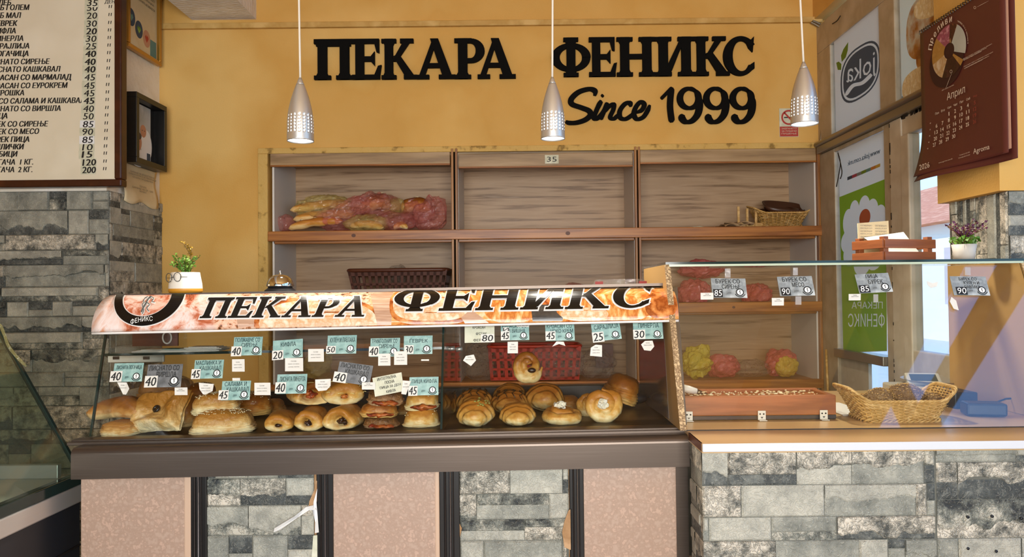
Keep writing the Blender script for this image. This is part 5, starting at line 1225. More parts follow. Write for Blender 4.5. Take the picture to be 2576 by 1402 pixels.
B, Fm = m_snail(size(98, 2.36), .05, 48, 1.9); settle([B], spot(1327, 1000, 2.38, .10), 0, 1.25, .1)
h_ = MB(); cc = sum(B.v, Vector()) / len(B.v); h_.ball(cc + Vector((.012, -.032, -.008)), (.013, .006, .008), 0, 10, 6, None)
pastry('coiled_roll', B, 'crust', 'coiled roll standing on edge on top of the croissants', [('opening', h_, 'filling_choco', False)])
def snail(px, py, wpx, Y, label, pitch, seed, dz=0, yaw=0, h=.06, filling=True):
    B, Fm = m_snail(size(wpx, Y), h, seed); settle([B, Fm], spot(px, py, Y, dz), yaw, pitch); pastry('coiled_bun', B, 'crust_pale', label, [('filling', Fm, 'filling_white', False)] if filling else ())
snail(1408, 1085, 120, 2.20, 'low coiled bun with white cheese filling in the front row', .12, 51, h=.085)
snail(1514, 1083, 112, 2.22, 'large coiled bun with cheese standing on edge, front right', 1.22, 52)
snail(1478, 1060, 80, 2.33, 'coiled bun half hidden behind the standing coiled bun', 1.0, 53, filling=False)
slab('long_bun', (1512, 982, 1600, 1046), 2.45, 'crust_deep', 'plain long bun at the back right of the pastry rows', .16, seed=54, e=2.2, roll=.35, dz=.01)
slab('flat_pastry', (1400, 1018, 1460, 1050), 2.48, 'crust_flat', 'flat brown pastry at the back behind the low coiled bun', .12, seed=55)
slab('flat_pastry', (1005, 1020, 1045, 1050), 2.45, 'crust_flat', 'flat brown pastry at the back left of the pizza buns', .12, seed=56)
# white serving trays under the pastries right of the divider, tongs and shelf papers
m = MB(); x0, x1 = W(1138, 1080, 2.13).x, W(1690, 1080, 2.13).x
m.box((x0, 2.10, zdeck + .0005), (x1, 2.62, zdeck + .0015)); SH(m); tag(m.build('baking_sheet', 'deck_dark'), 'dark baking sheet under the croissants and coiled buns', 'tray')
q = W(1595, 1003, 2.45); m = MB(); m.ball((q.x, 2.45, q.z + .002), (.045, .03, .02), 0, 16, 8); o = m.build('tongs_cap', 'black_plastic'); tag(o, 'dark round lidded container at the back right corner of the case', 'container')
a = W(335, 878, 2.5)
for k, (px0, px1, dz, dy, mt, lab) in enumerate(((335, 560, .0, .10, 'paper', 'white papers spread on the inner glass shelf'), (410, 470, .006, .06, 'poster_teal', 'teal folded leaflet on the papers of the inner glass shelf'), (455, 560, .006, .08, 'paper', 'stack of white receipts right of the teal leaflet'))):
    x0 = W(px0, 878, 2.46).x; x1 = W(px1, 878, 2.46).x; m = MB(); z0 = zis + .009 + kz(x0) + dz
    for j in range(3 if k != 1 else 1): m.box((x0 + .01 * j, 2.45 + .01 * j, z0 + .0022 * j), (x1 - .012 * j, 2.45 + dy, z0 + .0022 * j + .0016))
    tag(m.build('paper_sheets' if k != 1 else 'leaflet', mt), lab, 'paper')
# menu stand behind the glass at left
a = W(385, 868, 2.55); b = W(440, 835, 2.55); m = MB(); m.box((a.x - .07, 2.55, zis + .012), (b.x + .01, 2.556, zis + .09)); o = m.build('leaflet_stand', 'basket_brown'); tag(o, 'dark brown card with white ring emblem behind the left glass', 'card')
m = MB(); c = W(420, 850, 2.549)
for q in arcband(0, 0, .017, .022, .012, .017, 0, 2 * PI, 24): m.add([(c.x + p[0], 2.549, c.z + p[1]) for p in q], [(0, 1, 2, 3)])
m.build('emblem', 'ink_white', o, fixn=False)
# ------------------------------------------------------------------ on top of the display case
def topz(x): return ztp + .008 + kz(x)
def leafy(mb, p, d, L, wd, rnd):
    d = d.normalized(); s = d.cross(Vector((rnd.uniform(-1, 1), rnd.uniform(-1, 1), rnd.uniform(-1, 1)))).normalized(); n = d.cross(s)
    mb.add([p, p + d * L * .35 + s * wd + n * wd * .3, p + d * L, p + d * L * .35 - s * wd + n * wd * .3, p + d * L * .5], [(0, 1, 4), (1, 2, 4), (2, 3, 4), (3, 0, 4)])
def sprigs(c, n, h, spread, seed, lm, sm, L=.011, wd=.005, per=9):
    rnd = random.Random(seed)
    for i in range(n):
        a = 2 * PI * i / n + rnd.uniform(-.4, .4); t = Vector((math.cos(a) * spread * rnd.uniform(.3, 1), math.sin(a) * spread * rnd.uniform(.3, 1), h * rnd.uniform(.55, 1))); pts = [c + Vector((t.x * k * k * .6 + t.x * .4 * k, t.y * k * k * .6 + t.y * .4 * k, t.z * k)) for k in [0, .25, .5, .75, 1]]
        sm.tube(pts, .0009, 5)
        for j in range(per):
            k = .2 + .8 * j / (per - 1); q = c + Vector((t.x * k * k * .6 + t.x * .4 * k, t.y * k * k * .6 + t.y * .4 * k, t.z * k)); b = rnd.uniform(0, 6.28); leafy(lm, q, Vector((math.cos(b), math.sin(b), .5)), L * rnd.uniform(.7, 1.2), wd, rnd)
Yp = 2.36; a = W(467, 738, Yp); x = a.x; z = topz(x); s_ = Yp / F
pp = thing('potted_plant', 'small green plant in white and mustard pot wearing wire glasses', 'plant', (x, Yp, z)); R = 40.5 * s_; H = 53 * s_
m = MB(); m.lathe([(R * .9, z), (R, z + H * .12), (R * .98, z + H * .23)], (x, Yp, 0), 36, caps=(True, False)); m.build('pot_base', 'pot_mustard', pp)
m = MB(); m.lathe([(R * .98, z + H * .23), (R * .96, z + H * .45), (R * .86, z + H * .85), (R * .83, z + H), (R * .76, z + H), (R * .74, z + H * .85)], (x, Yp, 0), 36); m.build('pot', 'pot_white', pp)
m = MB(); m.lathe([(R * .76, z + H * .88), (.001, z + H * .9)], (x, Yp, 0), 24); m.build('soil', 'soil', pp)
lm, sm = MB(), MB(); c = Vector((x, Yp, z + H * .88)); sprigs(c, 24, .062, .05, 3, lm, sm); sprigs(c, 14, .035, .045, 4, lm, sm); lm.build('foliage', 'leaf_green', pp, fixn=False); sm.build('stem', 'stem_brown', pp)
lm, sm = MB(), MB(); rnd = random.Random(9)
for tip in ((.012, .09), (-.004, .098), (.022, .082)):
    pts = [c + Vector((.012, 0, .02)), c + Vector((.016, 0, .06)), c + Vector((tip[0], -.005, tip[1])), c + Vector((tip[0] - .012, -.005, tip[1] + .006))]; sm.tube(pts, .0012, 5)
    for j in range(14): q = pts[1].lerp(pts[2], j / 10) if j < 10 else pts[2].lerp(pts[3], (j - 10) / 4); leafy(lm, q, Vector((rnd.uniform(-1, 1), rnd.uniform(-1, 1), rnd.uniform(-.2, 1))), .009, .004, rnd)
sm.build('stem', 'stem_brown', pp); lm.build('yellow_sprig', 'leaf_yellow', pp, fixn=False)
m = MB(); 
for px, py, rx in ((425, 699, 5.6), (446, 697, 7.2)): q = W(px, py, Yp - R * 1.03); m.tube([q + Vector((rx * s_ * math.cos(t * PI / 12), .004 * math.cos(t * PI / 12), 11 * s_ * math.sin(t * PI / 12))) for t in range(24)], .0011, 6, closed=True)
m.tube([W(431, 698, Yp - R * 1.03), W(438, 697, Yp - R * 1.03)], .0011, 6); m.tube([W(453, 697, Yp - R * 1.03), W(471, 697, Yp - R * 1.0)], .0009, 6); m.tube([W(419, 700, Yp - R * 1.03), W(431, 700, Yp - R * 1.03)], .0007, 6); m.build('wire_glasses', 'black_frame', pp)
Yb = 2.38; a = W(705, 735, Yb); x = a.x; z = topz(x); s_ = Yb / F; rb = thing('service_bell', 'chrome service bell on black base on the display case', 'bell', (x, Yb, z))
m = MB(); m.lathe([(38 * s_, z), (38 * s_, z + 3 * s_), (30 * s_, z + 9 * s_), (29 * s_, z + 13 * s_), (.001, z + 13 * s_)], (x, Yb, 0), 40, caps=(True, False)); m.build('base', 'black_plastic', rb)
m = MB(); m.lathe([(33 * s_, z + 13 * s_), (33.5 * s_, z + 15 * s_), (32 * s_, z + 22 * s_), (27 * s_, z + 33 * s_), (18 * s_, z + 40 * s_), (6 * s_, z + 43 * s_), (.001, z + 43 * s_)], (x, Yb, 0), 40); m.build('dome', 'chrome', rb)
m = MB(); m.lathe([(2.5 * s_, z + 42 * s_), (2.5 * s_, z + 45 * s_), (1.3 * s_, z + 47 * s_), (1.3 * s_, z + 50 * s_), (2.2 * s_, z + 52 * s_), (.001, z + 54 * s_)], (x, Yb, 0), 16); m.build('button', 'chrome', rb)
Yt = 2.4; a, b = W(1497, 725, Yt), W(1628, 722, Yt); z = topz(a.x); m = MB(); hh = .018
m.loft([[(a.x + .01 * k + (b.x - a.x - .02 * k) * u, Yt + .10 * v * (1 if not k else 1), z + hh * k) for u, v in ((0, 0), (1, 0), (1, 1), (0, 1))] for k in (0, .9, 1)], smooth=False); o = m.build('plastic_tray', 'bag_clear'); tag(o, 'clear plastic lidded tray at the right end of the case top', 'tray')
for px in (1506, 1616): q = W(px, 720, Yt); bx('red_strip', (q.x - .011, Yt - .001, z + .002), (q.x + .014, Yt + .001, z + .011), 'sign_red', o)
# ------------------------------------------------------------------ goods on the shelves
zs1, zs2, zs3 = zP[0][0], zP[1][0], zP[2][0]
def loaf(a, b, r, label, mat='crust_baguette', cuts=3, seed=1, name='baguette', grp='breads on the upper left shelf', cat='bread'):
    """long bread between two points a, b"""
    a = Vector(a); b = Vector(b); N = 18; rings = []; d = (b - a).normalized(); s = d.cross(Vector((0, 0, 1))).normalized(); u = s.cross(d)
    for i in range(N + 1):
        t = i / N; k = r * (max(.02, 1 - abs(2 * t - 1) ** 5) ** .5) * (1 + .06 * math.cos(t * PI * 2 * (cuts + .5)))
        c = a.lerp(b, t) + u * .012 * math.sin(t * PI); rings.append([c + s * math.cos(q * PI / 9) * k + u * (math.sin(q * PI / 9) * k * .8) for q in range(18)])
    B = MB(); B.loft(rings); B.lump(.004, 16, seed); o = B.build(name, mat); tag(o, label, cat, grp)
    C_ = MB()
    for j in range(cuts):
        t = (j + 1) / (cuts + 1); c = a.lerp(b, t) + u * (r * .82 + .010); C_.tube([c - s * r * .45 - d * r * .4, c + u * .003, c + s * r * .45 + d * r * .4], [.001, .004, .001], 6)
    C_.build('scoring', 'crumb', o); return o
def bag(box, Y, mat, label, depth=.16, seed=1, crumple=.022, zfloor=None, grp='plastic bags on the shelves', tail=None):
    x0, y0, x1, y1 = box; a = W(x0, y1, Y); b = W(x1, y0, Y); c = (a + b) / 2; c.y = Y; B = MB(); B.ball((0, 0, 0), ((b.x - a.x) / 2, depth / 2, (b.z - a.z) / 2), 0, 46, 30); B.sm = [False] * len(B.f)
    for v in B.v:
        e = Vector(v); n1 = abs(noise.noise(e * 14 + Vector((seed, 0, 0)))); n2 = abs(noise.noise(e * 34 + Vector((0, seed, 0)))); n3 = noise.noise(e * 60 + Vector((seed, seed, 0))); v *= 1 + (n1 - .2) * crumple * 17 + (n2 - .15) * crumple * 11 + n3 * crumple * 3
    if tail:
        for v in B.v:
            t = max(0, v.dot(Vector(tail).normalized()) - .02); v += Vector(tail) * t * 2.2
    B.v = [v + c for v in B.v]
    if zfloor is not None:
        for v in B.v: v.z = max(v.z, zfloor + .0015)
    o = B.build('plastic_bag', mat); return tag(o, label, 'bag', grp)
Ys = 3.98
P_ = lambda px, py, Y=Ys: W(px, py, Y)
loaf(P_(730, 530), P_(880, 512, 4.02), .030, 'baguette end sticking out of the yellow bag, upper of three', seed=1)
loaf(P_(737, 553), P_(900, 540, 4.04), .032, 'baguette in the middle of three below the yellow bag', seed=2)
loaf(P_(726, 575, 3.93), P_(862, 556, 3.94), .028, 'pale baguette lying lowest at the front left of the shelf', seed=3)
loaf(P_(905, 520, 4.03), P_(985, 508, 4.05), .052, 'round topped loaf in the tall red bag', 'crust_deep', 2, 4, 'loaf')
loaf(P_(1008, 522, 4.05), P_(1085, 520, 4.03), .050, 'brown loaf with pale side at the back right of the red bags', 'crust_deep', 1, 5, 'loaf')
loaf(P_(880, 568, 3.94), P_(966, 572, 3.92), .026, 'small baguette end lying in the low yellow bag', seed=6)
loaf(P_(990, 573, 3.93), P_(1026, 572, 3.93), .022, 'short pale roll at the front between the red bags', 'crust_pale', 1, 7, 'bread_roll')
bag((745, 492, 905, 552), 4.0, 'bag_yellow', 'yellow plastic bag over the baguettes on the upper left shelf', seed=1)
bag((698, 540, 740, 583), 3.96, 'bag_red', 'small pink bag end at the far left of the upper shelf', seed=2, depth=.1, zfloor=zs1)
bag((800, 515, 900, 584), 3.99, 'bag_red', 'pink bag draped between the yellow bag and the tall red bag', seed=3, zfloor=zs1, tail=(.4, 0, .35))
bag((884, 484, 1000, 548), 3.99, 'bag_red', 'tall red bag holding a loaf in the middle of the shelf', seed=4)
bag((872, 540, 975, 584), 3.93, 'bag_yellow', 'low yellow bag under the tall red bag', seed=5, depth=.12, zfloor=zs1)
bag((960, 500, 1018, 545), 4.0, 'bag_yellow', 'pale yellow bag end right of the tall red bag', seed=6, depth=.1)
bag((945, 535, 1045, 583), 3.97, 'bag_red', 'crumpled pink bag under the brown loaf', seed=7, zfloor=zs1)
bag((1008, 500, 1090, 565), 4.05, 'bag_red', 'red bag holding the brown loaf at the back', seed=8)
bag((1040, 522, 1122, 583), 3.99, 'bag_red', 'pink bag with flared open end at the right of the shelf', seed=9, zfloor=zs1, tail=(.12, 0, .6))
# plastic baskets with slotted walls
def slotted(x0, x1, y0, y1, z0, h, mat, label, flare=.03, rim=.016, name='plastic_basket', rows=2, nx=16):
    r = thing(name, label, 'basket', ((x0 + x1) / 2, (y0 + y1) / 2, z0)); m = MB()
    def P(s, t, v):
        k = flare * v; xa, xb, ya, yb = x0 + flare - k, x1 - flare + k, y0 + flare - k, y1 - flare + k; z = z0 + h * v
        return {0: Vector((xa + (xb - xa) * t, ya, z)), 1: Vector((xb, ya + (yb - ya) * t, z)), 2: Vector((xb + (xa - xb) * t, yb, z)), 3: Vector((xa, yb + (ya - yb) * t, z))}[s]
    def quad(s, t0, t1, v0, v1):
        m.add([P(s, t0, v0), P(s, t1, v0), P(s, t1, v1), P(s, t0, v1)], [(0, 1, 2, 3)])
    bands = [(0, .08)] + [((i + 1) / (rows + 1) * .86 - .0 + .0, (i + 1) / (rows + 1) * .86 + .07) for i in range(rows)] + [(.84, 1)]
    for s in range(4):
        for v0, v1 in bands: quad(s, 0, 1, v0, v1)
        n = nx if s % 2 == 0 else max(4, int(nx * (y1 - y0) / (x1 - x0)))
        for i in range(n): quad(s, i / n, (i + .42) / n, 0, 1)
    m.add([P(0, 0, 0), P(0, 1, 0), P(2, 0, 0), P(2, 1, 0)], [(0, 1, 2, 3)])
    o = m.build('body', mat, r, fixn=False); d = o.modifiers.new('s', 'SOLIDIFY'); d.thickness = .003
    m = MB(); c = [P(s, 0, 1) for s in range(4)]; pts = []
    for i in range(4):
        a, b, e = c[i - 1], c[i], c[(i + 1) % 4]; pts += [b + (a - b).normalized() * .03, b + ((a - b).normalized() + (e - b).normalized()) * .009, b + (e - b).normalized() * .03]
    m.tube(pts, rim / 2, 8, closed=True); m.build('rim', mat, r); return r
x0, x1 = W(876, 700, 3.92).x, W(1126, 700, 3.92).x
slotted(x0, x1, 3.90, 4.16, zs2, W(1000, 680, 3.92).z - zs2, 'basket_brown', 'brown slotted plastic bread basket on the middle shelf, left bay', .035, .02, nx=15)
m = MB(); c = W(1002, 690, 4.0); m.ball(c, (.05, .05, .05), 0, 16, 10); m.lump(.02, 22, 3); tag(m.build('plastic_bag', 'bag_clear'), 'crumpled clear bag inside the brown bread basket', 'bag')
x0, x1 = W(1228, 920, 3.95).x, W(1462, 920, 3.95).x
slotted(x0, x1, 3.93, 4.16, zs3, W(1345, 872, 3.95).z - zs3, 'crate_red', 'red slotted plastic crate on the lower shelf, middle bay', .012, .016, nx=12, name='plastic_crate')
bag((1165, 868, 1245, 962), 3.98, 'bag_clear', 'clear crumpled bag left of the red crate', seed=21, zfloor=zs3, depth=.18); bag((1330, 865, 1470, 955), 3.92, 'bag_clear', 'clear plastic film hanging over the front of the red crate', seed=22, depth=.05, crumple=.012)
bag((1455, 880, 1545, 955), 3.97, 'bag_clear', 'clear crumpled bag right of the red crate', seed=23, zfloor=zs3, depth=.16)
bx_ = MB(); a = W(1500, 926, 4.1); b = W(1542, 866, 4.1); bx_.box((a.x, 4.1, a.z), (b.x, 4.15, b.z)); tag(bx_.build('cardboard_box', 'basket_brown'), 'small dark brown box standing at the back right of the middle bay', 'box')
bag((770, 880, 832, 958), 3.98, 'bag_yellow', 'yellow bag on the lower shelf of the left bay, seen through glass', seed=24, zfloor=zs3); bag((790, 938, 905, 975), 3.96, 'bag_tan', 'pale loaf bag lying beside the yellow bag on the lower left shelf', seed=25, zfloor=zs3)
bag((1412, 712, 1475, 765), 4.02, 'bag_red', 'red bag end peeking above the printed brow, middle bay', seed=26, zfloor=zs2, depth=.12)
# right bay, middle and lower shelves (seen through the counter case)
bag((1705, 705, 1782, 772), 3.96, 'bag_red_full', 'red bag at the left of the middle shelf, right bay', seed=31, zfloor=zs2); bag((1715, 655, 1820, 700), 4.08, 'bag_red_full', 'dark red bag at the back of the middle shelf, right bay', seed=32)
loaf(P_(1885, 752), P_(1930, 735), .030, 'wrapped long loaf on the middle shelf of the right bay', seed=33, grp='breads in the right bay'); bag((1868, 712, 1940, 770), 3.97, 'bag_red_full', 'pink bag around the long loaf on the middle shelf, right bay', seed=34, zfloor=zs2)
bag((1716, 872, 1786, 952), 3.93, 'bag_yellow_full', 'bright yellow crumpled bag on the lower shelf, right bay', seed=35, zfloor=zs3 - .012, crumple=.03); bag((1775, 893, 1860, 952), 3.97, 'bag_red_full', 'pink bag right of the bright yellow one on the lower shelf', seed=36, zfloor=zs3)
bag((1850, 905, 1935, 952), 3.98, 'bag_clear', 'clear bag in the middle of the lower shelf, right bay', seed=37, zfloor=zs3); bag((1925, 880, 2000, 950), 4.0, 'bag_red_full', 'dark red bag at the right end of the lower shelf', seed=38, zfloor=zs3); bag((1950, 890, 2005, 950), 3.95, 'bag_yellow_full', 'yellow bag at the right end of the lower shelf', seed=39, zfloor=zs3, depth=.1)
# ------------------------------------------------------------------ woven baskets
def rrect(a, b, r, t):
    """point and outward normal on a rounded rectangle half sizes a,b at fraction t"""
    L = [2 * (b - r), PI * r / 2, 2 * (a - r), PI * r / 2] * 2; tot = sum(L[:4]) * 2; s = (t % 1) * tot
    segs = [('l', a, -(b - r), 0, 1, 2 * (b - r)), ('c', a - r, b - r, 0, 0, PI * r / 2), ('l', a - r, b, -1, 0, 2 * (a - r)), ('c', -(a - r), b - r, PI / 2, 0, PI * r / 2), ('l', -a, b - r, 0, -1, 2 * (b - r)), ('c', -(a - r), -(b - r), PI, 0, PI * r / 2), ('l', -(a - r), -b, 1, 0, 2 * (a - r)), ('c', a - r, -(b - r), 1.5 * PI, 0, PI * r / 2)]
    for g in segs:
        if s <= g[5]:
            if g[0] == 'l': d = Vector((g[3], g[4])); return Vector((g[1], g[2])) + d * s, Vector((d.y, -d.x))
            q = g[3] + s / r; n = Vector((math.cos(q), math.sin(q))); return Vector((g[1], g[2])) + n * r, n
        s -= g[5]
    return Vector((a, -(b - r))), Vector((1, 0))
def woven(loc, yaw, a, b, h, label, rows=15, stakes=44, flare=.25, ends=.04, mat='wicker', thick=.0026, tilt=0, name='woven_basket', cat='basket'):
    r = thing(name, label, cat, loc); r.rotation_euler = (tilt, 0, yaw); bl_ = base(r)
    lift = lambda p, v: ends * max(0, (abs(p.x) / a - .62) / .38) ** 1.5 * v
    def pt(t, v, o=0):
        k = 1 + flare * (max(v, 0) ** 1.3); p, n = rrect(a * .8, b * .8, min(a, b) * .35, t); q = Vector((p.x * k, p.y * (1 + flare * .6 * v))) + n * o
        if abs(p.x) / (a * .8) > .6: q.x *= 1 + .06 * v
        return bl_ + Vector((q.x, q.y, h * v + lift(Vector((p.x / .8, 0, 0)), v)))
    m = MB(); N = stakes * 3
    for j in range(rows): m.tube([pt(i / N, (j + .5) / rows, thick * .8 * (1 if ((i // 3) + j) % 2 else -1)) for i in range(N)], thick, 5, closed=True)
    m.build('weave', mat, r)
    m = MB()
    for i in range(stakes): m.tube([pt((i + .5) / stakes + .012 * v, v) for v in (0, .25, .5, .75, 1)], thick * .9, 5)
    m.build('stakes', mat, r)
    m = MB(); M_ = 160
    for ph in (0, 1, 2): m.tube([pt(i / M_, 1 + .035 * math.sin(i * .9 + ph * 2.1), .004 * math.cos(i * .9 + ph * 2.1)) for i in range(M_)], thick * 1.1, 6, closed=True)
    m.build('rim', mat, r)
    m = MB()
    for ph in (0, 1): m.tube([pt(i / M_, .02 + .05 * math.sin(i * .8 + ph * 3.1), .004 + .004 * math.cos(i * .8 + ph * 3.1)) for i in range(M_)], thick * 1.1, 6, closed=True)
    m.build('foot_braid', mat, r)
    m = MB(); m.add([pt(i / 40, .04, -.002) for i in range(40)], [tuple(range(40))]); m.build('bottom', 'wicker_dark', r, fixn=False); return r
# upper right shelf: basket with trays and paper bags
q = W(1962, 566, 4.0); wb_ = woven((q.x, 4.03, zs1 + .022), .0, .125, .10, .075, 'small woven basket holding brown trays on the upper right shelf', rows=10, stakes=36, ends=.02, tilt=.18, mat='wicker', flare=.4)
for k, (dx, dz, rx, ry) in enumerate(((-.01, .075, .25, -.06), (.03, .10, .45, .1))):
    m = MB(); M_ = Matrix.Translation((q.x + dx, 4.03 + .01 * k, zs1 + dz)) @ Matrix.Rotation(rx, 4, 'X') @ Matrix.Rotation(ry, 4, 'Y'); R1 = [(x * .115, y * .07, .03) for x, y in ring_sup(1, 1, 30, 3)]; R0 = [(x * .85, y * .85, 0) for x, y, z in R1]; R2 = [(x * .92, y * .92, .03) for x, y, z in R1]; R3 = [(x * .8, y * .8, .006) for x, y, z in R1]
    m.loft([[M_ @ Vector(p) for p in R] for R in (R0, R1, R2, R3)]); tag(m.build('oval_tray', 'brown_plastic'), ('brown oval plastic tray lying lower in the woven shelf basket', 'brown oval plastic tray lying upper in the woven shelf basket')[k], 'tray', 'brown trays in the shelf basket')
m = MB()
for i in range(6): p = W(1858 + i * 22, 534 + i * 5, 3.96); m.box((p.x - .006, 3.96, zs1 + .002), (p.x + .006, 3.968, p.z + .03))
m.box((W(1855, 560, 3.97).x, 3.968, zs1 + .001), (W(1970, 560, 3.97).x, 3.974, zs1 + .03)); tag(m.build('slatted_tray', 'wicker'), 'pale slatted basket side lying in front of the woven shelf basket', 'basket')
for k, (px, w_, rz, dz, lab) in enumerate(((1845, .07, .1, .0, 'flat brown paper bag lying lowest beside the shelf basket'), (1860, .075, -.25, .014, 'crumpled brown paper bag on top beside the shelf basket'), (1760, .06, .15, .0, 'single flat paper bag at the left of the paper pile'))):
    p = W(px, 562, 3.99); m = MB(); m.grid(lambda u, v: Vector(((u - .5) * 2 * w_, (v - .5) * .14, .006 + .016 * (k < 2) * abs(math.sin(u * 5 + v * 4 + k)))), 14, 8); m.lump(.005, 25, k); M_ = Matrix.Translation((p.x, 4.0, zs1 + dz)) @ Matrix.Rotation(rz, 4, 'Z'); m.v = [M_ @ v for v in m.v]
    for v in m.v: v.z = max(v.z, zs1 + .001)
    o = m.build('paper_bag', 'paper_bag' if k != 2 else 'card_cream'); o.modifiers.new('s', 'SOLIDIFY').thickness = .003; tag(o, lab, 'paper bag', 'paper bags on the upper right shelf')
# ------------------------------------------------------------------ counter with stone cladding
zct = W(1768, 1118, 1.80).z; xcl = W(1768, 1200, 1.80).x; XCR = 1.9
ctr = thing('service_counter', 'stone clad service counter with tan top and white front edge', 'counter', (1.1, 1.9, 0))
zce = W(1768, 1138, 1.80).z
bx('worktop', (xcl, 1.803, zct - .022), (1.44, 2.72, zct), 'counter_laminate', ctr); bx('front_edge', (xcl, 1.797, zce), (XCR, 1.803, zct + .0005), 'counter_edge', ctr, .002)
bx('worktop', (1.44, 1.803, zct - .022), (XCR, Y0 - .02, zct), 'counter_laminate', ctr)
m = MB(); m.box((xcl + .004, 1.8108, 0), (XCR, 1.90, zce), 5); stones(m, (xcl, 1.81, 0), (1, 0, 0), (0, 0, 1), (0, -1, 0), .555, zce, .068, 61, (.07, .24), .004); stones(m, (xcl + .558, 1.81, 0), (1, 0, 0), (0, 0, 1), (0, -1, 0), XCR - xcl - .558, zce, .075, 62, (.1, .3), .004)
stones(m, (xcl + .004, 1.945, 0), (0, -1, 0), (0, 0, 1), (-1, 0, 0), .135, zce, .06, 63, (.06, .14), .003); m.box((xcl + .006, 1.81, 0), (xcl + .02, 1.945, zce), 5); m.build('stone_cladding', STN, ctr)
bx('side_lip', (xcl - .0005, 1.81, zce), (xcl + .003, 1.95, zct), 'basket_brown', ctr)
for px, py in ((2436, 1302), (2497, 1300), (2436, 1381), (2507, 1388), (2571, 1305)): q = W(px, py, 1.803); MB().tube([q, q + Vector((0, .004, 0))], .0034, 12).build('screw_hole', 'black_plastic', ctr)
# ------------------------------------------------------------------ glass case on the counter
XA, XB = W(1722, 1080, 1.975).x, 1.425; yb0, yt0, yt1 = 1.975, 2.16, 2.53; zcb = zct + .001; zcT = W(1690, 667, yt0).z; zcT2 = PZ(2560, 660, zcT).z
gc = thing('counter_case', 'sloping glass case standing on the stone clad counter', 'glass case', ((XA + XB) / 2, 2.2, zct))
cd = Vector((0, yt0 - yb0, zcT - zcb)).normalized(); CN = Vector((0, -cd.z, cd.y))
m = MB(); m.hexa([(XA + .004, yb0, zcb), (XB - .004, yb0, zcb), (XB - .004, yb0 + .006, zcb), (XA + .004, yb0 + .006, zcb), (XA + .004, yt0, zcT), (XB - .004, yt0, zcT), (XB - .004, yt0 + .006, zcT), (XA + .004, yt0 + .006, zcT)]); m.build('front_pane', 'glass_case', gc)
bx('top_pane', (XA - .01, yt0 - .006, zcT + .001), (XB + .006, yt1 + .01, zcT + .008), 'glass_pane', gc); bx('top_edge', (XA - .01, yt0 - .009, zcT + .001), (XB + .006, yt0 - .006, zcT + .008), 'glass_edge', gc)
bx('top_edge_strip', (XA, yt0 - .0095, zcT - .005), (XB, yt0 - .004, zcT + .001), 'glass_edge_light', gc)
for x0, x1 in ((XA - .012, XA + .004), (XB - .004, XB + .012)):
    m = MB(); m.poly3([(x0, yb0 - .002, zcb), (x0, yt1, zcb), (x0, yt1, zcT), (x0, yt0 - .002, zcT)], (x1 - x0, 0, 0)); m.build('side_panel', 'tan_panel', gc)
    m = MB(); m.hexa([(x0, yb0 - .004, zcb), (x1, yb0 - .004, zcb), (x1, yb0 - .002, zcb), (x0, yb0 - .002, zcb), (x0, yt0 - .004, zcT), (x1, yt0 - .004, zcT), (x1, yt0 - .002, zcT), (x0, yt0 - .002, zcT)]); m.build('panel_edge', 'chipboard', gc)
bx('bottom_seam', (XA, yb0 - .0015, zct - .0004), (XB, yb0 + .0005, zct + .002), 'ink', gc)
CP0 = Vector((0, yb0 - .0015, zcb))
def caseP(px, py): return PL(px, py, CP0, CN)
G2 = 'price cards on the counter case glass'
def ccard(box, lines, price, st, label, tape, tilt=0):
    r = card(*box, lines, price, 'card_silver', label, st, tilt, P=caseP, up=cd, grp=G2, nrm=CN, white_on_black=True)
    for tx0, ty0, tx1, ty1 in tape:
        a = [caseP(x, y) + CN * .003 for x, y in ((tx0, ty1), (tx1, ty1), (tx1, ty0), (tx0, ty0))]; MB().poly3(a, CN * .0004).build('tape', 'tape', r)
ccard((1790, 699, 1877, 752), ['БУРЕК СО', 'СИРЕЊЕ'], '85', (1793, 730, 1816, 751), 'silver price card reading БУРЕК СО СИРЕЊЕ 85, leftmost on the counter case', [(1823, 677, 1837, 700)], -2)
ccard((1958, 694, 2046, 747), ['БУРЕК СО', 'МЕСО'], '90', (1962, 725, 1985, 746), 'silver price card reading БУРЕК СО МЕСО 90', [(1994, 675, 2006, 694), (2000, 747, 2015, 768)])
ccard((2155, 687, 2240, 739), ['ПИЦА', 'БУРЕК'], '85', (2157, 718, 2183, 738), 'silver price card reading ПИЦА БУРЕК 85', [(2196, 742, 2208, 762)], 2)
ccard((2394, 694, 2484, 746), ['БУРЕК СО', 'КУЛЕН И', 'ПАВЛАКА'], '90', (2402, 724, 2428, 745), 'silver price card reading БУРЕК СО КУЛЕН И ПАВЛАКА 90', [(2426, 674, 2440, 694)], -2)
KS = dict(P=caseP, n=CN, lines=2, curl=.0015)
slip(R_(1762, 738, 1794, 755), 'white slip at the lower left of the card БУРЕК СО СИРЕЊЕ', **KS); slip(R_(1941, 751, 1971, 770), 'white slip below the card БУРЕК СО МЕСО', **KS); slip(R_(2134, 741, 2164, 757), 'white slip below the card ПИЦА БУРЕК', **KS)
KS['lines'] = 0; slip([(2392, 748), (2404, 758), (2410, 782), (2398, 778), (2388, 760)], 'folded white slip left of the card БУРЕК СО КУЛЕН И ПАВЛАКА', **KS); slip([(2330, 708), (2345, 714), (2358, 710), (2356, 722), (2340, 726), (2332, 718)], 'scrap of white tape and paper right of the card ПИЦА БУРЕК', **KS)
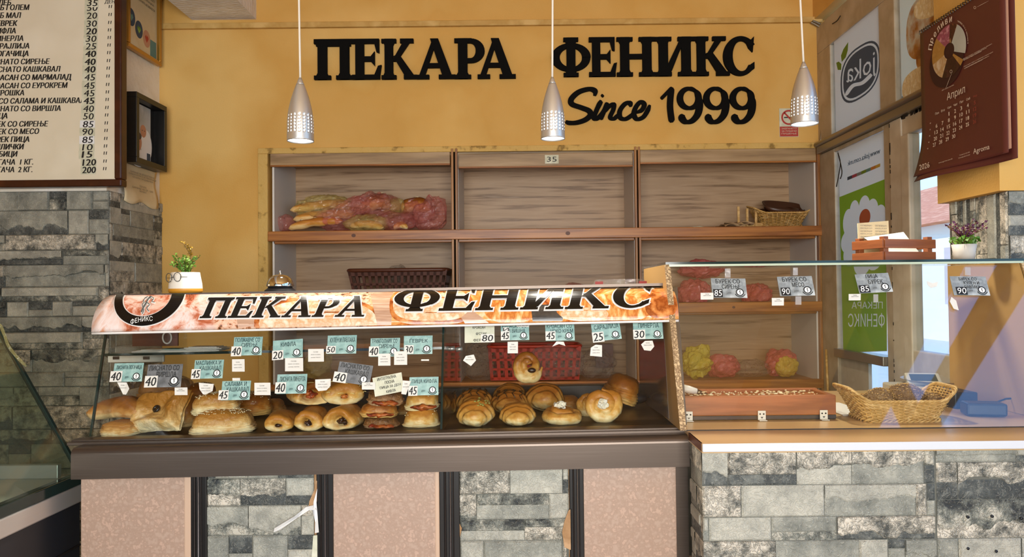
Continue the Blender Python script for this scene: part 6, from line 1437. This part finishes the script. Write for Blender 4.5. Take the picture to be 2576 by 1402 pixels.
# inside the counter case
x0, x1 = W(1690, 1030, 2.12).x, W(2105, 1030, 2.12).x; x0 = max(x0, XA + .02)
tr = thing('wooden_tray', 'orange brown wooden tray with dark foot in the counter case', 'tray', ((x0 + x1) / 2, 2.25, zct)); za = W(1900, 1046, 2.12).z; zt_r = W(1900, 996, 2.12).z
bx('foot', (x0, 2.123, zct + .001), (x1, 2.27, za), 'tray_dark', tr, .002); bx('front_board', (x0, 2.118, za), (x1 - .002, 2.136, zt_r), 'tray_wood', tr, .003); bx('back_board', (x0, 2.25, za), (x1 - .002, 2.268, zt_r + .002), 'tray_wood', tr, .003); bx('end_board', (x1 - .02, 2.136, za), (x1 - .002, 2.25, zt_r), 'tray_wood', tr, .003); bx('bottom', (x0, 2.136, za), (x1 - .02, 2.25, zt_r - .010), 'tray_wood', tr)
m = MB(); rnd = random.Random(3)
for i in range(150): m.ball((rnd.uniform(x0 + .03, x1 - .03), rnd.uniform(2.15, 2.24), zt_r - .008 + rnd.uniform(0, .008)), (rnd.uniform(.0015, .006), rnd.uniform(.001, .004), rnd.uniform(.001, .003)), 0, 6, 4)
o = m.build('crumbs', 'crumb'); tag(o, 'pastry crumbs scattered over the wooden tray', 'crumbs', None, 'stuff')
for px in (1733, 1917, 2073):
    c = W(px, 1060, 2.112); w = .011; r = thing('corner_bracket', {1733: 'small white corner bracket at the left end of the wooden tray', 1917: 'small white corner bracket at the middle of the wooden tray front', 2073: 'small white corner bracket at the right end of the wooden tray'}[px], 'bracket', (c.x, 2.112, zct + .001), 'white corner brackets holding the wooden tray')
    m = MB(); m.box((c.x - w, 2.112, zct + .001), (c.x + w, 2.1145, zct + .028)); m.box((c.x - w, 2.098, zct + .001), (c.x + w, 2.112, zct + .0035)); m.build('plate', 'bracket_white', r, .001)
    m = MB()
    for q in (-.005, .005): m.tube([(c.x + q, 2.1116, zct + .019), (c.x + q, 2.1126, zct + .019)], .0024, 10)
    m.add([(c.x - .004, 2.1118, zct + .011), (c.x, 2.1118, zct + .006), (c.x + .004, 2.1118, zct + .011)], [(0, 1, 2)]); m.build('screw_hole', 'black_plastic', r)
kn = thing('knife', 'knife with white handle lying on the wooden tray', 'knife', W(1752, 985, 2.25)); a, b, c_ = W(1712, 975, 2.22), W(1752, 986, 2.22), W(1775, 992, 2.24); MB().tube([a, a.lerp(b, .5), b], [.011, .012, .010], 10).build('handle', 'bracket_white', kn); m = MB(); m.poly3([b + Vector((0, 0, .009)), b - Vector((0, 0, .009)), c_ - Vector((0, 0, .004)), c_ + Vector((.01, 0, 0))], (0, .002, 0)); m.build('blade', 'bronze_metal', kn)
m = MB(); q = W(2125, 1050, 2.25); m.box((q.x - .035, 2.18, zct + .001), (q.x + .055, 2.42, zct + .003)); tag(m.build('paper_sheet', 'paper'), 'white paper sheet between the wooden tray and the bread basket', 'paper')
cB = W(2268, 1070, 2.05); bs = woven((cB.x + .016, 2.125, zct + .002), .0, .124, .075, .056, 'wicker bread basket with flared braided ends in the counter case', rows=14, stakes=46, flare=.38, ends=.034)
for k, (px, py, rx, lab) in enumerate(((2212, 996, .040, 'seeded brown roll at the left in the wicker basket'), (2278, 984, .047, 'seeded brown roll standing highest in the middle of the wicker basket'), (2338, 1004, .036, 'seeded brown roll at the right in the wicker basket'))):
    c = W(px, py, 2.13); B = MB(); B.ball((c.x, 2.13, c.z - .012), (rx, .05, .034), 0, 28, 18); B.lump(.006, 25, k + 60).lump(.003, 90, k); o = B.build('bread_roll', 'crust_seed'); tag(o, lab, 'bread roll', 'seeded rolls in the wicker basket'); S_ = seeds(B, 520, k, .3, .0018).build('seed_topping', 'wicker', o); S_['kind'] = 'stuff'
# behind the case: scale, power block, cable
q = W(2322, 965, 2.62); sc = thing('weighing_scale', 'beige weighing scale with tilted display behind the counter case', 'scale', (q.x, 2.64, zct))
m = MB(); M_ = Matrix.Translation((q.x, 2.62, W(2322, 958, 2.62).z)) @ Matrix.Rotation(-.25, 4, 'Z') @ Matrix.Rotation(.5, 4, 'X'); m.box((-.055, -.032, -.012), (.055, .032, .012), 0, M_); m.build('display_head', 'scale_plastic', sc, .005)
m = MB(); m.box((-.042, -.020, .0122), (.042, .020, .0132), 0, M_); m.build('screen', 'scale_screen', sc); MB().tube([(q.x, 2.635, zct + .03), (q.x, 2.635, W(2322, 964, 2.62).z)], .02, 14).build('column', 'scale_plastic', sc)
bx('platform', (q.x - .10, 2.55, zct + .001), (q.x + .12, 2.71, zct + .032), 'scale_plastic', sc, .006); m = MB(); m.lathe([(.13, zct + .05), (.12, zct + .045), (.02, zct + .033)], (q.x + .07, 2.63, 0), 30); m.build('pan', 'brushed_steel', sc)
a = W(2486, 1050, 2.14); m = MB(); M_ = Matrix.Translation((a.x, 2.16, zct + .002)) @ Matrix.Rotation(-.22, 4, 'Z'); m.box((-.052, -.03, 0), (.052, .035, .036), 0, M_); pw_ = m.build('power_block', 'black_plastic', None, .006); tag(pw_, 'black power block lying in the counter case beside the basket', 'adapter')
m = MB(); m.tube([PZ(p[0], p[1], zct + .05) if False else W(p[0], p[1], 2.18 + .01 * i) for i, p in enumerate(smoothpts([(2440, 1015), (2470, 1012), (2500, 1015), (2530, 1004), (2556, 1002), (2572, 1012), (2580, 1030), (2574, 1050), (2552, 1058), (2530, 1054)], 5)[::5])], .0028, 8); tag(m.build('power_cable', 'black_plastic'), 'black cable looping from the power block in the case', 'cable')
a = W(2410, 1030, 2.3); m = MB(); m.box((a.x - .02, 2.28, zct + .001), (a.x + .05, 2.42, zct + .05)); tag(m.build('black_box', 'black_plastic', None, .004), 'small black device box behind the power block', 'box')
# on top of the counter case
zt = zcT + .0085; q = W(2268, 655, 2.3); Mc = Matrix.Translation((q.x + .005, 2.36, zt)) @ Matrix.Rotation(.30, 4, 'Z'); ck = thing('wooden_crate', 'small slatted brown wooden crate on the glass case top', 'crate', (q.x, 2.36, zt))
hl, hd, hh = .095, .065, .071
for s in (-1, 1):
    for z in (.002, .040): 
        m = MB(); m.box((-hl, s * hd - .004, z), (hl, s * hd + .004, z + .027), 0, Mc); m.build('slat', 'crate_wood', ck, .001)
        m = MB(); m.box((s * (hl + .002) - .004, -hd, z), (s * (hl + .002) + .004, hd, z + .027), 0, Mc); m.build('slat', 'crate_wood', ck, .001)
    for t in (-1, 1): m = MB(); m.box((s * (hl - .012) - .009, t * (hd - .014) - .009, .001), (s * (hl - .012) + .009, t * (hd - .014) + .009, .076), 0, Mc); m.build('corner_post', 'crate_wood', ck, .001)
m = MB(); m.poly3([Mc @ Vector(p) for p in ((-.07, -.04, .03), (.06, -.04, .03), (.07, .03, .098), (-.085, .03, .078))], (.004, .012, 0)); tag(m.build('paper_box', 'paper'), 'white folded paper sheet leaning inside the wooden crate', 'paper')
m = MB(); m.poly3([Mc @ Vector(p) for p in ((-.09, .046, .01), (.03, .046, .01), (.03, .050, .135), (-.09, .05, .125))], (0, .003, 0)); o = m.build('notice_card', 'paper_old'); tag(o, 'printed notice card standing in the crate behind the white sheet', 'card')
t = MB(); R3 = Mc.to_3x3()
for j in range(8):
    for cxx in (-.062, -.005): put_text(t, ('СОСТАВ БРАШНО', 'КВАСЕЦ И СОЛ')[j % 2], Mc @ Vector((cxx, .0445, .118 - j * .009)), R3 @ Vector((1, 0, 0)), (0, 0, 1), h=.005, w=.045)
t.build('lettering', 'ink_grey', o, fixn=False)
q = W(2426, 655, 2.27); pp = thing('potted_plant', 'purple flowering plant in ribbed grey pot on the glass case', 'plant', (q.x, 2.27, zt)); R = 28 * 2.27 / F; H = 40 * 2.27 / F
m = MB(); n = 72; rings = []
for k, z in ((.78, 0), (.88, .5), (1, 1), (.9, 1), (.86, .8)): rings.append([(q.x + math.cos(2 * PI * i / n) * R * k * (1 + .025 * (i % 2)), 2.27 + math.sin(2 * PI * i / n) * R * k * (1 + .025 * (i % 2)), zt + H * z) for i in range(n)])
m.loft(rings); m.build('pot', 'pot_grey', pp)
lm, sm = MB(), MB(); c = Vector((q.x, 2.27, zt + H * .8)); sprigs(c, 22, .03, .045, 13, lm, sm, .016, .008, 7); lm.build('foliage', 'leaf_green', pp, fixn=False)
lm = MB(); sprigs(c + Vector((0, 0, .01)), 24, .07, .075, 17, lm, sm, .010, .0045, 10); lm.build('flowers', 'leaf_purple', pp, fixn=False); sm.build('stem', 'stem_brown', pp)
# ------------------------------------------------------------------ posters on the window wall
def wp(px, py, o=0): p = PX(px, py, XW + .004); return p + Vector((-o, 0, 0))
def wpoly(name, pts, m_, parent=None, o=0, th=.002): return MB().poly3([wp(p[0], p[1], o) for p in pts], (th, 0, 0)).build(name, m_, parent)
pj = wpoly('window_poster', [(2098, 106), (2216, 10), (2222, 273), (2103, 336)], 'poster_white'); tag(pj, 'white window poster with mirrored blue oval logo and green leaves', 'poster')
XU = Vector((0, -1, 0))
def ell(cx, cy, rx, ry, sk, n=36, p=2.6):
    out = []
    for x, y in ring_sup(rx, ry, n, p): out.append((cx + x, cy + y + x * sk))
    return out
def wcut(name, outer, groups, m_, parent, o):
    m = MB()
    for f in cut_fill(outer, groups): m.add([wp(p[0], p[1], o) for p in f], [(0, 1, 2)])
    return m.build(name, m_, parent, fixn=False)
wcut('logo_ring', ell(2165, 181, 50, 67, -.62), [[ell(2165, 181, 46.5, 62, -.62)]], 'poster_blue', pj, .0010)
text_data('joka'); LT = []
for lp in LOOPS[('joka', 0.0)]:
    q = []
    for u, v in lp:
        u = -u; q.append((2167 + u * 74, 174 - u * 34 - v * 66 + 6 * math.cos(u * 3)))
    LT.append(q)
SWL, SWR = [], []
for q in stroke([(2128, 240), (2146, 216), (2171, 208), (2196, 184)], 9, 6): SWL.append(q[0]); SWR.append(q[1])
wcut('logo_oval', ell(2165, 181, 43, 57, -.62), [LT, [SWL + SWR[::-1]]], 'poster_blue', pj, .0012)
def mirror_text(s_, px, py, hpx, wpx, m_, parent, o, bold=.02):
    P = wp(px, py, o); k = P.y / F; y0, y1 = wp(px - wpx / 2, py, 0).y, wp(px + wpx / 2, py, 0).y
    return text(s_, P, (0, 1, 0), (0, 0, 1), m_, parent, h=hpx * k, w=abs(y1 - y0), bold=bold)
wpoly('leaf', [(2118, 156), (2116, 140), (2122, 124), (2134, 106), (2133, 126), (2128, 144)], 'leaf_print', pj, .0008, .0004); wpoly('leaf', [(2104, 158), (2110, 155), (2117, 161), (2116, 176), (2108, 176)], 'leaf_print', pj, .0008, .0004)
pc_ = wpoly('window_poster', [(2262, -30), (2400, -150), (2400, 185), (2268, 243)], 'poster_cream'); tag(pc_, 'window poster showing croissants and flour, above the door', 'poster')
for pts, mm in ((ell(2330, 60, 50, 80, -.6), 'poster_photo'), (ell(2345, 130, 40, 40, -.5), 'poster_photo'), (ell(2315, 205, 45, 38, -.5), 'crumb'), (ell(2350, 10, 50, 30, -.4), 'crumb')): wpoly('printed_bread', pts, mm, pc_, .0006 + .0004 * len(pc_.children), .0003)
pl = wpoly('window_poster', [(2109, 380), (2228, 328), (2231, 884), (2122, 888)], 'poster_white'); tag(pl, 'tall window poster with web address above a white flower on green', 'poster')
mirror_text('www.joka.com.mk', 2172, 398, 17, 82, 'poster_blue', pl, .0012, .02); 
o_ = pl.children[-1]
for i, c_ in enumerate(('poster_blue', 'poster_red', 'poster_grey', 'leaf_print', 'poster_teal', 'poster_orange', 'poster_yellow')):
    px0 = 2132 + i * 11.8; py0 = 446 - (px0 - 2132) * .42; wpoly('colour_bar', [(px0, py0 + 8), (px0 + 11.8, py0 + 3), (px0 + 11.8, py0 - 5), (px0, py0)], c_, pl, .0008, .0003)
PET = [[ell(cx, cy, rx, ry, -.3, 24, 2)] for cx, cy, rx, ry in ((2160, 585, 22, 60), (2135, 560, 14, 34), (2175, 520, 14, 28), (2195, 530, 15, 30), (2215, 545, 15, 30), (2130, 610, 14, 26), (2140, 640, 18, 30), (2170, 660, 22, 34), (2200, 620, 30, 60), (2180, 590, 34, 60), (2146, 600, 24, 50), (2150, 530, 12, 26))]
for w_, cx_, cy__, ww_, hh_ in (('ПЕКАРА', 2182, 768, 78, 17), ('ФЕНИКС', 2180, 806, 92, 36)):  # mirrored reflection of the name, put into the poster as letter holes
    text_data(w_); PET.append([[(cx_ - u * ww_, cy__ - v * hh_ - (0 if True else 0)) for u, v in lp] for lp in LOOPS[(w_, 0.0)]])
wcut('green_field', [(2112, 496), (2229, 450), (2231, 883), (2122, 887)], PET, 'poster_green', pl, .0008)
wpoly('flower_centre', ell(2177, 548, 14, 22, -.3, 24, 2), 'poster_coral', pl, .0026, .0003); wpoly('flower_centre', ell(2172, 588, 13, 20, -.3, 24, 2), 'poster_lemon', pl, .0026, .0003)
# bakery name low in the green field: a glass reflection put into cut-outs
# ------------------------------------------------------------------ wall calendar on the column
XK = XC - .03; yF, yN = PX(2322, 440, XK).y, PX(2538, 398, XK).y; zk0, zk1 = PX(2322, 446, XK).z, PX(2330, 74, XK).z
ka = thing('wall_calendar', 'dark maroon wall calendar for April 2026 hanging on the column', 'calendar', (XK, (yF + yN) / 2, zk0)); wK = yF - yN; hK = zk1 - zk0
def kf(dx, curl):
    def f(u, v):
        c = curl * max(0, .35 - v) ** 2 * 5; return Vector((XK - dx - c * (.5 + .5 * math.sin(u * 4 + 1)), yF - wK * u - .01 * curl * (1 - v) * 20 * 0, zk0 + hK * v))
    return f
for dx, cu, sh_, m_, nm in ((0.0, .06, 0, 'calendar_paper', 'page'), (-.008, .0, .012, 'calendar_back', 'back_pages'), (-.014, .1, -.02, 'calendar_paper', 'page')):
    g = MB(); f = kf(dx, cu); g.grid(lambda u, v: f(u, v) + Vector((0, -abs(sh_) if nm == 'page' else 0, sh_ * (1 - v))), 16, 60); o = g.build(nm, m_, ka); d = o.modifiers.new('s', 'SOLIDIFY'); d.thickness = .0012; d.offset = 0
    if dx == 0.0: pg = o
m = MB()
for i in range(34): y = yF - wK * (i + .5) / 34; m.tube([(XK - .006, y, zk1 - .006), (XK - .006, y, zk1 + .006), (XK + .006, y, zk1 + .006)], .0016, 5)
m.build('spiral_binding', 'black_plastic', ka)
def kp(px, py, o=.005):
    p = PX(px, py, XK); v = (p.z - zk0) / hK; u = (yF - p.y) / wK; q = kf(0, .06)(min(1, max(0, u)), max(0, v)); return Vector((q.x - o, p.y, p.z))
km = MB(); kr = MB(); kq = MB(); ks_ = MB(); kdn = MB()
def kt(mb, s_, px, py, hpx, wpx=None, bold=0):
    P = kp(px, py); k = P.y / F; w = None
    if wpx: w = abs(kp(px - wpx / 2, py).y - kp(px + wpx / 2, py).y)
    put_text(mb, s_, P, XU, (0, 0, 1), h=hpx * k, w=w, bold=bold)
cols = [(2360, 388), (2375.5, 385), (2391.5, 367), (2407, 363), (2422.5, 358), (2439, 352), (2456, 342)]
day = 1
cx0 = [2360, 2375, 2391, 2406.5, 2422, 2438.5, 2456]
def cy_(row, col): return [286.5, 302.5, 318.5, 334.5, 350][row] - (col - 2) * 7.1 + (0)
for r in range(5):
    for c in range(7):
        if r == 0 and c < 2: continue
        if day > 30: break
        px = cx0[c]; py = cy_(r, c); kt(kr if c == 6 else kdn, str(day), px, py, 9.5, 2.0 if day in (1,) else 4.5 if day < 10 else 8, .02); day += 1
for c, s_ in enumerate(('Пон', 'Вто', 'Сре', 'Чет', 'Пет', 'Саб', 'Нед')): kt(kr if c == 6 else kdn, s_, cx0[c] + 1, 270.5 - (c - 2) * 7.2, 6, 9.5, .02)
for r in range(5): kt(kdn, '*', 2344, 310 + r * 16 - 0, 4, 3)
kt(kq, '2026', 2348, 418, 14, 26, .02); kt(kq, 'Agroma', 2475, 377, 17, 41, .01); kq.build('footer_lettering', 'cal_print', pg, fixn=False); kdn.build('date_grid', 'cal_print', pg, fixn=False)
kt(ks_, 'www.agroma.com.mk', 2398, 405, 4, 36); kt(ks_, 'Скопје 02 3246 988', 2438, 387, 3.5, 26); kt(ks_, 'Гевгелија 034 215 800', 2438, 394, 3.5, 30)
for j, (px, py, s_) in enumerate(((2462, 132, 'Маслен прелив, чоколада, ванила, бисквит,'), (2456, 138, 'Преливи со вкус на карамела и лешник'), (2450, 143, 'за топли и ладни производи'), (2464, 152, 'Постојан сјај и стабилна структура'), (2462, 158, 'Лесно нанесување, брзо стегнување'), (2452, 164, 'за занаетчиски производи'))): kt(ks_, s_, px, py - 2, 3.2, 74 - (j % 3) * 14)
kt(ks_, 'МАТ и СЈАЈ преливи', 2388, 221, 3.6, 30)
for q in stroke([(2383, 224), (2398, 186)], .7, 2) + stroke([(2462, 18), (2492, 2)], .6, 2): ks_.add([kp(p[0], p[1], .006) for p in q], [(0, 1, 2, 3)])
for q in arcband(2397, 180, 3, 4.5, 2.3, 3.6, 0, 2 * PI, 16) + arcband(2457, 19, 3, 3.5, 2.3, 2.8, 0, 2 * PI, 16): ks_.add([kp(p[0], p[1], .006) for p in q], [(0, 1, 2, 3)])
# arched title and printed doughnut
dcx, dcy, drx, dry = 2391, 128, 43, 66
def dn(a, r, o=.0055, cx=dcx, cy=dcy): x = math.cos(a) * drx * r; return kp(cx + x, cy - math.sin(a) * dry * r - x * .42, o)
for i, ch in enumerate('Преливи'):
    a = math.radians(158 - i * 12.2); P = dn(a, 1.17); a2 = a - PI / 2; U = Vector((0, -math.cos(a2), math.sin(a2))); V = Vector((0, math.sin(a2), math.cos(a2))); put_text(km, ch, P, U, V, h=(17 if ch in 'Пр' else 13) * P.y / F, bold=.03)
for i, ch in enumerate('Топлина Боја и декорација'):
    if ch == ' ': continue
    a = math.radians(62 - i * 2.6); P = dn(a, 1.12); a2 = a - PI / 2; put_text(ks_, ch, P, Vector((0, -math.cos(a2), math.sin(a2))), Vector((0, math.sin(a2), math.cos(a2))), h=3.5 * P.y / F)
kt(km, 'Април', 2408, 236, 24, 46, -.02); ks_.build('small_print', 'cal_print', pg, fixn=False); km.build('month_title', 'cal_print', pg, fixn=False); kr.build('holiday_print', 'cal_red', pg, fixn=False)
m = MB(); m.add([dn(2 * PI * i / 40, 1.0, .0035, dcx - 7, dcy + 24) for i in range(40)], [tuple(range(40))]); m.build('printed_shadow', 'cal_shadow', pg, fixn=False)
def wedge(a0, a1, mm):
    m = MB(); n = 10; A = [math.radians(a0 + (a1 - a0) * i / n) for i in range(n + 1)]
    for i in range(n): m.add([dn(A[i], 1, .0045), dn(A[i + 1], 1, .0045), dn(A[i + 1], .30, .0045), dn(A[i], .30, .0045)], [(0, 1, 2, 3)])
    m.build('printed_doughnut', mm, pg, fixn=False)
for a0, a1, mm in ((-20, 62, 'donut_white'), (62, 88, 'donut_dark'), (88, 138, 'donut_pink'), (138, 196, 'donut_gold'), (196, 246, 'donut_cream'), (246, 312, 'donut_choc'), (312, 326, 'donut_gold')): wedge(a0, a1, mm)
# ------------------------------------------------------------------ second glass case at far left
lc = thing('corner_display_case', 'dark glass fronted display case at the far left, cut by the frame', 'display case', (-1.6, 1.6, 0)); XE = -1.212; Yb = 2.08
zL0 = PX(180, 1212, XE).z
def ly(px): return XE * F / (px - CX)
Yn = .7
zs_t = PX(100, 1270, XE).z; zs_m = PX(100, 1252, XE).z
zA = PX(176, 1277, XE).z; zB = PX(176, 1232, XE).z; zC_ = PX(178, 1204, XE).z
bx('body', (-2.1, Yn, 0), (XE - .01, Yb, zA), 'black_plastic', lc); bx('body_trim', (XE - .012, Yn, zA - .12), (XE - .006, Yb, zA - .115), 'post_metal', lc)
bx('metal_band', (-2.1, Yn, zA), (XE, Yb, zB), 'brushed_steel', lc, .004); bx('glass_sill', (XE - .03, Yn, zB), (XE - .002, Yb, zC_), 'glass_edge', lc, .002); bx('deck', (-2.1, Yn, zB), (XE - .03, Yb, zC_ - .008), 'white_melamine', lc)
pT = W(0, 800, Yb); xT = -1.465; zT = W(0, 797, Yb).z + .01
m = MB(); m.hexa([(XE - .012, Yn, zC_), (XE - .006, Yn, zC_), (XE - .006, Yb, zC_), (XE - .012, Yb, zC_), (xT - .006, Yn, zT), (xT, Yn, zT), (xT, Yb, zT), (xT - .006, Yb, zT)]); m.build('front_pane', 'glass_dusty', lc)
m = MB(); m.poly3([(XE - .012, Yb - .006, zC_), (xT - .006, Yb - .006, zT), (-2.1, Yb - .006, zT), (-2.1, Yb - .006, zC_)], (0, .006, 0)); m.build('end_pane', 'glass_dusty', lc)
m = MB(); m.hexa([(XE - .014, Yb - .008, zC_), (XE - .002, Yb - .008, zC_), (XE - .002, Yb + .002, zC_), (XE - .014, Yb + .002, zC_), (xT - .010, Yb - .008, zT), (xT + .002, Yb - .008, zT), (xT + .002, Yb + .002, zT), (xT - .010, Yb + .002, zT)]); m.build('pane_edge', 'glass_edge', lc)
a = W(0, 1196, Yb - .02); bx('angle_profile', (-2.1, Yb - .03, zC_ - .008), (W(145, 1195, Yb - .03).x, Yb - .012, zC_ + .03), 'brushed_steel', lc, .002)
m = MB(); m.tube([(xT - .01, Yn, zT + .012), (xT - .01, Yb + .0, zT + .012)], .024, 18); m.build('top_profile', 'black_plastic', lc)
bx('top', (-2.1, Yn, zT), (xT - .02, Yb, zT + .03), 'black_plastic', lc)
m = MB()
for q in stroke([(0, 815), (10, 840), (22, 872), (44, 900), (66, 922)], 8, 5): m.add([W(p[0], p[1], Yb - .012) for p in q], [(0, 1, 2, 3)])
m.build('old_tape', 'bag_yellow', lc, fixn=False)
# stick leaning in the back right corner
tag(MB().tube([W(2078, 880, 3.72), W(2084, 1010, 3.62)], .006, 8).build('wooden_stick', 'wicker'), 'thin pale wooden stick leaning in the back right corner', 'stick')
